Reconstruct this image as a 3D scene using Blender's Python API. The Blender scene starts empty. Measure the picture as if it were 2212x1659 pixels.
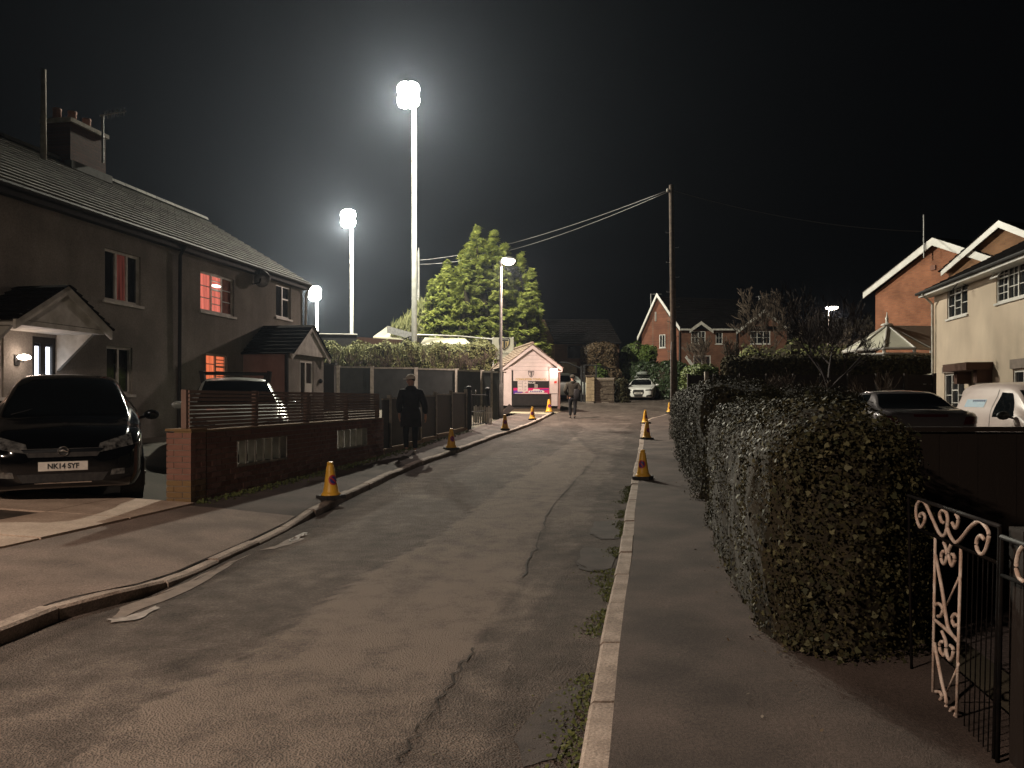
import bpy, math, random
import numpy as np
from mathutils import Vector, Matrix, noise
from mathutils.bvhtree import BVHTree
random.seed(7); RNG = np.random.default_rng(7)
sc = bpy.context.scene
COL = sc.collection
PI = math.pi
R = math.radians

# ------------------------------------------------------------------ camera
EYE = 1.52; FPX = 1640.0; HX = 1106.0; HY = 862.0      # measured on the photograph scaled to 2212 px
cd = bpy.data.cameras.new("camera"); cam = bpy.data.objects.new("camera", cd); COL.objects.link(cam)
cam.location = (0, 0, EYE); cam.rotation_euler = (R(90), 0, 0)
cd.sensor_width = 36.0; cd.lens = 36.0 * FPX / 2212.0
cd.shift_y = (HY - 829.5) / 2212.0
cd.clip_start = 0.05; cd.clip_end = 900
sc.camera = cam

# ------------------------------------------------------------------ night sky
w = bpy.data.worlds.new("World"); sc.world = w; w.use_nodes = True
nt = w.node_tree; nt.nodes.clear()
sky = nt.nodes.new("ShaderNodeTexSky"); sky.sky_type = 'NISHITA'; sky.sun_disc = False
sky.sun_elevation = R(-4.5); sky.sun_rotation = R(235); sky.air_density = 1.0; sky.dust_density = 0.6
bg = nt.nodes.new("ShaderNodeBackground"); bg.inputs[1].default_value = 0.012
gl = nt.nodes.new("ShaderNodeBackground"); gl.inputs[0].default_value = (0.72, 0.80, 1.0, 1); gl.inputs[1].default_value = 0.0011
ad = nt.nodes.new("ShaderNodeAddShader"); ow = nt.nodes.new("ShaderNodeOutputWorld")
nt.links.new(sky.outputs[0], bg.inputs[0]); nt.links.new(bg.outputs[0], ad.inputs[0]); nt.links.new(gl.outputs[0], ad.inputs[1])
nt.links.new(ad.outputs[0], ow.inputs[0])
sc.view_settings.view_transform = 'Standard'; sc.view_settings.look = 'None'
sc.view_settings.exposure = 0.0; sc.view_settings.gamma = 1.0; sc.view_settings.use_curve_mapping = False
sc.render.engine = 'CYCLES'
cy = sc.cycles
cy.use_denoising = True
try: cy.denoiser = 'OPENIMAGEDENOISE'
except Exception: pass
cy.max_bounces = 4; cy.diffuse_bounces = 2; cy.glossy_bounces = 3; cy.transmission_bounces = 3; cy.volume_bounces = 0
cy.transparent_max_bounces = 6; cy.sample_clamp_indirect = 3.0
cy.use_light_tree = True

# lamp powers (watts), all lamps stand in their own builders below
FLOOD_W = 28500.0
STREET_W = 1450.0
NEAR_W = 1150.0
KIOSK_W = 20.0
PORCH_W = 5.0
HAZE_D = 0.00026

# ------------------------------------------------------------------ ground shape
PY = [-60, 8, 11.4, 14, 18, 22, 25, 28, 31, 33.5, 36, 40, 44, 48, 60, 90, 400]
PZ = [0.0, 0.0, .03, .075, .17, .28, .375, .49, .62, .735, .86, 1.06, 1.26, 1.43, 1.85, 2.2, 2.2]
def prof(y): return float(np.interp(y, PY, PZ))
def ray_z(px, py, y): return EYE + (HY - py) / FPX * y
def P3(px, py, y): return Vector(((px - HX) / FPX * y, y, ray_z(px, py, y)))
def G(px, py, off=0.0):
    """ground point seen at a pixel of the photograph"""
    lo, hi = 1.0, 150.0
    f = lambda y: ray_z(px, py, y) - prof(y) - off
    y = 1.0
    while y < 150 and f(y) > 0: y += 0.25
    lo, hi = y - .25, y
    for _ in range(30):
        m = (lo + hi) / 2
        if f(m) > 0: lo = m
        else: hi = m
    return Vector(((px - HX) / FPX * hi, hi, prof(hi) + off))
KL_PX = [(0,1360),(167,1295),(316,1263),(446,1206),(557,1158),(706,1087),(737,1071),(843,1023),(922,991),(1001,965),(1070,939),(1094,932),(1154,911),(1193,891)]
KR_PX = [(1247,1655),(1288,1419),(1315,1287),(1337,1202),(1352,1097),(1365,1033),(1380,962),(1385,926),(1387,912),(1402,904),(1438,895)]
KL = [G(a, b, .10) for a, b in KL_PX]; KR = [G(a, b, .05) for a, b in KR_PX]
KL = sorted(KL, key=lambda v: v.y); KR = sorted(KR, key=lambda v: v.y)
kly = [-40, 0] + [v.y for v in KL] + [37.5, 60, 400]
klx = [KL[0].x - .15 * (KL[0].y + 40), KL[0].x - .14 * KL[0].y] + [v.x for v in KL] + [2.5, 3.6, 20]
kry = [-40] + [v.y for v in KR] + [36, 60, 400]
krx = [KR[0].x - .18 * (KR[0].y + 40)] + [v.x for v in KR] + [13, 16, 60]
def KLx(y): return float(np.interp(y, kly, klx))
def KRx(y): return float(np.interp(y, kry, krx))
YL_END = KL[-1].y; YR_END = KR[-1].y
def lift(y):                                    # pavement step fades out where the left kerb ends
    return 0.10 * max(0.0, min(1.0, (YL_END + 1.0 - y) / 1.0))
def kerb_lift(y):                               # dropped kerb by the driveway
    z = lift(y)
    d = abs(y - 7.7)
    f = max(0.0, min(1.0, (2.0 - d) / .7))
    return z - 0.055 * f * (z / .1 if z > 0 else 0)
def H(x, y):
    b = prof(y); kl, kr = KLx(y), KRx(y)
    if x < kl:
        u = kl - x
        return b + kerb_lift(y) + (lift(y) - kerb_lift(y)) * min(1, u / 1.0) + min(.075 * max(0, u - .1), .42) * (1 if y < 30 else max(.3, 1 - (y - 30) / 6))
    if x > kr:
        return b + (.05 if y < YR_END else 0) + min(.03 * (x - kr), .1)
    return b
SA = R(10.3)
U = Vector((math.sin(SA), math.cos(SA), 0)); RT = Vector((math.cos(SA), -math.sin(SA), 0))

# ------------------------------------------------------------------ mesh builder
class MB:
    def __init__(s): s.v = []; s.f = []
    def add(s, vs, fs):
        n = len(s.v); s.v += [tuple(v) for v in vs]; s.f += [tuple(i + n for i in f) for f in fs]; return s
    def box(s, x0, x1, y0, y1, z0, z1, T=None):
        vs = [(x, y, z) for z in (z0, z1) for y in (y0, y1) for x in (x0, x1)]
        if T: vs = [T(*v) for v in vs]
        return s.add(vs, [(0,2,3,1),(4,5,7,6),(0,1,5,4),(2,6,7,3),(0,4,6,2),(1,3,7,5)])
    def cbox(s, x0, x1, y0, y1, z0, z1, c=.01, T=None):
        """box with chamfered upper edges"""
        vs = [(x0,y0,z0),(x1,y0,z0),(x1,y1,z0),(x0,y1,z0),(x0,y0,z1-c),(x1,y0,z1-c),(x1,y1,z1-c),(x0,y1,z1-c),
              (x0+c,y0+c,z1),(x1-c,y0+c,z1),(x1-c,y1-c,z1),(x0+c,y1-c,z1)]
        if T: vs = [T(*v) for v in vs]
        return s.add(vs, [(3,2,1,0),(0,1,5,4),(1,2,6,5),(2,3,7,6),(3,0,4,7),(4,5,9,8),(5,6,10,9),(6,7,11,10),(7,4,8,11),(8,9,10,11)])
    def prism(s, poly, a0, a1, T):
        """poly of (p,q); T(p,q,a) -> world; extruded a0..a1"""
        n = len(poly)
        vs = [T(p, q, a0) for p, q in poly] + [T(p, q, a1) for p, q in poly]
        fs = [tuple(range(n - 1, -1, -1)), tuple(range(n, 2 * n))] + [(i, (i + 1) % n, n + (i + 1) % n, n + i) for i in range(n)]
        return s.add(vs, fs)
    def tube(s, pts, r, n=8, cap=True):
        pts = [Vector(p) for p in pts]
        if not isinstance(r, (list, tuple)): r = [r] * len(pts)
        rings = []; ref = None
        for i, p in enumerate(pts):
            d = (pts[min(i + 1, len(pts) - 1)] - pts[max(i - 1, 0)])
            if d.length < 1e-9: d = Vector((0, 0, 1))
            d.normalize()
            if ref is None: ref = Vector((0, 0, 1)) if abs(d.z) < .9 else Vector((1, 0, 0))
            a = d.cross(ref);
            if a.length < 1e-6: a = d.cross(Vector((0, 1, 0)))
            a.normalize(); b = d.cross(a).normalized(); ref = a.cross(d) * -1 if False else ref
            rings.append([p + (a * math.cos(2 * PI * k / n) + b * math.sin(2 * PI * k / n)) * r[i] for k in range(n)])
        vs = [v for q in rings for v in q]; fs = []
        for i in range(len(pts) - 1):
            for k in range(n):
                fs.append((i * n + k, i * n + (k + 1) % n, (i + 1) * n + (k + 1) % n, (i + 1) * n + k))
        if cap: fs += [tuple(range(n - 1, -1, -1)), tuple((len(pts) - 1) * n + k for k in range(n))]
        return s.add(vs, fs)
    def lathe(s, prof_, n=16, c=(0, 0, 0), axis='z'):
        c = Vector(c); vs = []; fs = []
        for r_, z in prof_:
            for k in range(n):
                a = 2 * PI * k / n
                q = Vector((r_ * math.cos(a), r_ * math.sin(a), z))
                if axis == 'x': q = Vector((z, q.x, q.y))
                if axis == 'y': q = Vector((q.x, z, q.y))
                vs.append(c + q)
        m = len(prof_)
        for i in range(m - 1):
            for k in range(n): fs.append((i * n + k, i * n + (k + 1) % n, (i + 1) * n + (k + 1) % n, (i + 1) * n + k))
        fs += [tuple(range(n - 1, -1, -1)), tuple((m - 1) * n + k for k in range(n))]
        return s.add(vs, fs)
    def grid(s, fn, nu, nv):
        vs = [fn(i / nu, j / nv) for i in range(nu + 1) for j in range(nv + 1)]
        fs = [(i * (nv + 1) + j, (i + 1) * (nv + 1) + j, (i + 1) * (nv + 1) + j + 1, i * (nv + 1) + j + 1) for i in range(nu) for j in range(nv)]
        return s.add(vs, fs)

ORIG = {}
def link(name, me, mat=None, parent=None, world=True, smooth=False, kind=None):
    o = bpy.data.objects.new(name, me); COL.objects.link(o)
    if mat: me.materials.append(mat)
    if parent: o.parent = parent
    if smooth:
        me.polygons.foreach_set('use_smooth', [True] * len(me.polygons))
    if kind: o["kind"] = kind
    ORIG[o.name] = ORIG.get(parent.name, Vector((0, 0, 0))) if parent else Vector((0, 0, 0))
    return o
def build(name, mb, mat, parent=None, world=True, smooth=False, kind=None, autosm=None):
    me = bpy.data.meshes.new(name)
    vs = mb.v
    if parent is not None and world:
        og = ORIG.get(parent.name, Vector((0, 0, 0)))
        vs = [(v[0] - og.x, v[1] - og.y, v[2] - og.z) for v in vs]
    me.from_pydata([tuple(v) for v in vs], [], mb.f); me.update()
    o = link(name, me, mat, parent, world, smooth or autosm is not None, kind)
    if autosm is not None:
        for e in (): pass
        try: me.set_sharp_from_angle(angle=R(autosm))
        except Exception: pass
    return o
def thing(name, label, cat, loc=(0, 0, 0), rz=0.0, group=None):
    o = bpy.data.objects.new(name, None); COL.objects.link(o)
    o.empty_display_size = .2
    o.location = loc; o.rotation_euler = (0, 0, rz)
    o["label"] = label; o["category"] = cat
    if group: o["group"] = group
    ORIG[o.name] = Vector(loc)
    return o
def tag(o, label=None, cat=None, group=None, kind=None):
    if label: o["label"] = label
    if cat: o["category"] = cat
    if group: o["group"] = group
    if kind: o["kind"] = kind
    return o
def copy_tree(o, parent=None):
    c = o.copy(); COL.objects.link(c)
    if parent: c.parent = parent
    for ch in list(o.children): copy_tree(ch, c)
    return c

# ------------------------------------------------------------------ materials
def M(name, c1, c2=None, scale=4.0, rough=.8, bump=0.0, bscale=60.0, metal=0.0, spec=.4, island=False, coat=0.0, detail=5, contrast=(.35, .65), rough2=None):
    m = bpy.data.materials.new(name); m.use_nodes = True; n = m.node_tree; b = n.nodes["Principled BSDF"]
    b.inputs["Roughness"].default_value = rough; b.inputs["Metallic"].default_value = metal
    b.inputs["Specular IOR Level"].default_value = spec; b.inputs["Coat Weight"].default_value = coat
    b.inputs["Coat Roughness"].default_value = .08
    b.inputs["Base Color"].default_value = (*c1, 1)
    tc = n.nodes.new("ShaderNodeTexCoord")
    if c2 is not None:
        nz = n.nodes.new("ShaderNodeTexNoise"); nz.inputs["Scale"].default_value = scale; nz.inputs["Detail"].default_value = detail
        n.links.new(tc.outputs["Object"], nz.inputs["Vector"])
        rp = n.nodes.new("ShaderNodeValToRGB"); rp.color_ramp.elements[0].position = contrast[0]; rp.color_ramp.elements[1].position = contrast[1]
        rp.color_ramp.elements[0].color = (*c1, 1); rp.color_ramp.elements[1].color = (*c2, 1)
        if island:
            g = n.nodes.new("ShaderNodeNewGeometry"); mx = n.nodes.new("ShaderNodeMix"); mx.data_type = 'FLOAT'; mx.inputs[0].default_value = .6
            n.links.new(nz.outputs[0], mx.inputs[2]); n.links.new(g.outputs["Random Per Island"], mx.inputs[3])
            n.links.new(mx.outputs[0], rp.inputs[0])
            rp.color_ramp.elements[0].position = .15; rp.color_ramp.elements[1].position = .9
        else:
            n.links.new(nz.outputs[0], rp.inputs[0])
        n.links.new(rp.outputs[0], b.inputs["Base Color"])
        if rough2 is not None:
            mr = n.nodes.new("ShaderNodeMapRange"); mr.inputs[3].default_value = rough; mr.inputs[4].default_value = rough2
            n.links.new(nz.outputs[0], mr.inputs[0]); n.links.new(mr.outputs[0], b.inputs["Roughness"])
    if bump:
        n2 = n.nodes.new("ShaderNodeTexNoise"); n2.inputs["Scale"].default_value = bscale; n2.inputs["Detail"].default_value = 4
        n.links.new(tc.outputs["Object"], n2.inputs["Vector"])
        bp = n.nodes.new("ShaderNodeBump"); bp.inputs["Strength"].default_value = bump; bp.inputs["Distance"].default_value = .01
        n.links.new(n2.outputs[0], bp.inputs["Height"]); n.links.new(bp.outputs[0], b.inputs["Normal"])
    return m
def speckle(m, scale=70, lo=.6, hi=1.35):
    n = m.node_tree; b = n.nodes["Principled BSDF"]; src = b.inputs["Base Color"].links[0].from_socket
    tc = n.nodes.new("ShaderNodeTexCoord"); nz = n.nodes.new("ShaderNodeTexNoise"); nz.inputs["Scale"].default_value = scale; nz.inputs["Detail"].default_value = 5; nz.inputs["Roughness"].default_value = .75
    mr = n.nodes.new("ShaderNodeMapRange"); mr.inputs[1].default_value = .35; mr.inputs[2].default_value = .65; mr.inputs[3].default_value = lo; mr.inputs[4].default_value = hi
    sc_ = n.nodes.new("ShaderNodeVectorMath"); sc_.operation = 'SCALE'
    n.links.new(tc.outputs["Object"], nz.inputs["Vector"]); n.links.new(nz.outputs[0], mr.inputs[0]); n.links.new(src, sc_.inputs[0]); n.links.new(mr.outputs[0], sc_.inputs[3]); n.links.new(sc_.outputs[0], b.inputs["Base Color"])
    return m
def EM(name, c, s, fold=0.0, fscale=14.0):
    m = bpy.data.materials.new(name); m.use_nodes = True; n = m.node_tree; n.nodes.clear()
    e = n.nodes.new("ShaderNodeEmission"); e.inputs[0].default_value = (*c, 1); e.inputs[1].default_value = s
    o = n.nodes.new("ShaderNodeOutputMaterial"); n.links.new(e.outputs[0], o.inputs[0])
    if fold:
        tc = n.nodes.new("ShaderNodeTexCoord"); mp = n.nodes.new("ShaderNodeMapping"); mp.inputs["Scale"].default_value = (1, 1, .06)
        nz = n.nodes.new("ShaderNodeTexNoise"); nz.inputs["Scale"].default_value = fscale; nz.inputs["Detail"].default_value = 3
        mr = n.nodes.new("ShaderNodeMapRange"); mr.inputs[1].default_value = .3; mr.inputs[2].default_value = .7
        mr.inputs[3].default_value = s * (1 - fold); mr.inputs[4].default_value = s * (1 + fold * .4)
        n.links.new(tc.outputs["Object"], mp.inputs[0]); n.links.new(mp.outputs[0], nz.inputs["Vector"])
        n.links.new(nz.outputs[0], mr.inputs[0]); n.links.new(mr.outputs[0], e.inputs[1])
    return m
def BRICK(name, c1, c2, mortar, rough=.85, dirv=(1, 0, 0), bw=.225, bh=.075):
    """brick bond on a vertical wall whose horizontal direction is dirv"""
    m = bpy.data.materials.new(name); m.use_nodes = True; n = m.node_tree; b = n.nodes["Principled BSDF"]
    b.inputs["Roughness"].default_value = rough; b.inputs["Specular IOR Level"].default_value = .25
    tc = n.nodes.new("ShaderNodeTexCoord")
    dt = n.nodes.new("ShaderNodeVectorMath"); dt.operation = 'DOT_PRODUCT'; dt.inputs[1].default_value = dirv
    sp = n.nodes.new("ShaderNodeSeparateXYZ"); cb = n.nodes.new("ShaderNodeCombineXYZ")
    n.links.new(tc.outputs["Object"], dt.inputs[0]); n.links.new(tc.outputs["Object"], sp.inputs[0])
    n.links.new(dt.outputs["Value"], cb.inputs[0]); n.links.new(sp.outputs[2], cb.inputs[1])
    br = n.nodes.new("ShaderNodeTexBrick"); br.inputs["Scale"].default_value = 1; br.inputs["Brick Width"].default_value = bw; br.inputs["Row Height"].default_value = bh
    br.inputs["Mortar Size"].default_value = .006; br.inputs["Mortar Smooth"].default_value = .3; br.inputs["Bias"].default_value = 0
    br.inputs["Color1"].default_value = (*c1, 1); br.inputs["Color2"].default_value = (*c2, 1); br.inputs["Mortar"].default_value = (*mortar, 1)
    n.links.new(cb.outputs[0], br.inputs["Vector"])
    nz = n.nodes.new("ShaderNodeTexNoise"); nz.inputs["Scale"].default_value = 1.3; nz.inputs["Detail"].default_value = 6
    n.links.new(tc.outputs["Object"], nz.inputs["Vector"])
    mr = n.nodes.new("ShaderNodeMapRange"); mr.inputs[1].default_value = .3; mr.inputs[2].default_value = .7; mr.inputs[3].default_value = .7; mr.inputs[4].default_value = 1.2
    n.links.new(nz.outputs[0], mr.inputs[0])
    mx = n.nodes.new("ShaderNodeVectorMath"); mx.operation = 'SCALE'
    n.links.new(br.outputs["Color"], mx.inputs[0]); n.links.new(mr.outputs[0], mx.inputs[3]); n.links.new(mx.outputs[0], b.inputs["Base Color"])
    bp = n.nodes.new("ShaderNodeBump"); bp.inputs["Strength"].default_value = .6; bp.inputs["Distance"].default_value = .008; bp.invert = True
    n.links.new(br.outputs["Fac"], bp.inputs["Height"]); n.links.new(bp.outputs[0], b.inputs["Normal"])
    return m

m_white = M("white_upvc", (.72, .70, .66), (.58, .57, .53), 3, .35, spec=.5)
m_offwhite = M("weathered_white_paint", (.62, .60, .55), (.42, .40, .35), 5, .6, .15, 40)
m_black = M("black_painted_metal", (.010, .010, .011), (.02, .019, .018), 8, .65, .1, 80)
m_blackplastic = M("black_plastic", (.014, .014, .015), (.025, .024, .023), 10, .55)
m_rubber = M("rubber", (.018, .017, .017), (.035, .032, .03), 20, .85, .2, 90)
m_glass = M("dark_window_glass", (.012, .014, .016), (.03, .03, .032), 1.5, .06, spec=.6)
m_carglass = M("car_glass", (.004, .005, .006), None, rough=.04, spec=.5)
m_chrome = M("chrome", (.75, .75, .75), None, rough=.12, metal=1)
m_steel = M("galvanised_steel", (.38, .38, .37), (.25, .25, .25), 9, .42, .1, 60, metal=.6)
m_concrete = M("pale_concrete", (.36, .33, .28), (.22, .20, .17), 7, .9, .4, 70)
m_kerb = M("kerb_concrete", (.36, .29, .24), (.20, .155, .125), 5, .9, .7, 60)
m_pave = M("footway_asphalt", (.045, .034, .029), (.098, .074, .063), 1.6, .92, .8, 140, spec=.25, detail=8)
m_drive = M("crossover_asphalt", (.15, .115, .095), (.23, .175, .145), 2.2, .92, .8, 120, spec=.25, detail=8)
for _m in (m_pave, m_drive, m_kerb): speckle(_m)
def streak(m, lo=.72, hi=1.15):
    n = m.node_tree; b = n.nodes["Principled BSDF"]; src = b.inputs["Base Color"].links[0].from_socket
    tc = n.nodes.new("ShaderNodeTexCoord"); mp = n.nodes.new("ShaderNodeMapping"); mp.inputs["Scale"].default_value = (.9, .9, .35); nz = n.nodes.new("ShaderNodeTexNoise"); nz.inputs["Scale"].default_value = 1.6; nz.inputs["Detail"].default_value = 8; nz.inputs["Roughness"].default_value = .62
    mr = n.nodes.new("ShaderNodeMapRange"); mr.inputs[1].default_value = .3; mr.inputs[2].default_value = .6; mr.inputs[3].default_value = lo; mr.inputs[4].default_value = hi
    sc_ = n.nodes.new("ShaderNodeVectorMath"); sc_.operation = 'SCALE'
    n.links.new(tc.outputs["Object"], mp.inputs[0]); n.links.new(mp.outputs[0], nz.inputs["Vector"]); n.links.new(nz.outputs[0], mr.inputs[0]); n.links.new(src, sc_.inputs[0]); n.links.new(mr.outputs[0], sc_.inputs[3]); n.links.new(sc_.outputs[0], b.inputs["Base Color"])
m_slab = M("pale_paving_slab", (.50, .385, .30), (.38, .285, .22), 3.2, .9, .4, 60)
speckle(m_slab, 40, .8, 1.15)
m_soil = M("dark_soil", (.03, .022, .016), (.07, .05, .036), 6, .95, .9, 50)
m_ground = M("garden_ground", (.035, .032, .02), (.075, .062, .042), .8, .95, .8, 30)
m_moss = M("moss_and_weeds", (.045, .06, .015), (.10, .11, .03), 8, .9, .5, 50, island=True)
m_render = M("pebbledash_render", (.30, .275, .245), (.22, .20, .178), 1.1, .95, .9, 160)
m_rend2 = M("smooth_pink_render", (.32, .2, .17), (.26, .16, .135), 2, .9, .3, 60)
m_cream = M("cream_render", (.58, .48, .37), (.49, .405, .315), .9, .9, .35, 90)
speckle(m_render, 30, .8, 1.15); streak(m_render, .8, 1.1); streak(m_cream, .93, 1.03); speckle(m_cream, 25, .95, 1.04); streak(m_rend2)
m_tile = M("grey_roof_tile", (.17, .165, .14), (.075, .072, .062), 2.5, .85, .5, 40, island=True)
m_tiledark = M("dark_roof_tile", (.012, .010, .010), (.006, .005, .005), 3, .95, .4, 40, spec=.05, island=True)
m_tilebrown = M("brown_roof_tile", (.34, .26, .20), (.20, .145, .11), 3, .85, .4, 40, island=True)
m_brick = M("red_brick", (.33, .17, .125), (.15, .068, .05), 9, .9, .6, 80, island=True)
m_mortar = M("mortar", (.22, .18, .15), (.30, .25, .20), 8, .95, .6, 90)
m_wood = M("weathered_fence_wood", (.11, .052, .034), (.06, .03, .02), 7, .85, .4, 40, island=True)
m_slat = M("brown_slat_wood", (.30, .195, .155), (.17, .108, .085), 6, .8, .3, 40, island=True)
m_darkboard = M("dark_brown_board", (.022, .014, .010), (.012, .008, .006), 6, .85, .3, 40, island=True)
m_greypanel = M("grey_composite_panel", (.045, .046, .045), (.032, .033, .032), 3, .7, .2, 40)
m_pole = M("telegraph_pole_wood", (.085, .058, .04), (.04, .027, .02), 10, .9, .6, 40)
m_bark = M("bark", (.07, .05, .035), (.04, .028, .02), 9, .95, .6, 40)
m_twig = M("pale_twig_bark", (.12, .09, .066), (.06, .044, .033), 6, .9)
m_leafdark = M("privet_leaf", (.012, .013, .006), (.062, .052, .022), 1.5, .68, spec=.15, island=True)
m_leafivy = M("ivy_leaf", (.012, .017, .007), (.13, .12, .06), 2, .6, spec=.2, island=True)
m_leafbrown = M("brown_beech_leaf", (.05, .032, .016), (.13, .085, .042), 2, .7, island=True)
m_leafgreen = M("bright_green_leaf", (.05, .09, .016), (.13, .17, .035), 2, .6, island=True)
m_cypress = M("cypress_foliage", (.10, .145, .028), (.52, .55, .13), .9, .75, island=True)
def translucent(m, f=.4):
    n = m.node_tree; b = n.nodes["Principled BSDF"]; src = b.inputs["Base Color"].links[0].from_socket; out = [x for x in n.nodes if x.type == 'OUTPUT_MATERIAL'][0]
    t = n.nodes.new("ShaderNodeBsdfTranslucent"); mx = n.nodes.new("ShaderNodeMixShader"); mx.inputs[0].default_value = f
    n.links.new(src, t.inputs[0]); n.links.new(b.outputs[0], mx.inputs[1]); n.links.new(t.outputs[0], mx.inputs[2]); n.links.new(mx.outputs[0], out.inputs[0])
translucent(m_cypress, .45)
m_grassy = M("overgrown_bank_leaf", (.075, .09, .028), (.26, .26, .11), 1.4, .8, island=True)
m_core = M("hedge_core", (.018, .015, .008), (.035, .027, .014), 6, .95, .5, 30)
m_cone = M("yellow_cone_plastic", (.78, .43, .04), (.64, .34, .035), 9, .42, .05, 30)
m_conered = M("cone_sign_red", (.42, .03, .035), None, rough=.45)
m_coneblue = M("cone_sign_blue", (.03, .025, .17), None, rough=.45)
m_cloth = M("black_cloth", (.012, .011, .012), (.02, .018, .018), 8, .95, .3, 60)
m_olive = M("olive_cloth", (.012, .0105, .007), (.026, .021, .012), 5, .95, .4, 50)
m_jean = M("dark_trousers", (.006, .006, .007), (.011, .011, .012), 6, .95, .2, 60)
m_skin = M("skin", (.42, .24, .17), (.36, .2, .14), 8, .6)
m_hair = M("dark_hair", (.03, .02, .013), None, rough=.8)
m_cap = M("pale_grey_cap", (.62, .56, .48), (.5, .45, .38), 9, .9)
m_shoe = M("pale_shoe", (.45, .42, .38), (.2, .18, .17), 15, .7)
m_carblack = M("black_car_paint", (.0015, .0015, .002), None, rough=.10, spec=.3, coat=.6)
m_carsilver = M("silver_car_paint", (.42, .45, .42), None, rough=.35, metal=.25, coat=1.0)
m_cargrey = M("grey_car_paint", (.15, .135, .14), None, rough=.35, metal=.5, coat=1.0)
m_carwhite = M("white_car_paint", (.74, .74, .70), None, rough=.3, coat=.8)
m_vanwhite = M("white_van_paint", (.66, .56, .52), (.60, .50, .47), 2, .35, coat=.6)
m_carblue = M("blue_car_paint", (.05, .06, .16), None, rough=.3, coat=.8)
m_lampglass = M("headlamp_glass", (.16, .16, .155), (.02, .02, .02), 18, .06, spec=.8, metal=.3)
m_redlamp = M("tail_lamp_plastic", (.06, .008, .009), None, rough=.2, spec=.6)
m_plate = M("number_plate", (.62, .58, .52), (.5, .46, .42), 12, .5)
m_ink = M("black_ink", (.02, .02, .02), None, rough=.6)
m_gold = M("gold_letter", (.45, .30, .07), None, rough=.45)
m_hutwhite = M("painted_white_board", (.66, .57, .54), (.57, .49, .465), 2, .6, .15, 40)
m_hutblack = M("black_timber_cladding", (.010, .009, .009), (.018, .016, .015), 6, .75, .3, 40)
m_stone = M("sandstone_block", (.42, .32, .20), (.28, .205, .125), 5, .9, .8, 30, island=True)
m_darkstone = M("dark_stone", (.075, .055, .04), (.13, .10, .072), 4, .95, .9, 22, island=True)
m_magenta = M("magenta_banner", (.55, .015, .13), None, rough=.6)
m_purple = M("purple_banner", (.09, .03, .28), None, rough=.6)
m_redsign = M("red_sign", (.55, .05, .04), None, rough=.5)
m_bluesign = M("pale_blue_sign", (.24, .38, .50), (.34, .46, .54), 20, .5)
m_scroll = M("rusty_pale_wrought_iron", (.62, .52, .45), (.44, .31, .24), 22, .6, .4, 120)
m_conservroof = M("cream_polycarbonate", (.66, .65, .54), (.56, .55, .45), 2, .45)
m_sheet = M("pale_roof_sheet", (.52, .50, .36), (.42, .40, .30), 2, .5)
m_creampanel = M("cream_sign_board", (.42, .42, .34), (.36, .36, .29), 3, .6)
m_wire = M("cable_sheath", (.07, .07, .07), None, rough=.5)
e_window = EM("lit_pink_curtain", (1.0, .24, .17), .80, .45)
e_orange = EM("lit_orange_curtain", (1.0, .22, .09), .85, .35)
e_door = EM("lit_door_glass", (.86, .90, 1.0), 2.2)
e_warm = EM("warm_lit_window", (1.0, .62, .42), .55, .2)
e_bulb = EM("bulb_glow", (1.0, .78, .62), 14)
e_ceil = EM("ceiling_light_seen_inside", (1.0, .82, .72), 3.0)
e_flood = EM("floodlight_glow", (.98, .97, .88), 60)
e_street = EM("street_lamp_glow", (1.0, .86, .72), 30)
e_redglow = EM("dim_red_curtain", (1.0, .25, .18), .07, .8)

# ------------------------------------------------------------------ ground, road, pavements
def frange(a, b, st):
    n = max(1, int(round((b - a) / st))); return [a + (b - a) * i / n for i in range(n + 1)]
mb = MB()
xs = [-200, -120, -70, -40, -25] + frange(-18, 26, 1.0) + [32, 45, 80, 140, 200]; ys = [-60, -40, -25, -15] + frange(-10, 66, 1.0) + [75, 90, 120, 170, 230]
def gz(x, y):
    kl, kr = KLx(y), KRx(y); z = H(x, y)
    if kl - 2.2 < x < kr + 2.2 or (y > 30 and kl - 3 < x < 30 and y < 70): z = min(z, prof(y)) - .05
    return z - .006
nx = len(xs)
vs = [(x, y, gz(x, y)) for y in ys for x in xs]
fs = [(j * nx + i, j * nx + i + 1, (j + 1) * nx + i + 1, (j + 1) * nx + i) for j in range(len(ys) - 1) for i in range(nx - 1)]
mb.add(vs, fs)
build("ground", mb, m_ground, kind="structure", smooth=True)

# joints in the road read off the photograph
J1 = sorted([(G(a, b).y, G(a, b).x) for a, b in [(300,1540),(560,1400),(720,1290),(850,1212),(960,1150),(1080,1060),(1150,1010),(1230,955),(1262,925)]])
J2 = sorted([(G(a, b).y, G(a, b).x) for a, b in [(862,1650),(930,1545),(1000,1440),(1060,1350),(1110,1285),(1160,1180),(1185,1110),(1240,1040),(1290,985)]])
def jx(J, y): return float(np.interp(y, [a for a, b in J], [b for a, b in J]))
def fbm(x, y, z=0.0, o=4): return noise.fractal(Vector((x, y, z)), 1.0, 2.0, o)
def roadz(x, y):
    z = prof(y)
    if y < 30:
        wob = .05 * fbm(x * 2, y * 2, 1) + .03 * fbm(0, y * 6, 5)
        if x - jx(J1, y) - wob > 0: z += .004
        if x - jx(J2, y) - wob * .6 > 0: z -= .004
        z += .004 * fbm(x * 1.3, y * .8, 44)
    return z
road_me = bpy.data.meshes.new("road")
yy = frange(-14, 2.5, .5)[:-1] + frange(2.5, 12, .075)[:-1] + frange(12, 34, .22)[:-1] + frange(34, 64, 1.0)
NU = 64
vs = []; tone = []
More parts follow.
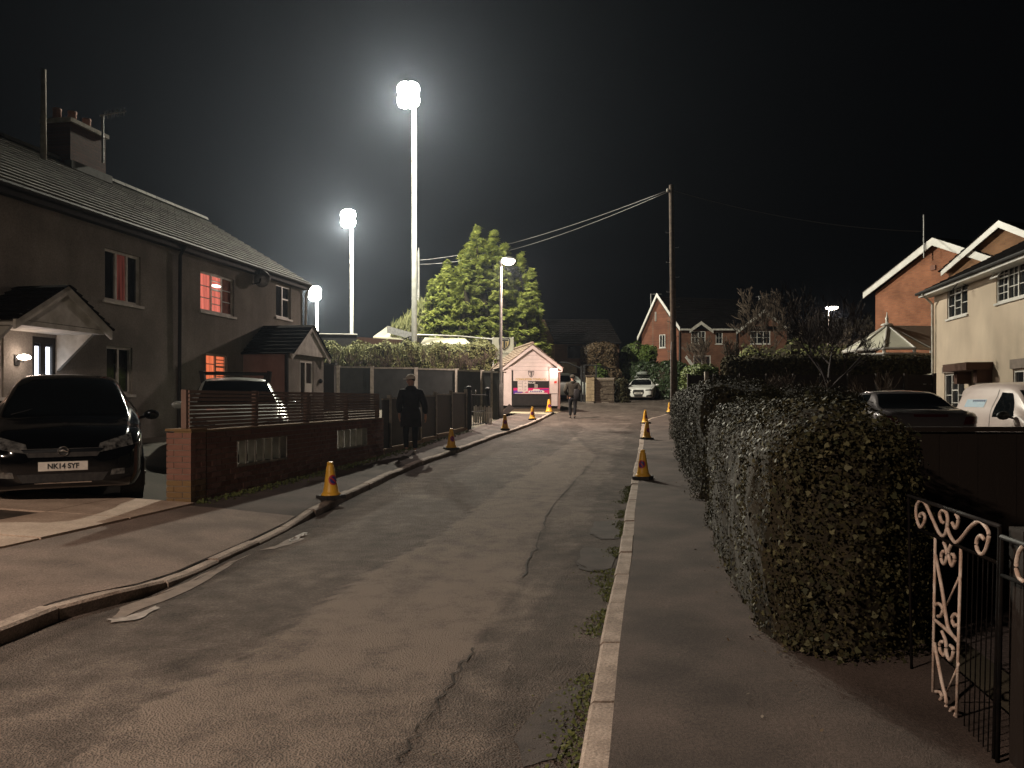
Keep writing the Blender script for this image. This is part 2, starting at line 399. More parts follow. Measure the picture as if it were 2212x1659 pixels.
for y in yy:
    a, b = KLx(y), KRx(y)
    if y > 30: a -= .0
    for i in range(NU + 1):
        x = a + (b - a) * i / NU
        z = prof(y)
        t = .5 + .16 * fbm(x * .9, y * .45, 3) + .10 * fbm(x * 3.1, y * 2.2, 9)
        wob = .05 * fbm(x * 2, y * 2, 1) + .03 * fbm(0, y * 6, 5)
        if y < 30:
            d1 = x - jx(J1, y) - wob; d2 = x - jx(J2, y) - wob * .6
            if d1 > 0: t += .14
            else: t -= .02
            if abs(d1 + .02) < .05: t += .10 * (1 if fbm(x * 7, y * 7) > -.1 else -1)
            if d1 > 0 and d2 < 0: t += .05
            if d2 > 0: t -= .10
            if abs(d2) < .05: t -= .10
            gr = (b - x)                                      # worn, dirty right gutter
            if gr < .5 + .25 * fbm(x * 1.5, y * 1.1, 20): t -= .18
            gl_ = x - a
            if gl_ < .28: t -= .16
            z = roadz(x, y)
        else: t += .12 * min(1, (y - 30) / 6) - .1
        if y > 16: t -= .14 * min(1, (y - 16) / 8)  # shade lying across the far road, painted into its tone
        vs.append((x, y, z)); tone.append(max(0, min(1, t)))
fs = [(j * (NU + 1) + i, j * (NU + 1) + i + 1, (j + 1) * (NU + 1) + i + 1, (j + 1) * (NU + 1) + i) for j in range(len(yy) - 1) for i in range(NU)]
road_me.from_pydata(vs, [], fs)
at = road_me.attributes.new("wear_shade", 'FLOAT', 'POINT'); at.data.foreach_set('value', tone)
m_road = M("worn_asphalt", (.1, .1, .1), None, rough=.92, spec=.22)
n = m_road.node_tree; b = n.nodes["Principled BSDF"]; tc = n.nodes.new("ShaderNodeTexCoord")
a_ = n.nodes.new("ShaderNodeAttribute"); a_.attribute_name = "wear_shade"
nz = n.nodes.new("ShaderNodeTexNoise"); nz.inputs["Scale"].default_value = 45; nz.inputs["Detail"].default_value = 6; nz.inputs["Roughness"].default_value = .7
nl = n.nodes.new("ShaderNodeTexNoise"); nl.inputs["Scale"].default_value = 4.0; nl.inputs["Detail"].default_value = 9; nl.inputs["Roughness"].default_value = .62
for q in (nz, nl): n.links.new(tc.outputs["Object"], q.inputs["Vector"])
s1 = n.nodes.new("ShaderNodeMath"); s1.operation = 'MULTIPLY_ADD'; s1.inputs[1].default_value = .85; n.links.new(nz.outputs[0], s1.inputs[0]); n.links.new(a_.outputs["Fac"], s1.inputs[2])
s2 = n.nodes.new("ShaderNodeMath"); s2.operation = 'MULTIPLY_ADD'; s2.inputs[1].default_value = .75; n.links.new(nl.outputs[0], s2.inputs[0]); n.links.new(s1.outputs[0], s2.inputs[2])
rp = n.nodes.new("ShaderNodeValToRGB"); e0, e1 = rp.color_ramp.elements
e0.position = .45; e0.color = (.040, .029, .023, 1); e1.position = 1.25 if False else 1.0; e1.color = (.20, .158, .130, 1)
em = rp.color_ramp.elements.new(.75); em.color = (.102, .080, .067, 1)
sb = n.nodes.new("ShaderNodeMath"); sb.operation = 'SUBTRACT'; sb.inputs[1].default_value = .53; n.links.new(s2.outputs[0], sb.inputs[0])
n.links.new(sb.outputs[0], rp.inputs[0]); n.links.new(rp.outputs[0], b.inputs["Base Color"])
vz = n.nodes.new("ShaderNodeTexVoronoi"); vz.inputs["Scale"].default_value = 90; n.links.new(tc.outputs["Object"], vz.inputs["Vector"])
ad2 = n.nodes.new("ShaderNodeMath"); ad2.operation = 'ADD'; n.links.new(vz.outputs[0], ad2.inputs[0]); n.links.new(nz.outputs[0], ad2.inputs[1])
bp = n.nodes.new("ShaderNodeBump"); bp.inputs["Strength"].default_value = 1.0; bp.inputs["Distance"].default_value = .014
n.links.new(ad2.outputs[0], bp.inputs["Height"]); n.links.new(bp.outputs[0], b.inputs["Normal"])
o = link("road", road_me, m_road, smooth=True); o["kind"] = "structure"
ROAD = o; ORIG[o.name] = Vector((0, 0, 0))

def strip_sheet(name, ya, yb, xl, xr, zf, mat, step=.4, nu=8, parent=None, kind="structure"):
    mb = MB(); L = frange(ya, yb, step)
    def fn(u, v):
        y = ya + (yb - ya) * u; a, b = xl(y), xr(y); x = a + (b - a) * v
        return (x, y, zf(x, y))
    mb.grid(fn, len(L) - 1, nu)
    return build(name, mb, mat, parent, kind=kind, smooth=True)
WALLOFF = 1.5                                   # depth of the left pavement behind its kerb
# wall line of the left front gardens: through the pillar corner, parallel to the street
def WLx(y): return -4.02 + .176 * (y - 9.5)
strip_sheet("pavement", -14, 33.8, lambda y: min(WLx(y) + .02, KLx(y) - 1.0), lambda y: KLx(y) - .105, lambda x, y: H(x, y) - .002, m_pave, .3, 8)
FRONT_Y = 37.2
strip_sheet("forecourt", 33.8, FRONT_Y + .3, lambda y: -6.0, lambda y: KLx(y), lambda x, y: H(x, y) + .0, M("forecourt_concrete", (.30, .26, .17), (.22, .19, .125), 1.5, .9, .4, 60), .4, 16)
strip_sheet("pavement", -14, YR_END, lambda y: KRx(y) + .125, lambda y: KRx(y) + 1.9, lambda x, y: H(x, y), m_pave, .3, 8)
# light crossover in front of the driveway and darker repair patches: thin sheets laid on the surface
def patch(name, px, mat, off, lift_=.004, kind="structure", parent=None, jit=.02, sub=4, zf=None):
    pts = [G(a, b, off) for a, b in px]
    out = []
    for i, p in enumerate(pts):
        q = pts[(i + 1) % len(pts)]
        for k in range(sub):
            r_ = p.lerp(q, k / sub); j = jit * r_.y / 6
            out.append((r_.x + random.uniform(-j, j), r_.y + random.uniform(-j, j)))
    c = (sum(p[0] for p in out) / len(out), sum(p[1] for p in out) / len(out))
    zf = zf or (lambda x, y: H(x, y))
    mb = MB()
    rings = 4
    vs = [(c[0], c[1], zf(*c) + lift_)]
    for k in range(1, rings + 1):
        for p in out:
            x = c[0] + (p[0] - c[0]) * k / rings; y = c[1] + (p[1] - c[1]) * k / rings
            vs.append((x, y, zf(x, y) + lift_))
    m_ = len(out); fs = [(0, 1 + i, 1 + (i + 1) % m_) for i in range(m_)]
    for k in range(rings - 1):
        for i in range(m_):
            a0 = 1 + k * m_ + i; a1 = 1 + k * m_ + (i + 1) % m_
            fs.append((a0, a0 + m_, a1 + m_, a1))
    mb.add(vs, fs)
    return build(name, mb, mat, parent, kind=kind, smooth=True)
strip_sheet("pavement_crossover", 4.4, 9.3, lambda y: WLx(y) + .02, lambda y: KLx(y) - .115, lambda x, y: H(x, y) + .003, m_drive, .15, 8)
m_patch = M("dark_asphalt_repair", (.046, .039, .036), (.072, .060, .054), 5, 1.0, .8, 110)
rz = roadz
patch("road_patch", [(1285,1126),(1345,1124),(1341,1162),(1300,1164),(1276,1150)], m_patch, 0, .005, zf=rz)
patch("road_patch", [(1262,1183),(1334,1188),(1326,1228),(1270,1232),(1246,1212)], m_patch, 0, .005, zf=rz)
patch("road_patch", [(1190,1500),(1262,1480),(1240,1560),(1200,1640),(1130,1659),(1110,1600)], m_patch, 0, .005, zf=rz)
m_bare = M("bare_concrete_channel", (.20, .155, .125), (.14, .108, .088), 9, .85, .6, 60)
m_paint = M("worn_white_paint", (.30, .255, .225), (.15, .12, .10), 14, .7, .3, 60)
patch("gutter_patch", [(262,1313),(330,1290),(420,1250),(500,1215),(540,1198),(470,1240),(380,1290),(262,1335),(235,1342)], m_bare, 0, .005, zf=rz)
patch("gutter_patch", [(560,1190),(640,1160),(662,1154),(648,1170),(600,1184)], m_bare, 0, .005, zf=rz)
patch("white_line_remnant", [(232,1340),(262,1338),(340,1312),(345,1317),(300,1340),(240,1348)], m_paint, 0, .009, zf=rz)
patch("white_line_remnant", [(622,1168),(660,1152),(664,1156),(630,1172)], m_paint, 0, .009, zf=rz)

m_mossy = M("moss_stained_asphalt", (.075, .062, .024), (.055, .042, .032), 5, .95, .8, 90); speckle(m_mossy)
# cracks: thin dark ragged strips
m_crack = M("open_crack", (.032, .025, .021), None, rough=1)
def crack(pxs, w_=.018):
    pts = [G(a, b) for a, b in pxs]; path = []
    for i in range(len(pts) - 1):
        for k in range(8):
            q = pts[i].lerp(pts[i + 1], k / 8); path.append((q.x + random.uniform(-.03, .03), q.y + random.uniform(-.03, .03)))
    mb = MB(); vs = []; fs = []
    for i, (x, y) in enumerate(path):
        x2, y2 = path[min(i + 1, len(path) - 1)]; x1, y1 = path[max(i - 1, 0)]
        d = Vector((x2 - x1, y2 - y1, 0)); d.normalize(); nn = Vector((-d.y, d.x, 0)) * w_ * random.uniform(.2, 1) * .5
        z = rz(x, y) + .006
        vs += [(x + nn.x, y + nn.y, z), (x - nn.x, y - nn.y, z)]
    for i in range(len(path) - 1): fs.append((2 * i, 2 * i + 1, 2 * i + 3, 2 * i + 2))
    mb.add(vs, fs); build("road_crack", mb, m_crack, kind="structure")
crack([(862,1650),(930,1545),(1000,1440),(1035,1395)], .014)
crack([(1130,1250),(1160,1180),(1185,1110),(1240,1040),(1290,985)], .018)
crack([(1276,1152),(1300,1165),(1341,1163)], .05)
crack([(1246,1214),(1268,1234),(1326,1230)], .06)
crack([(1050,1072),(1100,1080),(1165,1078)], .03)
crack([(1206,900),(1215,935),(1210,955)], .05)
crack([(1100,960),(1160,952),(1230,958),(1300,948)], .05)

# kerbs: every stone is a piece of its own
def kerb(name, X, y0, y1, top, side, wid=.125, hgt=.16):
    root = bpy.data.objects.new(name, None); COL.objects.link(root); root["kind"] = "structure"; ORIG[root.name] = Vector((0, 0, 0))
    y = y0
    while y < y1:
        L = .90; ya, yb = y + .010, min(y + L, y1) - .010
        j = random.uniform(-.010, .010); jz = random.uniform(-.009, .007)
        mb = MB()
        def T(a, b_, c_, ya=ya, yb=yb, j=j, jz=jz):
            yy_ = ya + (yb - ya) * b_; return (X(yy_) + side * a + j, yy_, top(yy_) + c_ + jz)
        nseg = 2; cs = .018
        sec = [(0, -hgt), (0, -cs), (cs, 0), (wid, 0), (wid, -hgt)]
        vs = []; fs = []
        for k in range(nseg + 1):
            for (a, c_) in sec: vs.append(T(a, k / nseg, c_))
        for k in range(nseg):
            for i in range(5):
                a0 = k * 5 + i; a1 = k * 5 + (i + 1) % 5; fs.append((a0, a1, a1 + 5, a0 + 5))
        fs += [(4, 3, 2, 1, 0), tuple(nseg * 5 + i for i in range(5))]
        mb.add(vs, fs); build("kerbstone", mb, m_kerb, root)
        y += L
kerb("left_kerb", KLx, 1.6, YL_END, lambda y: prof(y) + kerb_lift(y), -1)
kerb("right_kerb", KRx, 1.0, YR_END, lambda y: prof(y) + .05, 1)

# ------------------------------------------------------------------ leaves
LEAF_OVAL = [(0, -.5), (.26, -.2), (.28, .12), (0, .5), (-.28, .12), (-.26, -.2)]
LEAF_IVY = [(0, -.42), (.20, -.38), (.50, -.12), (.24, .02), (.22, .22), (0, .55), (-.22, .22), (-.24, .02), (-.50, -.12), (-.20, -.38)]
FEATHER = [(0, -.5), (.05, -.30), (.27, -.12), (.07, -.12), (.28, .10), (.06, .08), (.20, .32), (.035, .28), (0, .75), (-.035, .28), (-.20, .32), (-.06, .08), (-.28, .10), (-.07, -.12), (-.27, -.12), (-.05, -.30)]
BLADE = [(0, -.5), (.05, 0), (0, .6), (-.05, 0)]
def leaves(name, pts, nrm, size, shape, mat, parent=None, up=None, jitter=.6, fold=.12, kind="stuff", rng=RNG):
    """many small leaf faces in one mesh; pts and nrm are N x 3 arrays in world space"""
    pts = np.asarray(pts, float); nrm = np.asarray(nrm, float); N = len(pts); sh = np.asarray(shape, float); K = len(sh)
    nrm = nrm + rng.normal(0, jitter, (N, 3)); nrm /= np.linalg.norm(nrm, axis=1)[:, None] + 1e-9
    if up is None: t = rng.normal(0, 1, (N, 3))
    else: t = np.asarray(up, float) + rng.normal(0, .3, (N, 3))
    t -= nrm * (t * nrm).sum(1)[:, None]; t /= np.linalg.norm(t, axis=1)[:, None] + 1e-9
    s = np.cross(nrm, t); sz = size * rng.uniform(.6, 1.35, N) if np.isscalar(size) else size
    sz = np.asarray(sz)[:, None, None] * np.ones((N, 1, 1))
    V = pts[:, None, :] + sz * (sh[None, :, 0, None] * s[:, None, :] + sh[None, :, 1, None] * t[:, None, :] - fold * (np.abs(sh[None, :, 0, None]) * 1.2 + sh[None, :, 1, None] ** 2) * nrm[:, None, :])
    V = V.reshape(-1, 3)
    if parent is not None:
        og = ORIG.get(parent.name, Vector((0, 0, 0))); V = V - np.array([og.x, og.y, og.z])
    me = bpy.data.meshes.new(name); me.vertices.add(N * K); me.vertices.foreach_set('co', V.ravel().astype(np.float32))
    me.loops.add(N * K); me.loops.foreach_set('vertex_index', np.arange(N * K, dtype=np.int32))
    me.polygons.add(N); me.polygons.foreach_set('loop_start', np.arange(0, N * K, K, dtype=np.int32)); me.polygons.foreach_set('loop_total', np.full(N, K, dtype=np.int32))
    me.update(calc_edges=True); me.validate()
    o = link(name, me, mat, parent)
    if kind: o["kind"] = kind
    return o
def rbox_pts(N, hx, hy, hz, r, rng=RNG, skip_bottom=True):
    """points and normals on a rounded box centred at the origin"""
    areas = np.array([4 * hy * hz] * 2 + [4 * hx * hz] * 2 + [4 * hx * hy] * (1 if skip_bottom else 2)); pr = areas / areas.sum()
    f = rng.choice(len(areas), N, p=pr); a = rng.uniform(-1, 1, (N, 3))
    H_ = np.array([hx, hy, hz]); p = a * H_
    for k, (ax, sg) in enumerate([(0, 1), (0, -1), (1, 1), (1, -1), (2, 1), (2, -1)][:len(areas)]):
        m_ = f == k; p[m_, ax] = sg * H_[ax]
    q = np.clip(p, -(H_ - r), H_ - r); q[:, 2] = np.where(p[:, 2] < 0, p[:, 2], q[:, 2])
    d = p - q; l = np.linalg.norm(d, axis=1)[:, None] + 1e-9; d = d / l
    return q + d * r, d
def hedge(name, label, p0, p1, width, z0, z1, N, leaf, mat, shape=LEAF_OVAL, group=None, r=.22, lump=.12, cat="hedge", coremat=None, N2=0, mat2=None, leaf2=.07, twigs=0, seed=1, side=0):
    """p0-p1: the two ends of the centre line on the ground"""
    rng = np.random.default_rng(seed)
    p0 = Vector(p0); p1 = Vector(p1); c = (p0 + p1) / 2; d = (p1 - p0); L = d.length; d.normalize(); e = Vector((d.y, -d.x, 0))
    zc = (z0 + z1) / 2; hx, hy, hz = L / 2, width / 2, (z1 - z0) / 2
    root = thing(name, label, cat, (c.x, c.y, z0), group=group)
    def place(Q, D, amp=1.0):
        out = np.empty_like(Q); nn = np.empty_like(Q)
        for i in range(len(Q)):
            q = Q[i]; dd = D[i]; off = lump * amp * fbm(q[0] * 1.1 + seed * 7, q[1] * 1.1, q[2] * 1.1 + seed) + lump * .4 * amp * fbm(q[0] * 4, q[1] * 4 + seed, q[2] * 4)
            q = q + dd * off
            out[i] = (c.x + d.x * q[0] + e.x * q[1], c.y + d.y * q[0] + e.y * q[1], zc + q[2])
            nn[i] = (d.x * dd[0] + e.x * dd[1], d.y * dd[0] + e.y * dd[1], dd[2])
        return out, nn
    mb = MB(); H_ = (hx * 1.0 - .07, hy - .07, hz - .035)
    for ax, sg in [(0, 1), (0, -1), (1, 1), (1, -1), (2, 1)]:
        o1, o2 = [k for k in range(3) if k != ax]
        n1 = max(4, int(2 * H_[o1] / .25)); n2 = max(4, int(2 * H_[o2] / .25)); n1 = min(n1, 60); n2 = min(n2, 60)
        Q = []
        for i in range(n1 + 1):
            for j in range(n2 + 1):
                p = [0, 0, 0]; p[ax] = sg * H_[ax]; p[o1] = -H_[o1] + 2 * H_[o1] * i / n1; p[o2] = -H_[o2] + 2 * H_[o2] * j / n2; Q.append(p)
        Q = np.array(Q, float); Hn = np.array(H_); q = np.clip(Q, -(Hn - r), Hn - r); q[:, 2] = np.where(Q[:, 2] < 0, Q[:, 2], q[:, 2])
        D = Q - q; D /= np.linalg.norm(D, axis=1)[:, None] + 1e-9; Q = q + D * r
        W, _ = place(Q, D); W[:, 2] -= 0.0
        mb.add([tuple(v) for v in W], [(i * (n2 + 1) + j, (i + 1) * (n2 + 1) + j, (i + 1) * (n2 + 1) + j + 1, i * (n2 + 1) + j + 1) for i in range(n1) for j in range(n2)])
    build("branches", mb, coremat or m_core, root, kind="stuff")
    Q, D = rbox_pts(N, hx, hy, hz, r, rng); W, NN = place(Q, D)
    W += NN * rng.uniform(-.06, .05, (N, 1))
    leaves("foliage", W, NN, leaf, shape, mat, root, jitter=.55, rng=rng)
    if N2:
        Q, D = rbox_pts(N2 * 3, hx, hy, hz, r, rng); keep = (D @ np.array([0, side, 0])) > -.5
        Q = Q[keep][:N2]; D = D[keep][:N2]
        W, NN = place(Q, D); W += NN * rng.uniform(.0, .08, (len(W), 1))
        leaves("ivy", W, NN, leaf2, LEAF_IVY, mat2, root, jitter=.35, rng=rng)
    return root

# ------------------------------------------------------------------ facade helpers
class Fr:
    """s along the wall, t outwards, z up"""
    def __init__(s, p0, d, n): s.p = Vector((p0[0], p0[1], 0)); s.d = Vector((d[0], d[1], 0)).normalized(); s.n = Vector((n[0], n[1], 0)).normalized()
    def __call__(s, a, t, z): q = s.p + s.d * a + s.n * t; return (q.x, q.y, z)
    def hit(s, px, py=None, t=0):
        k = (px - HX) / FPX; q = s.p + s.n * t
        a = (k * q.y - q.x) / (s.d.x - k * s.d.y); y = q.y + a * s.d.y
        return (a, ray_z(px, py, y)) if py is not None else a
def fb(mb, F, s0, s1, t0, t1, z0, z1): return mb.box(s0, s1, t0, t1, z0, z1, T=lambda a, b, c: F(a, b, c))
def holed_wall(mb, F, s0, s1, z0, z1, holes, thick=.14, t=0.0):
    xs = sorted(set([s0, s1] + [h[0] for h in holes] + [h[1] for h in holes])); zs = sorted(set([z0, z1] + [h[2] for h in holes] + [h[3] for h in holes]))
    for i in range(len(xs) - 1):
        for j in range(len(zs) - 1):
            cx, cz = (xs[i] + xs[i + 1]) / 2, (zs[j] + zs[j + 1]) / 2
            if any(h[0] < cx < h[1] and h[2] < cz < h[3] for h in holes): continue
            mb.add([F(xs[i], t, zs[j]), F(xs[i + 1], t, zs[j]), F(xs[i + 1], t, zs[j + 1]), F(xs[i], t, zs[j + 1])], [(0, 1, 2, 3)])
    for a, b, c, d in holes:
        v = [F(a, t, c), F(b, t, c), F(b, t, d), F(a, t, d), F(a, t - thick, c), F(b, t - thick, c), F(b, t - thick, d), F(a, t - thick, d)]
        mb.add(v, [(0, 1, 5, 4), (1, 2, 6, 5), (2, 3, 7, 6), (3, 0, 4, 7)])
def window(parent, F, s0, s1, z0, z1, cols=2, rows=1, fm=None, gm=None, t=-.10, fw=.055, sill=True, bars=(0, 0), split=None, sillmat=None, lab=None):
    """frame with mullions as a part, each pane (and the sill) below it"""
    fm = fm or m_white; mb = MB(); g = .004
    fb(mb, F, s0, s0 + fw, t, t + .06, z0, z1); fb(mb, F, s1 - fw, s1, t, t + .06, z0, z1)
    fb(mb, F, s0 + fw, s1 - fw, t, t + .06, z0, z0 + fw); fb(mb, F, s0 + fw, s1 - fw, t, t + .06, z1 - fw, z1)
    cw = (s1 - s0 - 2 * fw) / cols; cells = []
    for i in range(cols):
        a = s0 + fw + i * cw; b = a + cw
        if i: fb(mb, F, a - fw * .45, a + fw * .45, t + .002, t + .058, z0 + fw, z1 - fw)
        rr = rows[i] if isinstance(rows, (list, tuple)) else [1.0 / rows] * rows
        z = z0 + fw; hh = z1 - z0 - 2 * fw
        for k, f_ in enumerate(rr):
            zt = z + hh * f_
            if k < len(rr) - 1: fb(mb, F, a + fw * .45, b - fw * .45, t + .004, t + .056, zt - fw * .4, zt + fw * .4)
            cells.append((a, b, z, zt))
            nb, nr = bars
            for q in range(1, nb + 1): x = a + (b - a) * q / (nb + 1); fb(mb, F, x - .011, x + .011, t + .02, t + .04, z + .01, zt - .01)
            for q in range(1, nr + 1): y = z + (zt - z) * q / (nr + 1); fb(mb, F, a + .01, b - .01, t + .021, t + .041, y - .011, y + .011)
            z = zt
    w_ = build("window", mb, fm, parent)
    if lab: w_["label"] = lab
    for i, (a, b, z, zt) in enumerate(cells):
        mm = gm[i % len(gm)] if isinstance(gm, (list, tuple)) else (gm or m_glass)
        p = MB(); fb(p, F, a + .003, b - .003, t + .012, t + .020, z + .003, zt - .003); build("pane", p, mm, w_)
    if sill:
        p = MB(); fb(p, F, s0 - .06, s1 + .06, t, .05, z0 - .06, z0 - .002); build("sill", p, sillmat or fm, w_)
    return w_
def course_roof(mb, A, B, C_, D_, n, th=.035):
    """roof plane A-B (eave) to D-C (ridge) as n overlapping courses"""
    A, B, C_, D_ = map(Vector, (A, B, C_, D_)); nrm = (B - A).cross(D_ - A).normalized()
    if nrm.z < 0: nrm = -nrm
    for i in range(n):
        a, b = i / n, (i + 1) / n
        p0 = A.lerp(D_, a); p1 = B.lerp(C_, a); p2 = B.lerp(C_, b); p3 = A.lerp(D_, b)
        segs = max(1, int((p1 - p0).length / .33)) if n > 3 else 1
        segs = min(segs, 70)
        for k in range(segs):
            u0, u1 = k / segs, (k + 1) / segs; g = .004 / max(.1, (p1 - p0).length / segs)
            j = random.uniform(-.002, .002)
            q0 = p0.lerp(p1, u0 + g * (u1 - u0)); q1 = p0.lerp(p1, u1 - g * (u1 - u0)); q2 = p3.lerp(p2, u1 - g * (u1 - u0)); q3 = p3.lerp(p2, u0 + g * (u1 - u0))
            up = nrm * (th + j)
            mb.add([q0, q1, q2, q3, q0 + up, q1 + up, q2 + nrm * .006, q3 + nrm * .006], [(0, 1, 5, 4), (4, 5, 6, 7), (1, 2, 6, 5), (3, 0, 4, 7)])
def text(parent, s, size, loc, rx, rz_, mat, name="lettering", align='CENTER', ext=.002, bold=0.0, sx=1.0):
    c = bpy.data.curves.new(name, 'FONT'); c.body = s; c.size = size; c.align_x = align; c.align_y = 'CENTER'; c.extrude = ext; c.offset = bold
    o = bpy.data.objects.new(name, c); COL.objects.link(o); c.materials.append(mat)
    if parent:
        o.parent = parent; og = ORIG.get(parent.name, Vector((0, 0, 0))); loc = Vector(loc) - og
    o.location = loc; o.rotation_euler = (rx, 0, rz_); o.scale = (sx, 1, 1)
    return o

# ================================================================== LEFT HOUSE
DW = (.1766, .9843); NW = (.9843, -.1766)
FH = Fr((-8.77, 13.0), DW, NW)
hz0 = .40
sE = FH.hit(667, t=.22)                     # far corner
sN = -9.0
house = thing("semi_detached_house", "long grey rendered house on the left with red lit windows", "house", FH(sE / 2, -3.5, hz0))
def hw(px0, py0, px1, py1, t=0):
    a, z1 = FH.hit(px0, py0, t); b, z0 = FH.hit(px1, py1, t); return a, b, z0, z1
EZ = 5.12
w_up1 = (*[FH.hit(p) for p in (226, 304)], 3.55, 4.62)
w_up2 = (*[FH.hit(p) for p in (433, 506)], 3.72, 4.72)
w_up3 = (*[FH.hit(p) for p in (596, 628)], 3.98, 4.98)
w_lo1 = (*[FH.hit(p) for p in (230, 286)], 1.62, 2.62)
w_lo2 = (*[FH.hit(p) for p in (445, 491)], 1.93, 2.68)
w_far = (*[FH.hit(p) for p in (-70, 8)], 1.55, 2.62)
d_fr = (*[FH.hit(p) for p in (70, 123)], .45, 2.66)
holes = [w_up1, w_up2, w_up3, w_lo1, w_lo2, w_far, d_fr]
mb = MB(); holed_wall(mb, FH, sN, sE, hz0 - .5, EZ, holes)
# gable wall at the far end and rear
dep = 7.0; RZ = 7.42
mb.add([FH(sE, 0, hz0 - .5), FH(sE, -dep, hz0 - .5), FH(sE, -dep, EZ), FH(sE, -dep / 2, RZ - .1), FH(sE, 0, EZ)], [(0, 1, 2, 3, 4)])
mb.add([FH(sN, -dep, hz0 - .5), FH(sE, -dep, hz0 - .5), FH(sE, -dep, EZ), FH(sN, -dep, EZ)], [(0, 1, 2, 3)])
mb.add([FH(sN, 0, hz0 - .5), FH(sN, -dep, hz0 - .5), FH(sN, -dep, EZ), FH(sN, -dep / 2, RZ - .1), FH(sN, 0, EZ)], [(0, 1, 2, 3, 4)])
build("wall", mb, m_render, house)
oh = .20
mb = MB()
course_roof(mb, FH(sN, oh, 5.24), FH(sE + .12, oh, 5.24), FH(sE + .12, -dep / 2, RZ + .02), FH(sN, -dep / 2, RZ + .02), 16, .04)
course_roof(mb, FH(sE + .12, -dep - oh, 5.24), FH(sN, -dep - oh, 5.24), FH(sN, -dep / 2, RZ + .02), FH(sE + .12, -dep / 2, RZ + .02), 3, .04)
roof = build("roof", mb, m_tile, house)
mb = MB(); s = sN                     # ridge tiles, one after the other
while s < sE:
    mb.prism([(-.13, -.02), (-.09, .07), (0, .11), (.09, .07), (.13, -.02)], s + .01, s + .44, lambda p, q, a: FH(a, -dep / 2 + p, RZ + .04 + q)); s += .45
build("ridge_tiles", mb, m_tile, roof)
mb = MB(); fb(mb, FH, sN, sE + .1, 0.01, oh - .04, 5.02, 5.06); fb(mb, FH, sN, sE + .1, oh - .04, oh - .01, 5.02, 5.22)
build("fascia", mb, m_black, house)
mb = MB(); mb.tube([FH(sN, oh + .05, 5.17), FH(sE + .1, oh + .05, 5.17)], .055, 8); build("gutter", mb, m_black, house)
mb = MB(); sp = FH.hit(381); mb.tube([FH(sp, oh + .05, 5.13), FH(sp, .1, 4.9), FH(sp, .07, .4)], .042, 8); build("drainpipe", mb, m_black, house)
mb = MB(); sp = FH.hit(655); mb.tube([FH(sp, oh + .05, 5.13), FH(sp, .1, 4.9), FH(sp, .07, 3.2)], .035, 8); build("drainpipe", mb, m_offwhite, house)
W1 = window(house, FH, *w_up1, cols=3, rows=1, fm=m_offwhite, gm=[m_glass, e_redglow, m_glass], lab="dark upstairs window with a faint reddish curtain")
W2 = window(house, FH, *w_up2, cols=3, rows=[[1.0], [.62, .38], [1.0]], fm=m_offwhite, gm=[e_window, e_window, e_window, M("drawn_curtain_edge", (.35, .13, .09), (.2, .07, .05), 6, .9)], bars=(0, 2), lab="upstairs window glowing pink from the room light")
p = MB(); cz = (w_up2[2] + w_up2[3]) / 2 + .18; cs_ = (w_up2[0] + w_up2[1]) / 2
p.lathe([(.0, -.03), (.15, -.025), (.17, 0), (.1, .03), (0, .035)], 14, FH(cs_ - .05, -.075, cz + .03)); build("ceiling_lamp", p, e_ceil, W2)
W3 = window(house, FH, *w_up3, cols=2, rows=[[1.0], [.6, .4]], fm=m_white)
window(house, FH, *w_lo1, cols=2, rows=1, fm=m_offwhite)
window(house, FH, *w_lo2, cols=2, rows=[[1.0], [.58, .42]], fm=m_offwhite, gm=e_orange, bars=(0, 2), lab="downstairs window glowing orange")
window(house, FH, *w_far, cols=2, rows=1, fm=m_white, gm=e_warm, bars=(0, 1), lab="lit window at the picture edge")
# front door
s0, s1, z0, z1 = d_fr
mb = MB(); fb(mb, FH, s0, s0 + .08, -.1, -.03, z0, z1); fb(mb, FH, s1 - .08, s1, -.1, -.03, z0, z1); fb(mb, FH, s0 + .08, s1 - .08, -.1, -.03, z1 - .12, z1)
cwx = (s0 + s1) / 2; fb(mb, FH, cwx - .06, cwx + .06, -.1, -.04, z0, z1 - .12)
dr = build("door", mb, m_blackplastic, house)
for a, b in ((s0 + .08, cwx - .06), (cwx + .06, s1 - .08)):
    p = MB(); fb(p, FH, a + .004, b - .004, -.09, -.08, z0 + .5, z1 - .17); build("pane", p, e_door, dr)
    p = MB(); fb(p, FH, a + .002, b - .002, -.1, -.05, z0, z0 + .49); build("door_panel", p, m_blackplastic, dr)
# canopy over the front door
def canopy(root, F, sa, sb, t1, ez, apz, walls=False, name="canopy", fasc=m_offwhite, rm=m_tiledark):
    sm = (sa + sb) / 2
    mb = MB(); th = .06; o_ = .12
    for x0, x1 in ((sa - o_, sm), (sb + o_, sm)):
        zl = ez - .06
        course_roof(mb, F(x0, 0, zl), F(x0, t1 + .1, zl), F(x1, t1 + .1, apz), F(x1, 0, apz), 8, .04)
    rf = build("%s_roof" % name, mb, rm, root)
    mb = MB(); mb.prism([(sa, ez - .05), (sb, ez - .05), (sm, apz - .08)], t1 - .04, t1, lambda p, q, a: F(p, a, q)); 
    g = build("gable_board", mb, fasc, root)
    mb = MB()
    for x0, sg in ((sa - o_, 1), (sb + o_, -1)):
        n_ = 1
        mb.prism([(x0, ez - .22), (x0, ez - .05), (sm, apz + .0), (sm, apz - .17)], t1 + .002, t1 + .05, lambda p, q, a: F(p, a, q))
    build("bargeboard", mb, fasc, root)
    return rf
ca, caz = FH.hit(30, 700, .95); cb, _ = FH.hit(236, 720, .95)
canopy(house, FH, ca + .1, cb - .1, .95, 2.86, 3.50)
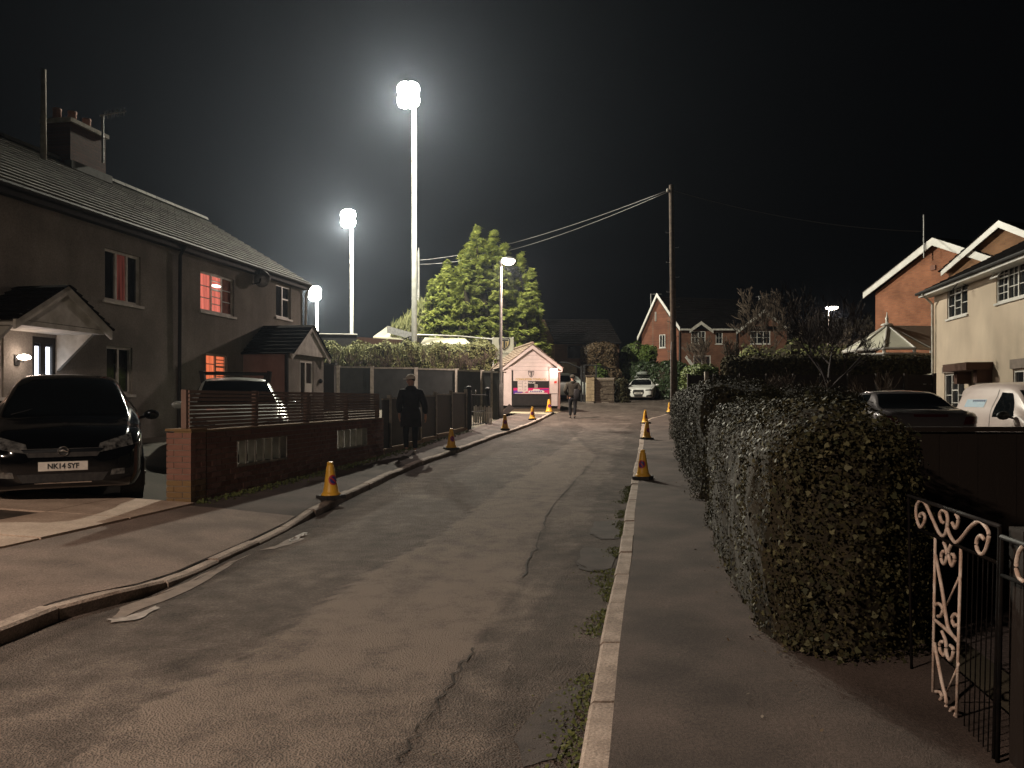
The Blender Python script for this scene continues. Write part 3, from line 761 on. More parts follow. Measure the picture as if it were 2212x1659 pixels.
mb = MB(); fb(mb, FH, ca + .1, cb - .1, .0, .95, 2.72, 2.80); build("canopy_soffit", mb, m_offwhite, house)
for q in (ca + .15, cb - .2):
    mb = MB(); mb.prism([(0, 2.72), (.75, 2.72), (0, 2.05)], q, q + .07, lambda p, z, a: FH(a, p, z)); build("canopy_bracket", mb, m_offwhite, house)
# lit wall lantern by the door
ls, lz = FH.hit(35, 772)
lant = thing("wall_lantern", "small glowing wall lantern beside the black front door", "wall lamp", FH(ls, .0, lz))
mb = MB(); fb(mb, FH, ls - .05, ls + .05, .0, .03, lz - .14, lz + .04); mb.tube([FH(ls, .02, lz - .06), FH(ls, .14, lz - .08), FH(ls, .16, lz - .03)], .012, 6); build("bracket", mb, m_black, lant)
mb = MB(); mb.lathe([(.02, -.05), (.09, -.03), (.11, .0), (.085, .035), (.02, .055)], 14, FH(ls, .16, lz)); build("lamp_shade", mb, e_bulb, lant, smooth=True)
def point(name, loc, wts, col, rad=.05, spot=None):
    l = bpy.data.lights.new(name, 'POINT'); l.energy = wts; l.color = col; l.shadow_soft_size = rad
    o = bpy.data.objects.new(name, l); COL.objects.link(o); o.location = loc; return o
point("wall_lantern_light", FH(ls, .38, lz + .02), PORCH_W, (1, .76, .62), .06)
point("door_glow_light", FH(cwx, .15, 1.9), 1.2, (.85, .9, 1), .15)
# satellite dish
ds, dz = FH.hit(545, 602)
dish = thing("satellite_dish", "small dark satellite dish on the house wall by the smallest upstairs window", "satellite dish", FH(ds, 0, dz - .2))
mb = MB(); mb.tube([FH(ds, 0, dz - .15), FH(ds, .22, dz - .12), FH(ds, .25, dz)], .018, 6); build("arm", mb, m_black, dish)
mb = MB(); mb.lathe([(.0, .02), (.12, .03), (.22, .075), (.24, .09), (.22, .085), (.1, .045), (0, .035)], 18, FH(ds, .26, dz), axis='y')
build("reflector", mb, m_steel, dish, smooth=True)
# brick chimney, pots, aerial, mast
k = (160 - HX) / FPX; FR_ = Fr(FH(0, -dep / 2, 0)[:2], DW, NW); cs0 = FR_.hit(163)
chim = thing("chimney_stack", "dark brick chimney stack with a row of clay pots on the roof ridge", "chimney", FH(cs0, -dep / 2, RZ))
ch = .95
mb = MB(); fb(mb, FH, cs0 - .62, cs0 + .62, -dep / 2 - .38, -dep / 2 + .38, RZ - .5, RZ + ch); build("stack", mb, BRICK("chimney_brick", (.09, .04, .03), (.06, .03, .022), (.05, .04, .035), dirv=(.1766, .9843, 0)), chim)
mb = MB(); fb(mb, FH, cs0 - .68, cs0 + .68, -dep / 2 - .44, -dep / 2 + .44, RZ + ch, RZ + ch + .1); build("coping", mb, m_concrete, chim)
for i in range(5):
    q = FH(cs0 - .5 + i * .25, -dep / 2 + (.12 if i % 2 else -.1), RZ + ch + .1); mb = MB()
    mb.lathe([(.11, 0), (.09, .22), (.105, .25), (.105, .30), (.07, .30), (.06, .1)], 12, q); build("chimney_pot", mb, m_brick, chim, smooth=True)
mb = MB(); fb(mb, FH, cs0 - .72, cs0 + .72, -dep / 2 + .3, -dep / 2 + .5, RZ - .22, RZ - .02); build("lead_flashing", mb, M("dull_lead", (.09, .088, .08), (.06, .058, .052), 6, .8), chim)
q = P3(94, 290, 17.6)
mast = thing("roof_mast", "tall pale straight pole standing on the roof left of the chimney", "mast", (q.x, q.y, 7.0))
mb = MB(); mb.tube([(q.x, q.y, 6.9), (q.x, q.y, ray_z(94, 150, 17.6))], [.07, .055], 10); build("pole", mb, m_concrete, mast, smooth=True)
q = P3(222, 300, 19.6); aer = thing("tv_aerial", "faint grey television aerial right of the chimney pots", "aerial", (q.x, q.y, RZ + .3))
mb = MB(); mb.tube([(q.x, q.y, RZ + .2), (q.x, q.y, ray_z(222, 248, 19.6))], .03, 8); build("pole", mb, m_steel, aer)
mb = MB(); mb.tube([P3(216, 250, 19.6), P3(272, 240, 19.2)], .02, 6)
for i in range(7):
    a = P3(226 + i * 7, 249 - i * 1.3, 19.6 - i * .05); mb.tube([a + Vector((0, 0, -.1)), a + Vector((0, 0, .1))], .01, 5)
build("antenna", mb, m_steel, aer)

# neighbour's entrance porch (gabled, towards the street)
pa = FH.hit(525); pt = 1.34; pb = pa + 2.25; pz0 = .62; pez, paz = 2.78, 3.63
porch = thing("entrance_porch", "small rendered entrance porch with black gabled roof facing the street", "porch", FH((pa + pb) / 2, pt / 2, pz0))
mb = MB(); fb(mb, FH, pa, pa + .12, .004, pt - .12, pz0 - .3, pez); build("side_wall", mb, m_rend2, porch)
mb = MB(); FP = Fr(FH(0, pt, 0)[:2], DW, NW); pdr = (FP.hit(648), FP.hit(677), pz0, 2.62)
holed_wall(mb, FP, pa, pb, pz0 - .3, pez, [pdr], .1); pm = (pa + pb) / 2
mb.add([FP(pa, 0, pez), FP(pb, 0, pez), FP(pm, 0, paz - .04)], [(0, 1, 2)])
fb(mb, FH, pb - .12, pb, .004, pt - .01, pz0 - .3, pez)
build("front_wall", mb, m_render, porch)
canopy(porch, FH, pa, pb, pt + .12, pez + .02, paz, name="porch")
s0, s1, z0, z1 = pdr; mb = MB(); fw = .07
fb(mb, FP, s0, s0 + fw, -.08, -.02, z0, z1); fb(mb, FP, s1 - fw, s1, -.08, -.02, z0, z1); fb(mb, FP, s0 + fw, s1 - fw, -.08, -.02, z1 - fw, z1)
c0 = s0 + (s1 - s0) * .42; fb(mb, FP, c0, c0 + fw, -.08, -.02, z0, z1 - fw); fb(mb, FP, c0 + fw, s1 - fw, -.08, -.02, z0, z0 + .3); fb(mb, FP, c0 + fw, s1 - fw, -.08, -.02, z0 + .95, z0 + 1.35)
dr = build("door", mb, m_white, porch)
for a, b, c, d in ((s0 + fw, c0, z0, z1 - fw), (c0 + fw, s1 - fw, z0 + .3, z0 + .95), (c0 + fw, s1 - fw, z0 + 1.35, z1 - fw)):
    p = MB(); fb(p, FP, a, b, -.06, -.05, c + .003, d - .003); build("pane", p, m_glass, dr)
mb = MB(); mb.tube([FH(pa - .06, pt - .03, pez - .05), FH(pa - .06, pt - .03, pz0 - .2)], .055, 8); build("drainpipe", mb, m_black, porch)
mb = MB(); q = FP((s1 + pb) / 2 + .05, .03, 2.05); mb.lathe([(0, 0), (.07, .005), (.07, .03), (0, .04)], 12, q, axis='y'); build("house_plaque", mb, m_black, porch)

# ================================================================== BRICK GARDEN WALL with pierced openings and slatted screen
FW = Fr((WLx(9.5), 9.5), (.173, .985), (.985, -.173))
s_end = FW.hit(829)
WT = 1.095
wall = thing("brick_garden_wall", "low red brick garden wall with pierced openings and a mossy end pillar", "garden wall", FW(s_end / 2, -.11, .25))
op = []
for a, b in ((512, 620), (728, 793)):
    sa, za = FW.hit(a, 955); sb, zb = FW.hit(b, 950); op.append((sa, sb, .60, .93))
mb = MB()
def wbase(s): x, y, z = FW(s, 0, 0); return H(x, y) - .12
xsx = sorted(set([.36, s_end] + [o_ for q in op for o_ in q[:2]]))
for i in range(len(xsx) - 1):
    a, b = xsx[i], xsx[i + 1]; m_ = (a + b) / 2; zb = min(wbase(a), wbase(b))
    if any(q[0] < m_ < q[1] for q in op):
        fb(mb, FW, a, b, -.205, -.008, zb, .597); fb(mb, FW, a, b, -.205, -.008, .933, WT - .003)
    else: fb(mb, FW, a, b, -.205, -.008, zb, WT - .003)
core = build("mortar_core", mb, m_mortar, wall)
bricks = []
bl, bh_, g = .215, .065, .010
c0 = WT - .01 - bh_
row = 0; z = c0
while z > 0.0:
    s = .36 + (0 if row % 2 == 0 else -.1125)
    while s < s_end:
        a, b = max(s, .36), min(s + bl, s_end)
        if b - a > .05 and z + bh_ > wbase((a + b) / 2) + .1:
            ov = [q for q in op if a < q[1] and b > q[0] and z < q[3] and z + bh_ > q[2]]
            if ov:
                q = ov[0]
                if a < q[0] - .04: bricks.append((a, q[0], z))
                if b > q[1] + .04: bricks.append((q[1], b, z))
            else: bricks.append((a, b, z))
        s += bl + g
    z -= bh_ + g; row += 1
bricks.sort(key=lambda q: q[0])
def brick_box(mb, F, a, b, t0, t1, z0, z1):
    j = random.uniform(-.003, .003)
    mb.box(a, b, t0, t1 + j, z0 + random.uniform(-.001, .001), z1, T=lambda x, y, z: F(x, y, z))
# pillar at the near end: bricks on its visible faces
pw = .335
mb = MB(); fb(mb, FW, 0.01, pw - .01, -pw + .01, -.008, -.0, WT + .0); build("pillar_core", mb, m_mortar, wall)
pil = []
z = WT - bh_; row = 0
while z > .13:
    sp_ = [(-pw, -pw + .215), (-pw + .225, .002)] if row % 2 == 0 else [(-pw, -pw + .10), (-pw + .11, .002)]
    for a, b in sp_:
        m2 = MB(); fb(m2, FW, random.uniform(-.003, .002), .1025, a, b, z, z + bh_); pil.append(m2)
    for a, b in ([(.112, .327)] if row % 2 == 0 else [(.1125, .1125 + .1), (.2225, .33)]):
        m2 = MB(); fb(m2, FW, a, b, -.1, .002 + random.uniform(-.002, .003), z, z + bh_); pil.append(m2)
    z -= bh_ + g; row += 1
m_brickmoss = M("mossy_brick", (.22, .12, .065), (.20, .14, .055), 5, .95, .6, 60, island=True)
nb = 0
for i, m2 in enumerate(pil):
    zz = sum(v[2] for v in m2.v) / len(m2.v); build("brick", m2, m_brickmoss if zz < .5 else m_brick, wall); nb += 1
mb = MB(); rest = MB()
for a, b, z in bricks:
    if nb < 292: m2 = MB(); brick_box(m2, FW, a, b, -.1, .0, z, z + bh_); build("brick", m2, m_brick, wall); nb += 1
    else: brick_box(rest, FW, a, b, -.1, .0, z, z + bh_)
if rest.v: build("brickwork", rest, m_brick, wall, kind="stuff")
mb = MB(); fb(mb, FW, .0, s_end, -.23, .012, WT + .001, WT + .022); fb(mb, FW, -.012, pw + .01, -pw - .012, .0121, WT + .0212, WT + .05); build("coping", mb, m_brickmoss, wall)
for q in op:
    nbr = 6 if q is op[0] else 5
    for i in range(nbr + 1):
        s = q[0] + (q[1] - q[0]) * (i + .0) / nbr
        m2 = MB(); fb(m2, FW, max(q[0], s - .022), min(q[1], s + .022), -.10, .003, q[2] + .003, q[3] - .003); build("baluster", m2, m_offwhite, wall)
    m2 = MB(); fb(m2, FW, q[0], q[1], -.14, .004, q[2] - .025, q[2] + .002); build("sill", m2, m_concrete, wall)
# slatted screen
scr = thing("slatted_screen", "brown horizontal slat screen fixed above the brick garden wall", "fence", FW(s_end / 2, -.13, WT))
LT = 1.64
s = .12; n_ = 4
for i in range(n_ + 1):
    a = s + (s_end - s) * i / n_; m2 = MB(); fb(m2, FW, a - .035, a + .035, -.19, -.12, WT - .2, LT); build("post", m2, m_slat, scr)
rows = 10; hh = (LT - WT - .03) / rows
for i in range(n_):
    a = s + (s_end - s) * i / n_; b = s + (s_end - s) * (i + 1) / n_
    for k_ in range(rows):
        z = WT + .03 + k_ * hh; j = random.uniform(-.004, .004); gap = .013 if i < 2 else .006
        m2 = MB(); fb(m2, FW, a + .004, b - .004, -.115, -.095 + j, z + gap / 2, z + hh - gap / 2); build("slat", m2, m_slat, scr)

# ================================================================== LOW DARK FENCE beyond the wall
f0 = s_end + .05; f1 = FW.hit(1011)
lf = thing("low_panel_fence", "low black panel fence with thin pale posts beside the pavement", "fence", FW((f0 + f1) / 2, -.1, .5))
fpx = [847, 884, 912, 945, 979, 1010]
for px in fpx:
    a = FW.hit(px); x, y, _ = FW(a, 0, 0); g0 = H(x, y)
    m2 = MB(); fb(m2, FW, a - .045, a + .045, -.11, -.02, g0 - .1, g0 + 1.30); build("post", m2, m_concrete, lf)
ss = [f0] + [FW.hit(p) for p in fpx]
for i in range(len(ss) - 1):
    a, b = ss[i] + .046, ss[i + 1] - .046; x, y, _ = FW((a + b) / 2, 0, 0); g0 = H(x, y); 
    m2 = MB(); fb(m2, FW, a, b, -.08, -.05, g0 + .12, g0 + 1.19); build("panel", m2, m_blackplastic, lf)
    m2 = MB(); fb(m2, FW, a, b, -.085, -.045, g0 + 1.192, g0 + 1.225); build("rail", m2, m_concrete, lf)
    m2 = MB(); n3 = max(1, int((b - a) / .9))
    fb(m2, FW, a - .03, b + .03, -.12, -.0, g0 - .1, g0 + .11); build("gravel_board", m2, m_brickmoss, lf)
# ================================================================== GATE at the end of the low fence
gts = FW.hit(1016); g0 = H(*FW(gts, 0, 0)[:2])
gate = thing("garden_gate", "black iron garden gate between two round topped black posts", "gate", FW(gts + .8, -.05, g0))
ge = FW.hit(1056)
for a in (gts, ge):
    m2 = MB(); q = FW(a, -.05, g0); m2.lathe([(.085, -.05), (.085, 1.22), (.06, 1.24), (.10, 1.29), (.09, 1.36), (.04, 1.40)], 12, q); build("post", m2, m_black, gate, smooth=True)
m2 = MB(); 
for z in (.12, .55, 1.12): m2.tube([FW(gts + .1, -.05, g0 + z), FW(ge - .1, -.05, g0 + z)], .018, 6)
build("gate_rail", m2, m_black, gate)
nbar = 11
for i in range(nbar):
    a = gts + .12 + (ge - gts - .24) * i / (nbar - 1); m2 = MB(); m2.tube([FW(a, -.05, g0 + .08), FW(a, -.05, g0 + 1.15)], .011, 6); build("bar", m2, m_black, gate)
for i in range(2):
    a = gts + .3 + i * .75; m2 = MB(); pts = [FW(a + .07 * math.cos(q) , -.05, g0 + 1.2 + .07 * math.sin(q)) for q in [k * PI / 5 for k in range(8)]]; m2.tube(pts, .016, 6); build("scroll", m2, m_steel, gate)
# white rail fence behind the gate
wf = thing("white_picket_panel", "short white slatted panel seen through the black gate", "fence", P3(1040, 890, 27))
for i in range(9):
    q = P3(1024 + i * 4.6, 880, 27.2); g1 = H(q.x, q.y); m2 = MB(); m2.box(q.x - .028, q.x + .028, q.y, q.y + .02, g1, g1 + (.62 if i % 2 else .58)); build("slat", m2, m_white, wf)
q0 = P3(1022, 880, 27.23); q1 = P3(1063, 880, 27.23); m2 = MB(); m2.box(q0.x, q1.x, q0.y, q0.y + .02, H(q0.x, q0.y) + .32, H(q0.x, q0.y) + .36); build("rail", m2, m_white, wf)

# ================================================================== GREY PANEL FENCE with concrete posts
gf = thing("grey_panel_fence", "tall grey panel fence with concrete posts in front of the bank", "fence", P3(900, 860, 33.5))
gp = [(700, 34.9, 794), (731, 34.5, 794), (804, 34.0, 796), (899, 33.6, 798), (987, 33.0, 801), (1042, 31.8, 804), (1064, 30.8, 805), (1079, 30.2, 806)]
for i, (px, y, top) in enumerate(gp):
    q = P3(px, top - 3, y); g1 = H(q.x, q.y) - .1
    if i not in (0, 7): m2 = MB(); m2.box(q.x - .075, q.x + .075, q.y - .075, q.y + .075, g1, q.z + .03); build("post", m2, m_concrete, gf)
    if i:
        p = P3(gp[i - 1][0], gp[i - 1][2] - 2, gp[i - 1][1]); d = (q - p); d.z = 0; L = d.length; d.normalize(); e = Vector((-d.y, d.x, 0)); gl0 = min(g1, H(p.x, p.y) - .1)
        def T(a, b, c, p=p, d=d, e=e, zt=q.z, zs=p.z, L=L): v = p + d * a + e * b; return (v.x, v.y, (zs + (zt - zs) * a / L + (c - 10)) if c > 5 else c)
        nbd = 6; zb = gl0
        m2 = MB(); m2.box(.08, L - .08, -.02, .02, zb, 10 - .05, T=T); build("panel", m2, m_greypanel, gf)
        m2 = MB(); m2.box(.08, L - .08, -.035, .035, 10 - .048, 10 + .02, T=T); build("rail", m2, m_concrete, gf)
# dark shed-like panel beside the porch
q0 = P3(694, 788, 30); q1 = P3(728, 796, 30.5)
shed = thing("dark_side_fence", "dark flat topped fence panel joining the porch to the grey fence", "fence", (q0.x, q0.y, .9))
m2 = MB(); m2.box(q0.x, q1.x, 30, 30.3, .6, q0.z); build("panel", m2, m_darkboard, shed); m2 = MB(); m2.box(q0.x - .05, q1.x + .05, 29.95, 30.35, q0.z + .002, q0.z + .08); build("capping", m2, m_black, shed)

# ================================================================== STREET LAMPS AND FLOODLIGHTS
def lamp_area(name, loc, wts, col, size, rot=(0, 0, 0), spread=180):
    l = bpy.data.lights.new(name, 'AREA'); l.shape = 'DISK'; l.size = size; l.energy = wts; l.color = col; l.spread = R(spread)
    o = bpy.data.objects.new(name, l); COL.objects.link(o); o.location = loc; o.rotation_euler = rot; return o
def street_lamp(label, base, head, wts, poler=.07, armr=.035, col=(1.0, .80, .68), hs=.27, group="street lamps", glow=None, gs=1.0):
    base = Vector(base); head = Vector(head)
    t = thing("street_lamp", label, "street lamp", base, group=group)
    mb = MB(); mb.tube([base - Vector((0, 0, .2)), base + Vector((0, 0, 1.3)), base + Vector((0, 0, 1.35)), (base.x, base.y, head.z - .15)], [poler * 1.5, poler * 1.5, poler, poler * .75], 12); build("pole", mb, M("lamp_column_paint", (.10, .09, .08), (.06, .055, .05), 6, .7, spec=.2), t, smooth=True, autosm=40)
    d = Vector((head.x - base.x, head.y - base.y, 0)); L = d.length; d.normalize()
    mb = MB(); mb.tube([(base.x, base.y, head.z - .18), (base.x, base.y, head.z - .02), base + d * L * .3 + Vector((0, 0, head.z - base.z + .05)), base + d * (L - hs * .6) + Vector((0, 0, head.z - base.z + .06))], armr, 8); build("arm", mb, m_steel, t, smooth=True)
    e = Vector((-d.y, d.x, 0))
    mb = MB()
    prof_ = [(-1.2, .25, .05), (-1.0, .7, .09), (-.3, 1, .12), (.5, 1, .11), (1.0, .75, .08), (1.2, .2, .03)]
    rings = []
    for a, wd, hh_ in prof_:
        rings.append([head + d * (a * hs) + e * (math.cos(q) * wd * hs * .55) + Vector((0, 0, max(0, math.sin(q)) * hh_ + .015)) for q in [k * 2 * PI / 10 for k in range(10)]])
    vs = [v for r_ in rings for v in r_]; fs = [(i * 10 + k, i * 10 + (k + 1) % 10, (i + 1) * 10 + (k + 1) % 10, (i + 1) * 10 + k) for i in range(5) for k in range(10)] + [tuple(range(9, -1, -1)), tuple(50 + k for k in range(10))]
    mb.add(vs, fs); build("lamp_housing", mb, m_steel, t, smooth=True)
    mb = MB(); mb.lathe([(.02 * gs, -.20), (.18 * gs, -.16), (.27 * gs, -.06), (.27 * gs, .0), (.1, .008)], 16, head + Vector((0, 0, .0))); b_ = build("lamp_shade", mb, glow or e_street, t, smooth=True)
    b_.visible_shadow = True
    lamp_area("street_lamp_light", head + Vector((0, 0, -.24)), wts, col, .30)
    return t
lb = G(1082, 905, .1); lb.z = H(lb.x, lb.y)
lh = P3(1098, 562, lb.y - .1)
LAMP_A = street_lamp("tall street lamp lit beside the ticket hut with a slim pole", lb, lh, STREET_W, hs=.24)
lb2 = P3(1788, 860, 60); lh2 = P3(1797, 664, 60); lb2.z = 2.0
street_lamp("distant lit street lamp between the brick house and the conservatory", lb2, lh2, 1500, poler=.10, hs=.4, gs=1.7)
NB = Vector((-6.7, -.6, .2))
street_lamp("lit street lamp on the left pavement behind the viewer", NB, NB + Vector((1.1, .1, 5.6)), NEAR_W, col=(1.0, .78, .62))
def floodlight(px, py, y, label, base_z=1.0, wts=FLOOD_W, head=True, r=.13, aim=None, hs=1.0):
    top = P3(px, py, y); ppx = px + 13 * 38.7 / y; bx = (ppx - HX) / FPX * y
    t = thing("floodlight_mast", label, "floodlight", (bx, y, base_z), group="floodlight masts round the sports ground")
    mb = MB(); mb.tube([(bx, y, base_z), (bx, y, base_z + 3), (bx, y, top.z)], [r * 1.25, r * 1.1, r * .75], 12); build("mast", mb, M("mast_paint", (.55, .56, .52), (.42, .43, .4), 5, .5), t, smooth=True)
    c = Vector((top.x, y, top.z))
    mb = MB(); mb.tube([(c.x - .55, y + .12, c.z - .35), (bx + .12, y + .12, c.z - .35)], .05, 6); mb.tube([(c.x - .55, y + .12, c.z + .45), (bx + .12, y + .12, c.z + .45)], .05, 6); mb.tube([(bx, y, c.z - .8), (bx, y + .1, c.z + .6)], .06, 6); build("crossarm", mb, m_steel, t)
    for i in range(2):
        for j in range(2):
            q = c + Vector(((i - .5) * .32 * hs, -.02, (j - .5) * .56 * hs))
            mb = MB(); mb.lathe([(.0, .02), (.20, .04), (.34, .0), (.36, -.12), (.30, -.22), (.12, -.30), (0, -.32)], 14, q + Vector((0, .32 + .02, 0)) if False else q, axis='y')
            hgt = build("floodlight_housing", mb, m_steel, t, smooth=True)
            hgt.location = Vector((0, .34, 0))
            mb = MB(); mb.lathe([(0, -.09 * hs), (.18 * hs, -.075 * hs), (.30 * hs, -.04), (.42 * hs, .03), (.42 * hs, .04), (0, .06)], 20, q, axis='y'); build("lens", mb, e_flood, t, smooth=True)
    if aim is None: point("floodlight_light", c + Vector((-.1, -.85, -.75)), wts, (1.0, .94, .77), .30)
    else:
        l = bpy.data.lights.new("floodlight_light", 'SPOT'); l.energy = wts; l.color = (.93, .98, .82); l.shadow_soft_size = .28; l.spot_size = R(172); l.spot_blend = 1.0
        o = bpy.data.objects.new("floodlight_light", l); COL.objects.link(o); q = c + Vector((-.1, .75, -.6)); o.location = q; o.rotation_euler = (Vector(aim) - q).to_track_quat('-Z', 'Y').to_euler()
    return t
floodlight(882, 205, 38.7, "tallest and nearest floodlight mast rising behind the grey fence", 1.2, FLOOD_W * .85)
floodlight(752, 472, 64.0, "middle floodlight mast standing between the house roof and the tallest mast", 1.2, FLOOD_W * .9, r=.15, hs=1.12)
floodlight(680, 634, 108.0, "farthest floodlight mast just beside the corner of the long grey house", 1.2, FLOOD_W * .9, r=.2, hs=1.55)
t = thing("flag_pole", "thin white pole without lamp right behind the tallest floodlight mast", "pole", (P3(904.5, 700, 58).x, 58, 1.2))
mb = MB(); x_ = P3(904.5, 700, 58).x; mb.tube([(x_, 58, 1.2), (x_, 58, ray_z(904, 548, 58)), (x_, 58, ray_z(904, 535, 58))], [.08, .07, .02], 8); build("pole", mb, m_white, t, smooth=True)

# ================================================================== TICKET HUT
hutY = 36.9; g1 = 1.02
FK = Fr((0, hutY), (1, .0), (0, -1))
kx = lambda px, y=hutY: (px - HX) / FPX * y
kz = lambda py, y=hutY: ray_z(0, py, y)
hut = thing("ticket_hut", "small pitched roof ticket hut with white front, price boards and bright right panel", "ticket hut", (kx(1147), hutY, g1))
xL, xR = kx(1089), kx(1207); xm = (kx(1086) + kx(1211)) / 2; ezh = kz(793); azh = kz(751)
mb = MB(); D_ = 4.2
mb.box(xL, xR, hutY + .05, hutY + .12, g1 - .2, kz(785)); 
mb.box(xL, xL + .08, hutY + .12, hutY + D_, g1 - .2, kz(795)); mb.box(xR - .08, xR, hutY + .12, hutY + D_, g1 - .2, kz(795))
build("timber_wall", mb, m_hutblack, hut)
# horizontal boards of the gable
gy0 = kz(793); 
nb_ = 6; zt = azh - .02; zb_ = kz(800)
bz = [zb_ + (zt - zb_) * i / nb_ for i in range(nb_ + 1)]
hwid = (xR + .02 - xL) / 2
for i in range(nb_):
    z0_, z1_ = bz[i] + .006, bz[i + 1]
    f = lambda z: max(.02, hwid * min(1, (azh + .02 - z) / (azh - ezh)))
    a0, a1 = f(z0_), f(z1_); m2 = MB(); m2.prism([(xm - a0, z0_), (xm + a0, z0_), (xm + a1, z1_), (xm - a1, z1_)], hutY + .0, hutY + .045, lambda p, q, a: (p, a, q)); build("gable_board", m2, m_hutwhite, hut)
m2 = MB(); m2.box(kx(1108), kx(1187), hutY - .03, hutY + .04, kz(823), kz(800) - .004); build("fascia_sign", m2, m_hutwhite, hut)
m2 = MB(); m2.box(kx(1086.5), kx(1104), hutY - .05, hutY + .04, kz(876), kz(797)); build("white_panel", m2, m_hutwhite, hut)
m2 = MB(); m2.box(kx(1086), kx(1105), hutY - .07, hutY + .04, kz(796.5), kz(791)); build("panel_cap", m2, m_hutwhite, hut)
m2 = MB(); m2.box(kx(1187.5), kx(1206), hutY - .09, hutY + .04, kz(850), kz(795)); build("shutter_leaf", m2, m_hutwhite, hut)
m2 = MB(); m2.box(kx(1192), kx(1205.5), hutY - .06, hutY + .04, kz(877), kz(851)); build("white_panel", m2, m_hutwhite, hut)
m2 = MB(); m2.box(kx(1206.5), kx(1212), hutY + .0, hutY + .3, g1 - .2, kz(797)); build("corner_post", m2, m_rend2, hut)
m2 = MB(); m2.box(kx(1188), kx(1191.6), hutY - .02, hutY + .04, kz(877), kz(851)); build("corner_post", m2, m_wood, hut)
# barge boards and roof
for sg in (-1, 1):
    xo = xm + sg * (hwid + .16); m2 = MB(); zo = ezh - .10
    m2.prism([(xo, zo - .10), (xo, zo + .08), (xm, azh + .12), (xm, azh - .06)], hutY - .20, hutY - .14, lambda p, q, a: (p, a, q)); build("bargeboard", m2, m_hutwhite, hut)
    m2 = MB(); m2.box(min(xo, xo - sg * .22), max(xo, xo - sg * .22), hutY - .14, hutY + .05, zo - .13, zo - .09); build("eave_box", m2, m_hutwhite, hut)
m2 = MB()
for sg in (-1, 1):
    xo = xm + sg * (hwid + .2); zo = ezh - .06
    course_roof(m2, (xo, hutY - .26, zo), (xo, hutY + D_ + .2, zo), (xm, hutY + D_ + .2, azh + .17), (xm, hutY - .26, azh + .17), 9, .035)
rf = build("roof", m2, m_tilebrown, hut)
m2 = MB(); m2.tube([(xm, hutY - .26, azh + .22), (xm, hutY + D_ + .2, azh + .22)], .07, 8); build("ridge_tiles", m2, m_tilebrown, rf)
# counter opening
m2 = MB(); m2.box(kx(1105), kx(1187), hutY - .015, hutY + .045, kz(876), kz(851.5)); build("counter_front", m2, m_hutblack, hut)
m2 = MB(); m2.box(kx(1104.5), kx(1187), hutY + .01, hutY + .045, kz(851), kz(824)); build("serving_hatch", m2, m_hutblack, hut)
# banner
m2 = MB(); m2.box(kx(1108), kx(1187), hutY - .06, hutY - .045, kz(851), kz(838)); bn = build("banner", m2, m_magenta, hut)
m2 = MB(); m2.prism([(kx(1108), kz(850.9)), (kx(1122), kz(850.9)), (kx(1130), kz(846)), (kx(1118), kz(843)), (kx(1108), kz(844))], hutY - .066, hutY - .0605, lambda p, q, a: (p, a, q)); build("banner_stripe", m2, m_purple, bn)
m2 = MB(); m2.prism([(kx(1160), kz(842)), (kx(1186), kz(840.5)), (kx(1186), kz(842)), (kx(1164), kz(844))], hutY - .066, hutY - .0605, lambda p, q, a: (p, a, q)); build("banner_stripe", m2, m_purple, bn)
m2 = MB(); m2.box(kx(1111), kx(1183), hutY - .066, hutY - .0605, kz(850.6), kz(848.6)); build("banner_strip", m2, m_hutwhite, bn)
m2 = MB(); m2.prism([(kx(1140), kz(848.2)), (kx(1175), kz(848.2)), (kx(1176), kz(845)), (kx(1172), kz(843)), (kx(1166), kz(843.5)), (kx(1165), kz(840.5)), (kx(1152), kz(840)), (kx(1150), kz(843.5)), (kx(1141), kz(844))], hutY - .067, hutY - .0605, lambda p, q, a: (p, a, q)); build("banner_cloud", m2, m_white, bn)
m2 = MB(); m2.prism([(kx(1124), kz(843)), (kx(1130), kz(848)), (kx(1133), kz(848)), (kx(1138), kz(843))], hutY - .067, hutY - .0605, lambda p, q, a: (p, a, q)); build("banner_shield", m2, m_white, bn)
for i in range(6): m2 = MB(); m2.lathe([(.035, -.0), (.035, .004)], 8, (kx(1146 + i * 4.6), hutY - .072, kz(845.8)), axis='y'); build("banner_mark", m2, m_purple, bn)
# white price sheets and price board
def sheet(x0, x1, y0, y1, rows):
    m2 = MB(); m2.box(kx(x0), kx(x1), hutY - .075, hutY - .068, kz(y1), kz(y0)); o = build("price_sheet", m2, m_hutwhite, hut)
    for s_, px, py, sz in rows: text(o, s_, sz, (kx(px), hutY - .079, kz(py)), R(90), 0, m_ink)
sheet(1117, 1127.5, 823.5, 846, [("ADULTS", 1122, 828, .055), ("CONCS", 1122, 835, .055), ("U16", 1122, 842, .055)])
sheet(1128, 1139.5, 823.5, 846, [("£8", 1134, 828, .085), ("£4", 1134, 835.5, .085), ("£1", 1134, 842, .085)])
m2 = MB(); m2.box(kx(1141), kx(1178), hutY - .04, hutY - .02, kz(838), kz(824)); pb_ = build("price_board", m2, m_hutblack, hut)
text(pb_, "PRICES", .12, (kx(1148), hutY - .045, kz(827)), R(90), 0, m_white, bold=.002)
for i in range(4): m2 = MB(); m2.box(kx(1154), kx(1161.5), hutY - .045, hutY - .041, kz(831.5 + i * 2), kz(830.3 + i * 2)); build("price_line", m2, m_offwhite, pb_)
text(hut, "CONGLETON TOWN F.C.", .125, (kx(1147), hutY - .036, kz(819.5)), R(90), 0, m_gold, bold=.004, sx=1.06)
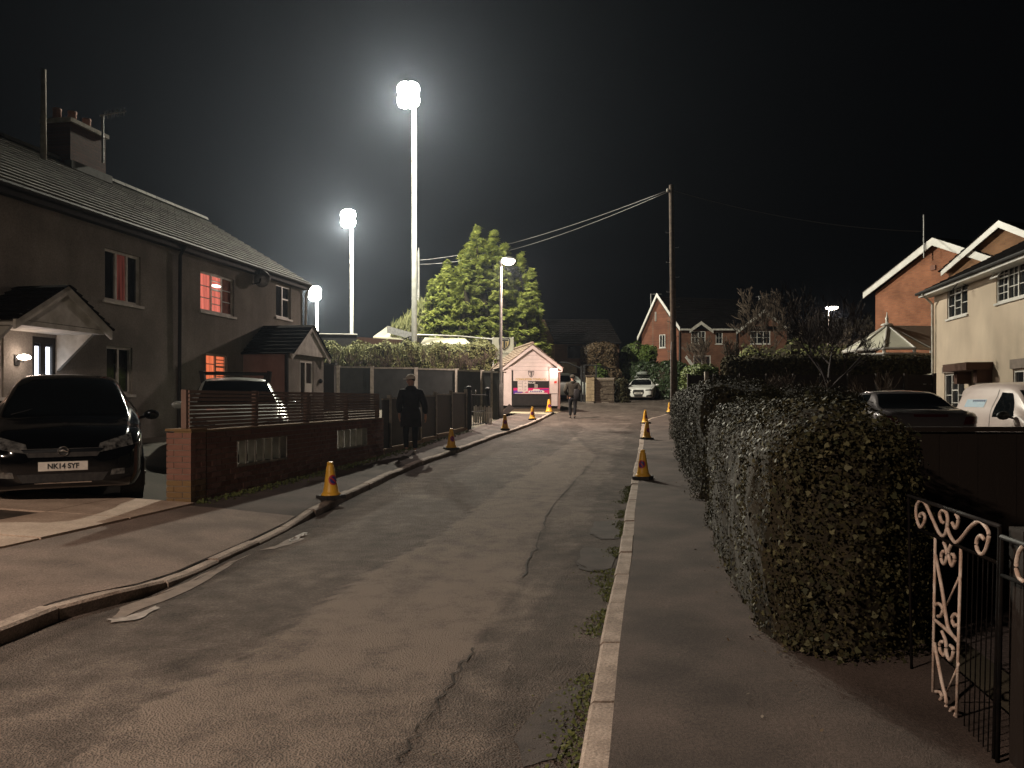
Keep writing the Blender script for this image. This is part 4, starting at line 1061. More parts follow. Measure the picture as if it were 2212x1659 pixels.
def crest(parent, cx, y, cz, s, mat=m_ink):
    """shield outline with a T inside"""
    def P_(p, q, a): return (cx + p * s, a, cz + q * s)
    out = [(-.5, .35), (-.42, .5), (0, .44), (.42, .5), (.5, .35), (.46, -.1), (.25, -.42), (0, -.6), (-.25, -.42), (-.46, -.1)]
    m2 = MB(); n = len(out); vs = [P_(p, q, y) for p, q in out] + [P_(p * .84, q * .84, y) for p, q in out]; m2.add(vs, [(i, (i + 1) % n, n + (i + 1) % n, n + i) for i in range(n)])
    m2.prism([(-.34, .22), (.34, .22), (.34, .34), (-.34, .34)], y - .004, y, P_); m2.prism([(-.09, -.42), (.09, -.42), (.09, .215), (-.09, .215)], y - .004, y, P_)
    m2.prism([(.15, -.3), (.22, -.2), (.22, .1), (.15, .1)], y - .004, y, P_)
    return build("crest", m2, mat, parent)
crest(hut, kx(1147), hutY - .034, kz(807.5), .30)
m2 = MB(); m2.box(kx(1197.5), kx(1203), hutY - .10, hutY - .092, kz(828), kz(823)); build("red_notice", m2, m_redsign, hut)
m2 = MB(); m2.box(kx(1196), kx(1204.5), hutY - .098, hutY - .0905, kz(830), kz(817)); build("notice_frame", m2, m_hutwhite, hut)
m2 = MB(); m2.box(xL - .05, xR + .1, hutY - .02, hutY + .06, g1 - .25, g1 + .035); build("plinth", m2, m_darkstone, hut)
# bulkhead lamp above the shutter leaf
bl_ = thing("bulkhead_lamp", "bright bulkhead lamp under the right eave of the ticket hut", "wall lamp", (kx(1197), hutY - .1, kz(797)))
m2 = MB(); m2.box(kx(1194), kx(1201), hutY - .26, hutY - .09, kz(796.5), kz(794.5)); build("housing", m2, m_black, bl_)
m2 = MB(); m2.box(kx(1195), kx(1200), hutY - .25, hutY - .10, kz(798), kz(796.7)); build("lens", m2, e_bulb, bl_)
point("bulkhead_light", (kx(1197), hutY - .34, kz(804)), KIOSK_W, (1, .62, .52), .06)
# the hut stands slightly turned, its left side facing the lamp
bpy.context.view_layer.update(); HR = R(11); _o = Vector((hut.location.x, hut.location.y, 0)); _m = Matrix.Rotation(HR, 4, 'Z')
hut.rotation_euler = (0, 0, HR)
for _q in (bl_, bpy.data.objects["bulkhead_light"]):
    _l = _q.location - _o; _q.location = _m @ _l + _o; _q.rotation_euler = (0, 0, HR)
# A board by the lamp
ab = G(1096, 897, .1); ab.z = H(ab.x, ab.y) + .0
abt = thing("tipped_sandbag_sign", "small dark square board leaning beside the street lamp foot", "sign", ab, rz=.2)
m2 = MB(); m2.prism([(-.25, .0), (.03, -.0), (.34, .24), (.10, .44)], -.03, .03, lambda p, q, a: (p, a + q * .25, q)); build("board", m2, m_darkboard, abt, world=False)
m2 = MB(); m2.tube([(.1, .1, .4), (.22, .4, .0)], .012, 6); build("leg", m2, m_black, abt, world=False)
# cream club board behind the hut
cb_ = thing("club_sign_board", "cream sign board with a shield emblem standing behind the ticket hut", "sign", (kx(1088, 41), 41, 2))
m2 = MB(); m2.box(kx(1064, 41), kx(1109, 41), 41, 41.06, kz(776, 41), kz(729, 41)); build("board", m2, m_creampanel, cb_)
for px in (1065, 1108): m2 = MB(); m2.box(kx(px, 41) - .04, kx(px, 41) + .04, 41.061, 41.14, 1, kz(728, 41)); build("post", m2, m_white, cb_)
crest(cb_, kx(1089.5, 41), 40.985, kz(742, 41), .62)
m2 = MB(); m2.prism([(-.42, .2), (.42, .2), (.3, -.2), (0, -.5), (-.3, -.2)], 40.985, 40.995, lambda p, q, a: (kx(1089.5, 41) + p * .62, a, kz(742, 41) + q * .62)); build("crest_field", m2, M("crest_gold_fill", (.35, .27, .12), None, rough=.6), cb_)
text(cb_, "TOWN", .16, (kx(1088, 41), 40.985, kz(764, 41)), R(90), 0, m_ink)

# ================================================================== BANK HEDGE, GROUND FENCES, STAND
bank = bpy.data.objects.new("bank", None); 
mb = MB()
def bankz(x, y): return 1.0 + 1.75 * max(0, min(1, (y - 35.2) / 2.6))
mb.grid(lambda u, v: (-14 + 13.4 * u, 35 + 10 * v, bankz(0, 35 + 10 * v) + .1 * fbm(u * 9, v * 5)), 20, 14); build("bank", mb, m_ground, kind="structure", smooth=True)
hedge("overgrown_bank_hedge", "straggly green hedge along the bank above the grey fence", P3(690, 860, 37.2), P3(1062, 860, 36.8), 1.6, 1.9, 4.12, 26000, .10, m_grassy, r=.5, lump=.38, seed=3, group=None)
# rough grass blades and twigs on top
rng = np.random.default_rng(5); N = 9000
X = rng.uniform(-9.6, -1.2, N); Z = rng.uniform(3.2, 4.15, N) - .35 * np.abs(np.sin(X * 1.7)) ; Y = rng.uniform(36.1, 37.9, N)
leaves("tall_grass", np.stack([X, Y, Z], 1), np.tile([0, -1, .1], (N, 1)), .32, [(0, -.5), (.035, 0), (0, .7), (-.035, 0)], m_grassy, None, up=np.tile([0, 0, 1.0], (N, 1)), jitter=.5, rng=rng)
# bare shrub stems
def branch(mb, p, d, L, r, depth, spread=.6, up=.12, rng=random, n=4, kids=3, minr=.004):
    pts = [Vector(p)]; rr = [r]; q = Vector(p); d = Vector(d).normalized()
    seg = 3
    for i in range(seg):
        d = (d + Vector((rng.uniform(-1, 1), rng.uniform(-1, 1), rng.uniform(-.6, 1) + up)) * .16).normalized(); q = q + d * (L / seg); pts.append(q.copy()); rr.append(max(minr, r * (1 - .5 * (i + 1) / seg)))
    mb.tube(pts, rr, n, cap=False)
    if depth > 0:
        for k in range(kids):
            t_ = rng.uniform(.35, 1.0); i = min(seg - 1, int(t_ * seg)); b0 = pts[i].lerp(pts[i + 1], t_ * seg - i)
            nd = (d + Vector((rng.uniform(-1, 1), rng.uniform(-1, 1), rng.uniform(-.7, 1) + up)) * spread).normalized()
            branch(mb, b0, nd, L * rng.uniform(.55, .8), max(minr, rr[i] * .62), depth - 1, spread, up, rng, 3, kids, minr)
def bare_tree(name, label, base, h, r, depth=5, mat=m_bark, cat="tree", kids=3, spread=.62, stems=1, group=None, minr=.005, lean=(0, 0)):
    t = thing(name, label, cat, base, group=group)
    for s_ in range(stems):
        trunk = MB(); b0 = Vector(base); q = b0 + Vector((lean[0] + (random.uniform(-.25, .25) * s_), lean[1], h * .34)); trunk.tube([b0 - Vector((0, 0, .1)), b0.lerp(q, .5) + Vector((random.uniform(-.05, .05), 0, 0)), q], [r, r * .8, r * .65], 7); build("trunk", trunk, mat, t, smooth=True)
        mb = MB()
        for k in range(4): branch(mb, b0.lerp(q, random.uniform(.7, 1)), (random.uniform(-.8, .8), random.uniform(-.8, .8), random.uniform(.4, 1)), h * .32, r * .5, depth - 1, spread, .15, random, 4, kids, minr)
        build("crown", mb, mat, t, kind="stuff")
    return t
ORD = iter(["first", "second", "third", "fourth", "fifth", "sixth", "seventh", "eighth", "last"])
for px, y in ((722, 36.4), (765, 36.3), (812, 36.5), (860, 36.2), (905, 36.4), (948, 36.2), (985, 36.3), (1020, 36.2), (1042, 36.4)):
    q = P3(px, 860, y); bare_tree("bank_shrub", next(ORD) + " bare shrub from the left growing through the bank hedge above the grey fence", (q.x, q.y, 1.9), 2.1 + random.uniform(-.2, .3), .05, 4, m_twig, "shrub", 3, .5, 2, group="bare shrubs along the bank hedge", minr=.008)
# ground boundary fence, rail, buildings beyond
def bar_thing(name, label, cat, px0, py0, px1, py1, y0, y1, zb, mat, th=.05, partname="panel"):
    a = P3(px0, py0, y0); b = P3(px1, py1, y1); t = thing(name, label, cat, (a.x, a.y, zb))
    m2 = MB(); m2.add([(a.x, a.y, zb), (b.x, b.y, zb), (b.x, b.y, b.z), (a.x, a.y, a.z), (a.x, a.y + th, zb), (b.x, b.y + th, zb), (b.x, b.y + th, b.z), (a.x, a.y + th, a.z)], [(0,1,2,3),(7,6,5,4),(0,4,5,1),(1,5,6,2),(2,6,7,3),(3,7,4,0)])
    build(partname, m2, mat, t); return t
t = bar_thing("boundary_wall", "dark boundary wall with a thin lit coping behind the bank hedge", "wall", 690, 722, 772, 723, 42, 42, 2, m_hutblack)
a = P3(690, 721, 41.95); b_ = P3(772, 722.3, 41.95); m2 = MB(); m2.tube([a, b_], .03, 6); build("coping", m2, m_white, t)
bar_thing("timber_boundary_fence", "brown timber boundary fence behind the bank hedge left of the tallest mast", "fence", 772, 728, 905, 736, 42, 40, 2, m_wood)
# small stand roof
t = thing("stand_roof", "pale low pitched stand roof beyond the bank hedge", "stand", P3(860, 720, 50))
m2 = MB(); pts = [P3(806, 727, 47), P3(838, 704, 52), P3(905, 722, 52), P3(898, 733, 47)]
m2.add([tuple(p) for p in pts] + [tuple(p - Vector((0, 0, .1))) for p in pts], [(0,1,2,3),(7,6,5,4),(0,4,5,1),(1,5,6,2),(2,6,7,3),(3,7,4,0)]); build("roof", m2, m_sheet, t)
m2 = MB(); a = P3(836, 704, 46.9); c = P3(903, 722, 46.9); dz_ = .42; m2.add([(a.x, a.y, a.z), (c.x, c.y, c.z), (c.x, c.y, c.z - dz_), (a.x, a.y, a.z - dz_), (a.x, a.y + .1, a.z), (c.x, c.y + .1, c.z), (c.x, c.y + .1, c.z - dz_), (a.x, a.y + .1, a.z - dz_)], [(3,2,1,0),(4,5,6,7),(0,1,5,4),(1,2,6,5),(2,3,7,6),(3,0,4,7)]); build("fascia", m2, m_steel, t)
for px in (815, 850, 890): q = P3(px, 730, 47.5); m2 = MB(); m2.tube([(q.x, q.y, 1), (q.x, q.y, q.z - .15)], .06, 6); build("post", m2, m_steel, t)
# dark railings by the mast and lit shed roof, white rail
t = thing("curved_railings", "dark vertical railings at the foot of the tallest mast", "railings", P3(885, 740, 39.5))
for i in range(9):
    px = 868 + i * 5; top_ = 737 - min(10, (i) * 4); q = P3(px, top_, 39.8 - .05 * i); m2 = MB(); m2.box(q.x - .03, q.x + .03, q.y, q.y + .03, 2.2, q.z); build("bar", m2, m_black, t)
m2 = MB(); m2.tube([P3(866, 741, 39.8), P3(874, 732, 39.7), P3(884, 727, 39.6), P3(912, 727, 39.4)], .025, 6); build("rail", m2, m_black, t)
t = thing("dugout_roof", "bright cream shed roof behind the bank hedge and shrubs", "shed", P3(965, 735, 40))
m2 = MB(); pts = [P3(905, 746, 38.9), P3(918, 729, 41), P3(1004, 731, 41), P3(1018, 743, 38.9)]; m2.add([tuple(p) for p in pts] + [tuple(p - Vector((0, 0, .08))) for p in pts], [(3,2,1,0),(4,5,6,7),(0,1,5,4),(1,2,6,5),(2,3,7,6),(3,0,4,7)]); build("roof", m2, m_sheet, t)
m2 = MB(); a = P3(910, 746, 39.1); c = P3(1016, 744, 39.1); m2.box(a.x, c.x, 39.15, 41, 2, a.z - .1); build("wall", m2, m_hutblack, t)
t = thing("spectator_rail", "thin white spectator rail running above the cream shed roof", "rail", P3(990, 732, 43))
m2 = MB(); m2.tube([P3(900, 723, 43), P3(990, 726, 43), P3(1066, 733, 43)], .045, 8); build("rail", m2, m_white, t)
for px, py in ((940, 724.4), (990, 726), (1030, 729.6)): q = P3(px, py, 43); m2 = MB(); m2.tube([(q.x, q.y, 2), (q.x, q.y, q.z)], .035, 6); build("post", m2, m_white, t)
t = bar_thing("low_white_rail", "short white rail between the shrubs and the cream club board", "rail", 1044, 752, 1064, 752.5, 40, 40, ray_z(0, 754.5, 40), m_white, partname="rail")
t = bar_thing("dark_backing_fence", "dark fence behind the cream shed roof under the conifer", "fence", 900, 729, 1115, 738, 43.6, 43.6, 1.5, m_hutblack)

# ================================================================== BIG CONIFER
def conifer(name, label, cx, cy, z0, cones, N, size, seed=2):
    rng = np.random.default_rng(seed); t = thing(name, label, "tree", (cx, cy, z0))
    mb = MB(); mb.tube([(cx, cy, z0 - .3), (cx, cy, z0 + 4), (cx, cy, z0 + 8)], [.28, .2, .08], 8); build("trunk", mb, m_bark, t, smooth=True)
    P_ = []; Nn = []; U_ = []; tot = sum(c[2] * c[3] for c in cones); bm_ = MB()
    for dx, dy, h, rad, zb in cones:
        nb_ = int(26 * h); per = max(6, int(N * h * rad / tot / nb_))
        for b_ in range(nb_):
            hf = rng.uniform(0, 1) ** 1.2; a0 = rng.uniform(0, 2 * PI); L = rad * (1 - hf) ** .75 * rng.uniform(.72, 1.22) + .12; z1_ = z0 + zb + hf * h
            u = rng.uniform(.25, 1.0, per) ** .7; lat = rng.normal(0, .16, per) * (1.15 - u) * L + rng.normal(0, .06, per)
            droop = -.18 * L * u ** 1.2 + .22 * L * u ** 4
            ca, sa = math.cos(a0), math.sin(a0)
            x = cx + dx + ca * L * u - sa * lat; y = cy + dy + sa * L * u + ca * lat; z = z1_ + droop + rng.normal(0, .05, per)
            P_.append(np.stack([x, y, z], 1)); Nn.append(np.tile([ca * .45, sa * .45, .85], (per, 1))); U_.append(np.stack([ca - sa * lat / (L * .25 + .05) * .5, sa + ca * lat / (L * .25 + .05) * .5, .15 + .5 * u + hf * .6], 1))
    P_ = np.concatenate(P_); Nn = np.concatenate(Nn); U_ = np.concatenate(U_)
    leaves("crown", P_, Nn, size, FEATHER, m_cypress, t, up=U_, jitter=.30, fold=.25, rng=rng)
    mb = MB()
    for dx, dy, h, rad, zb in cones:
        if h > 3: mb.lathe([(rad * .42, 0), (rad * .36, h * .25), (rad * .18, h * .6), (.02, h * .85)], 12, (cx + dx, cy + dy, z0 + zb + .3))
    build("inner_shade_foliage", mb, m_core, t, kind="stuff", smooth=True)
    return t
cY = 46.0; cX = kx(1045, cY); cz0 = 2.0
def cn(px, top, wpx, dy=0, zb=.2): 
    x = kx(px, cY); h = kz(top, cY) - cz0 - zb; return (x - cX, dy, h, wpx / FPX * cY, zb)
conifer("cypress_tree", "large bushy conifer lit yellow green by the floodlights", cX, cY, cz0,
    [cn(1031, 488, 62), cn(1066, 492, 60, .5), cn(1000, 540, 62, -.2), cn(965, 562, 52), cn(935, 608, 40, -.5), cn(1100, 560, 50, .3), cn(1125, 545, 46, .2), cn(1148, 580, 42), cn(1160, 640, 36, -.3),
     cn(1085, 600, 70, -1.2), cn(1010, 590, 70, -1.3), cn(1045, 560, 66, -.9), cn(960, 640, 50, -1.0), cn(1130, 640, 55, -1.2), cn(1045, 520, 100, .2), cn(975, 590, 66, .3), cn(1110, 580, 72, .5), cn(1090, 528, 60, -.4), cn(1015, 530, 60, -.6), cn(950, 600, 50, -.8)], 90000, .29)
# pale lit shrub left of the mast
t = thing("lit_shrub", "yellow lit spiky shrub beside the tallest floodlight mast", "shrub", P3(872, 720, 48))
rng = np.random.default_rng(8); N = 1500; a = rng.uniform(0, 1, N); X = kx(846, 48) + a * (kx(918, 48) - kx(846, 48)); top_ = np.interp(a, [0, .5, .75, 1], [kz(698, 48), kz(676, 48), kz(655, 48), kz(640, 48)])
Z = 3.0 + (top_ - 3.2) * rng.uniform(0, 1, N) ** .6; Y = 48 + rng.uniform(-.7, .7, N)
leaves("foliage", np.stack([X, Y, Z], 1), np.tile([0, -1, .2], (N, 1)), .7, BLADE, m_grassy, t, up=np.stack([(a - .7) * -.5, 0 * a, 0 * a + 1], 1), jitter=.4, rng=rng)
mb = MB()
for i in range(9): branch(mb, (kx(880 + i * 3, 48), 48, 2.5), (random.uniform(-.5, .5), 0, 1), 2.2, .04, 2, .4, .2, random, 4, 3, .012)
build("stems", mb, m_twig, t, kind="stuff")

# ================================================================== FAR HOUSES IN THE MIDDLE
# dark house behind the hut
FD = Fr(P3(1174, 860, 52)[:2], (1, .12), (.12, -1))
t = thing("dark_cottage", "dark house with pale pointed gable behind the ticket hut and conifer", "house", P3(1250, 860, 55))
y0 = 50
def pp(px, py, y): v = P3(px, py, y); return (v.x, v.y, v.z)
mb = MB(); a = kx(1199, 51); b = kx(1112, 51); am = kx(1160, 51)
mb.prism([(kx(1120, 51), 1.4), (a, 1.4), (a, kz(742, 51)), (kx(1176, 51), kz(690, 51)), (kx(1168, 51), kz(690, 51)), (kx(1120, 51), kz(760, 51))], 51, 51.2, lambda p, q, r_: (p, r_, q)); build("gable_wall", mb, BRICK("cottage_brick", (.20, .12, .07), (.15, .09, .055), (.14, .11, .08), bw=.3), t)
mb = MB(); mb.box(a + .003, kx(1338, 51), 51.1, 56, 1.4, kz(743, 51)); wl = build("wall", mb, BRICK("cottage_dark_brick", (.12, .07, .05), (.09, .05, .035), (.09, .07, .05)), t)
mb = MB(); course_roof(mb, (kx(1196, 51), 50.7, kz(743, 51)), (kx(1342, 51), 50.7, kz(743, 51)), (kx(1330, 51), 55, kz(690, 55)), (kx(1176, 51), 55, kz(690, 55)), 12, .05); build("roof", mb, m_tiledark, t)
window(t, Fr((a, 51.1), (1, 0), (0, -1)), kx(1226, 51) - a, kx(1258, 51) - a, kz(774, 51), kz(746, 51), cols=2, t=.01, fm=m_black, sill=False)
mb = MB(); mb.box(kx(1212, 50), kx(1246, 50), 49.9, 50.0, kz(806, 50), kz(782, 50)); t2 = thing("pale_garden_fence", "pale dim fence behind the gateway between hut and stone pier", "fence", (kx(1228, 50), 50, 1.4)); build("panel", mb, m_conservroof if False else M("dim_timber_panel", (.22, .19, .13), (.14, .12, .085), 4, .85), t2)

# two gabled brick house (middle right)
hy = 60.0
t = thing("red_brick_house", "red brick house with tall side gable and two small front gables", "house", P3(1560, 860, hy + 3))
bm = BRICK("middle_house_brick", (.24, .095, .055), (.18, .07, .045), (.17, .12, .09), dirv=(.8, .6, 0))
bm2 = BRICK("middle_house_front_brick", (.20, .09, .055), (.15, .065, .042), (.16, .12, .09))
gx0, gx1 = 1381, 1466
gA = Vector(pp(gx0, 733, 63)); gB = Vector(pp(gx1, 716, hy))
def gl(px, py): # point on the side gable plane
    k = (px - HX) / FPX; ax, ay, bx, by = gA.x, gA.y, gB.x, gB.y; s = (k * ay - ax) / ((bx - ax) - k * (by - ay)); y = ay + s * (by - ay); return (k * y, y, ray_z(px, py, y))
zg = 1.7
mb = MB(); v = [gl(1386, 800), gl(1466, 800), gl(1466, 716), gl(1420, 644), gl(1386, 725)]; v[0] = (v[0][0], v[0][1], zg); v[1] = (v[1][0], v[1][1], zg); mb.add(v, [(0, 1, 2, 3, 4)]); build("side_wall", mb, bm, t)
mb = MB()
for A_, B_ in (((1378, 737), (1420, 642)), ((1420, 642), (1470, 716))):
    a = Vector(gl(*A_)); b = Vector(gl(*B_)); off = Vector((-.12, -.3, 0)); d1 = Vector((0, 0, .32))
    mb.add([a + off, b + off, b + off + d1, a + off + d1, a, b, b + d1, a + d1], [(0,1,2,3),(7,6,5,4),(0,4,5,1),(3,2,6,7)])
build("bargeboard", mb, m_white, t, kind="stuff")
FM = Fr((kx(1466, hy), hy), (1, 0), (0, -1)); fx = lambda px: kx(px, hy) - kx(1466, hy)
ws = [(fx(1493), fx(1524), kz(743, hy), kz(715, hy)), (fx(1546), fx(1561), kz(743, hy), kz(717, hy)), (fx(1621), fx(1664), kz(743, hy), kz(715, hy)), (fx(1498), fx(1535), kz(795, hy), kz(768, hy))]
mb = MB(); holed_wall(mb, FM, 0, fx(1700), zg, kz(714, hy), ws, .12)
mb.add([FM(fx(1590), 0, kz(714, hy)), FM(fx(1702), 0, kz(714, hy)), FM(fx(1648), 0, kz(672, hy))], [(0, 1, 2)]); mb.add([FM(fx(1491), 0, kz(714, hy)), FM(fx(1534), 0, kz(714, hy)), FM(fx(1512), 0, kz(697, hy))], [(0, 1, 2)])
build("front_wall", mb, bm2, t)
window(t, FM, *ws[0], cols=2, bars=(1, 1), t=-.08, sill=True); window(t, FM, *ws[1], cols=1, bars=(1, 1), t=-.08); window(t, FM, *ws[2], cols=3, bars=(0, 1), t=-.08); window(t, FM, *ws[3], cols=2, t=-.08)
FG = Fr(gA[:2], (gB.x - gA.x, gB.y - gA.y), (-(.6), -.8)); 
s0 = FG.hit(1425); s1 = FG.hit(1437.5); window(t, FG, s0, s1, gl(1430, 751)[2], gl(1430, 723)[2], cols=2, t=.01, bars=(0, 0))
mb = MB(); e0 = kz(712, hy) 
ridge_z = gl(1420, 640)[2]; rA = Vector(gl(1420, 641)); rB = Vector(pp(1643, 649, 64)); rA = Vector((rA.x, rA.y, ridge_z))
course_roof(mb, (kx(1464, hy), hy - .3, e0), (kx(1706, hy), hy - .3, e0), (rB.x, 64, rB.z), (rA.x, rA.y, rA.z), 14, .05)
for ax_, bx_, px_, pz_ in ((1589, 1706, 1648, 668), (1488, 1537, 1512, 694)):
    dpt = 3.0 if px_ == 1648 else 1.2
    a = (kx(ax_, hy), hy - .35, kz(714, hy)); b = (kx(bx_, hy), hy - .35, kz(714, hy)); c = Vector((kx(px_, hy), hy - .35, kz(pz_, hy)))
    course_roof(mb, a, (a[0], hy + dpt, a[2]), c + Vector((0, dpt + .35, 0)), c, 8, .05); course_roof(mb, (b[0], hy + dpt, b[2]), b, c, c + Vector((0, dpt + .35, 0)), 8, .05)
build("roof", mb, m_tiledark, t)
mb = MB()
for (A_, B_) in (((1587, 716), (1648, 670)), ((1648, 670), (1707, 717)), ((1487, 713), (1512, 695)), ((1512, 695), (1538, 714))):
    a = Vector((kx(A_[0], hy), hy - .45, kz(A_[1], hy))); b = Vector((kx(B_[0], hy), hy - .45, kz(B_[1], hy))); d1 = Vector((0, 0, -.26))
    mb.add([a, b, b + d1, a + d1, a + Vector((0, .05, 0)), b + Vector((0, .05, 0)), b + d1 + Vector((0, .05, 0)), a + d1 + Vector((0, .05, 0))], [(0,3,2,1),(4,5,6,7),(0,1,5,4),(3,7,6,2)])
for a, b in ((1466, 1488), (1537, 1590)): mb.box(kx(a, hy), kx(b, hy), hy - .42, hy - .3, kz(714.5, hy), kz(711, hy))
build("fascia", mb, m_offwhite, t, kind="stuff")
mb = MB(); mb.tube([pp(1468, 716, 59.9), pp(1468, 800, 59.9)], .06, 6); build("drainpipe", mb, m_black, t)
mb = MB(); mb.tube([pp(1592, 716, 59.9), pp(1592, 800, 59.9)], .06, 6); build("drainpipe", mb, m_black, t)
mb = MB(); mb.box(gl(1416, 680)[0] - .06, gl(1416, 680)[0] + .06, gl(1416, 680)[1] - .1, gl(1416, 680)[1], gl(1416, 694)[2], gl(1416, 674)[2]); build("vent_slit", mb, m_white, t)
# white porch strips
for pxs in ([(1480, 772), (1500, 800)], [(1583, 771), (1592, 792)]):
    a = Vector(pp(*pxs[0], hy - 1.2)); b = Vector(pp(*pxs[1], hy - 1.2)); mb = MB(); mb.add([a, b, b + Vector((.3, 0, 0)), a + Vector((.12, 0, .15)), a + Vector((0, .1, 0)), b + Vector((0, .1, 0)), b + Vector((.3, .1, 0)), a + Vector((.12, .1, .15))], [(0,1,2,3),(7,6,5,4),(0,4,5,1),(1,5,6,2),(2,6,7,3)]); build("porch_bargeboard", mb, m_white, t)
mb = MB(); course_roof(mb, pp(1592, 790, hy - 1.2), pp(1622, 790, hy - 1.2), pp(1620, 772, hy - .1), pp(1594, 772, hy - .1), 4, .05); build("porch_roof", mb, m_tiledark, t)
for px0, py0, ext, nm in ((1405, 668, 637, "pale television aerial on the tall gable of the red brick house"),):
    q = gl(px0, py0); t = thing("tv_aerial", nm, "aerial", q); mb = MB(); mb.tube([(q[0], q[1] - .2, q[2]), (q[0], q[1] - .2, q[2] + 1.25)], .035, 6); mb.tube([(q[0] - .05, q[1] - .2, q[2] + 1.2), (q[0] + .85, q[1] - .3, q[2] + 1.2)], .03, 6); build("antenna", mb, m_steel, t)
q = pp(1640, 648, 64); t = thing("tv_aerial", "faint television aerial at the far end of the dark ridge", "aerial", q); mb = MB(); mb.tube([(q[0], q[1], q[2] - .3), (q[0], q[1], q[2] + .35)], .025, 6); mb.tube([(q[0] - .3, q[1], q[2] + .25), (q[0] + .9, q[1] - .1, q[2] + .42)], .02, 6); build("antenna", mb, m_steel, t)
# small pale gabled house beyond
t = thing("pale_gabled_house", "small pale gable glimpsed through bare branches right of the brick house", "house", P3(1735, 860, 74))
mb = MB(); mb.prism([(kx(1712, 74), 2), (kx(1762, 74), 2), (kx(1762, 74), kz(735, 74)), (kx(1738, 74), kz(702, 74)), (kx(1712, 74), kz(735, 74))], 74, 74.3, lambda p, q, r_: (p, r_, q)); build("gable_wall", mb, m_cream, t)
mb = MB(); course_roof(mb, (kx(1766, 74), 73.7, kz(738, 74)), (kx(1766, 74), 80, kz(738, 74)), (kx(1738, 74), 80, kz(699, 74)), (kx(1738, 74), 73.7, kz(699, 74)), 6, .06); course_roof(mb, (kx(1708, 74), 73.7, kz(738, 74)), (kx(1708, 74), 80, kz(738, 74)), (kx(1738, 74), 80, kz(699, 74)), (kx(1738, 74), 73.7, kz(699, 74)), 6, .06); build("roof", mb, m_tiledark, t)

# ================================================================== RIGHT: BRICK GABLE HOUSE
e_ = Vector((.336, -.942, 0)); ap = Vector((.5585 * 33, 33, 0)); FB = Fr(ap[:2], e_[:2], (-.942, -.336))
zap = ray_z(0, 515, 33); hl = 3.7
zel = ray_z(0, 636, ap.y + hl * .942)
t = thing("brick_gable_house", "tall red brick gable end with broad white bargeboards on the right", "house", FB(0, -4, 1.3))
mb = MB(); mb.add([FB(-hl + .35, 0, 1.0), FB(hl, 0, 1.0), FB(hl, 0, zel + .2), FB(0, 0, zap - .25), FB(-hl + .35, 0, zel + .05)], [(0, 1, 2, 3, 4)]); mb.add([FB(-hl + .35, 0, 1.0), FB(-hl + .35, -9, 1.0), FB(-hl + .35, -9, zel), FB(-hl + .35, 0, zel)], [(0, 1, 2, 3)])
build("gable_wall", mb, BRICK("right_house_brick", (.34, .135, .07), (.27, .105, .058), (.22, .15, .10), dirv=(.336, -.942, 0)), t)
for sg in (-1, 1):
    m2 = MB(); m2.prism([(sg * (hl + .18), zel - .18), (sg * (hl + .18), zel + .16), (0, zap + .02), (0, zap - .32)], .18, .24, lambda p, q, r_: FB(p, r_, q)); build("bargeboard", m2, m_white, t)
mb = MB(); course_roof(mb, FB(-hl - .22, .28, zel + .1), FB(-hl - .22, -9, zel + .1), FB(0, -9, zap + .04), FB(0, .28, zap + .04), 16, .05); course_roof(mb, FB(hl + .22, .28, zel + .1), FB(hl + .22, -9, zel + .1), FB(0, -9, zap + .04), FB(0, .28, zap + .04), 16, .05); build("roof", mb, m_tiledark, t)
mb = MB(); mb.box(-.25, .0, 0.001, .05, zap - 1.35, zap - 1.15, T=lambda a, b, c: FB(a, b, c)); build("vent", mb, m_brick, t)
mb = MB(); q = FB(-.35, .3, 0); mb.tube([(q[0], q[1], zap - .8), (q[0], q[1], ray_z(0, 464, q[1]))], .03, 6); ta = thing("radio_mast", "thin upright aerial pole on the apex of the right brick gable", "aerial", (q[0], q[1], zap - .8)); build("pole", mb, m_steel, ta)
FB2 = Fr((.646 * 30.0, 30.0), e_[:2], (-.942, -.336)); 
t = thing("second_brick_gable", "upper white edged gable peeking above the cream house roof", "house", FB2(0, 0, 1))
za2 = ray_z(0, 478, 30); 
mb = MB(); mb.add([FB2(-2.4, 0, 1.0), FB2(2.4, 0, 1.0), FB2(2.4, 0, za2 - 1.5), FB2(0, 0, za2 - .2), FB2(-2.4, 0, za2 - 1.5)], [(0, 1, 2, 3, 4)]); build("gable_wall", mb, BRICK("second_gable_brick", (.30, .16, .08), (.24, .12, .065), (.2, .14, .1), dirv=(.336, -.942, 0)), t)
for sg in (-1, 1):
    m2 = MB(); m2.prism([(sg * 2.6, za2 - 1.78), (sg * 2.6, za2 - 1.5), (0, za2 + .02), (0, za2 - .26)], .18, .24, lambda p, q, r_: FB2(p, r_, q)); build("bargeboard", m2, m_white, t)
mb = MB(); course_roof(mb, FB2(-2.7, .28, za2 - 1.6), FB2(-2.7, -7, za2 - 1.6), FB2(0, -7, za2 + .04), FB2(0, .28, za2 + .04), 10, .05); course_roof(mb, FB2(2.7, .28, za2 - 1.6), FB2(2.7, -7, za2 - 1.6), FB2(0, -7, za2 + .04), FB2(0, .28, za2 + .04), 10, .05); build("roof", mb, m_tiledark, t)

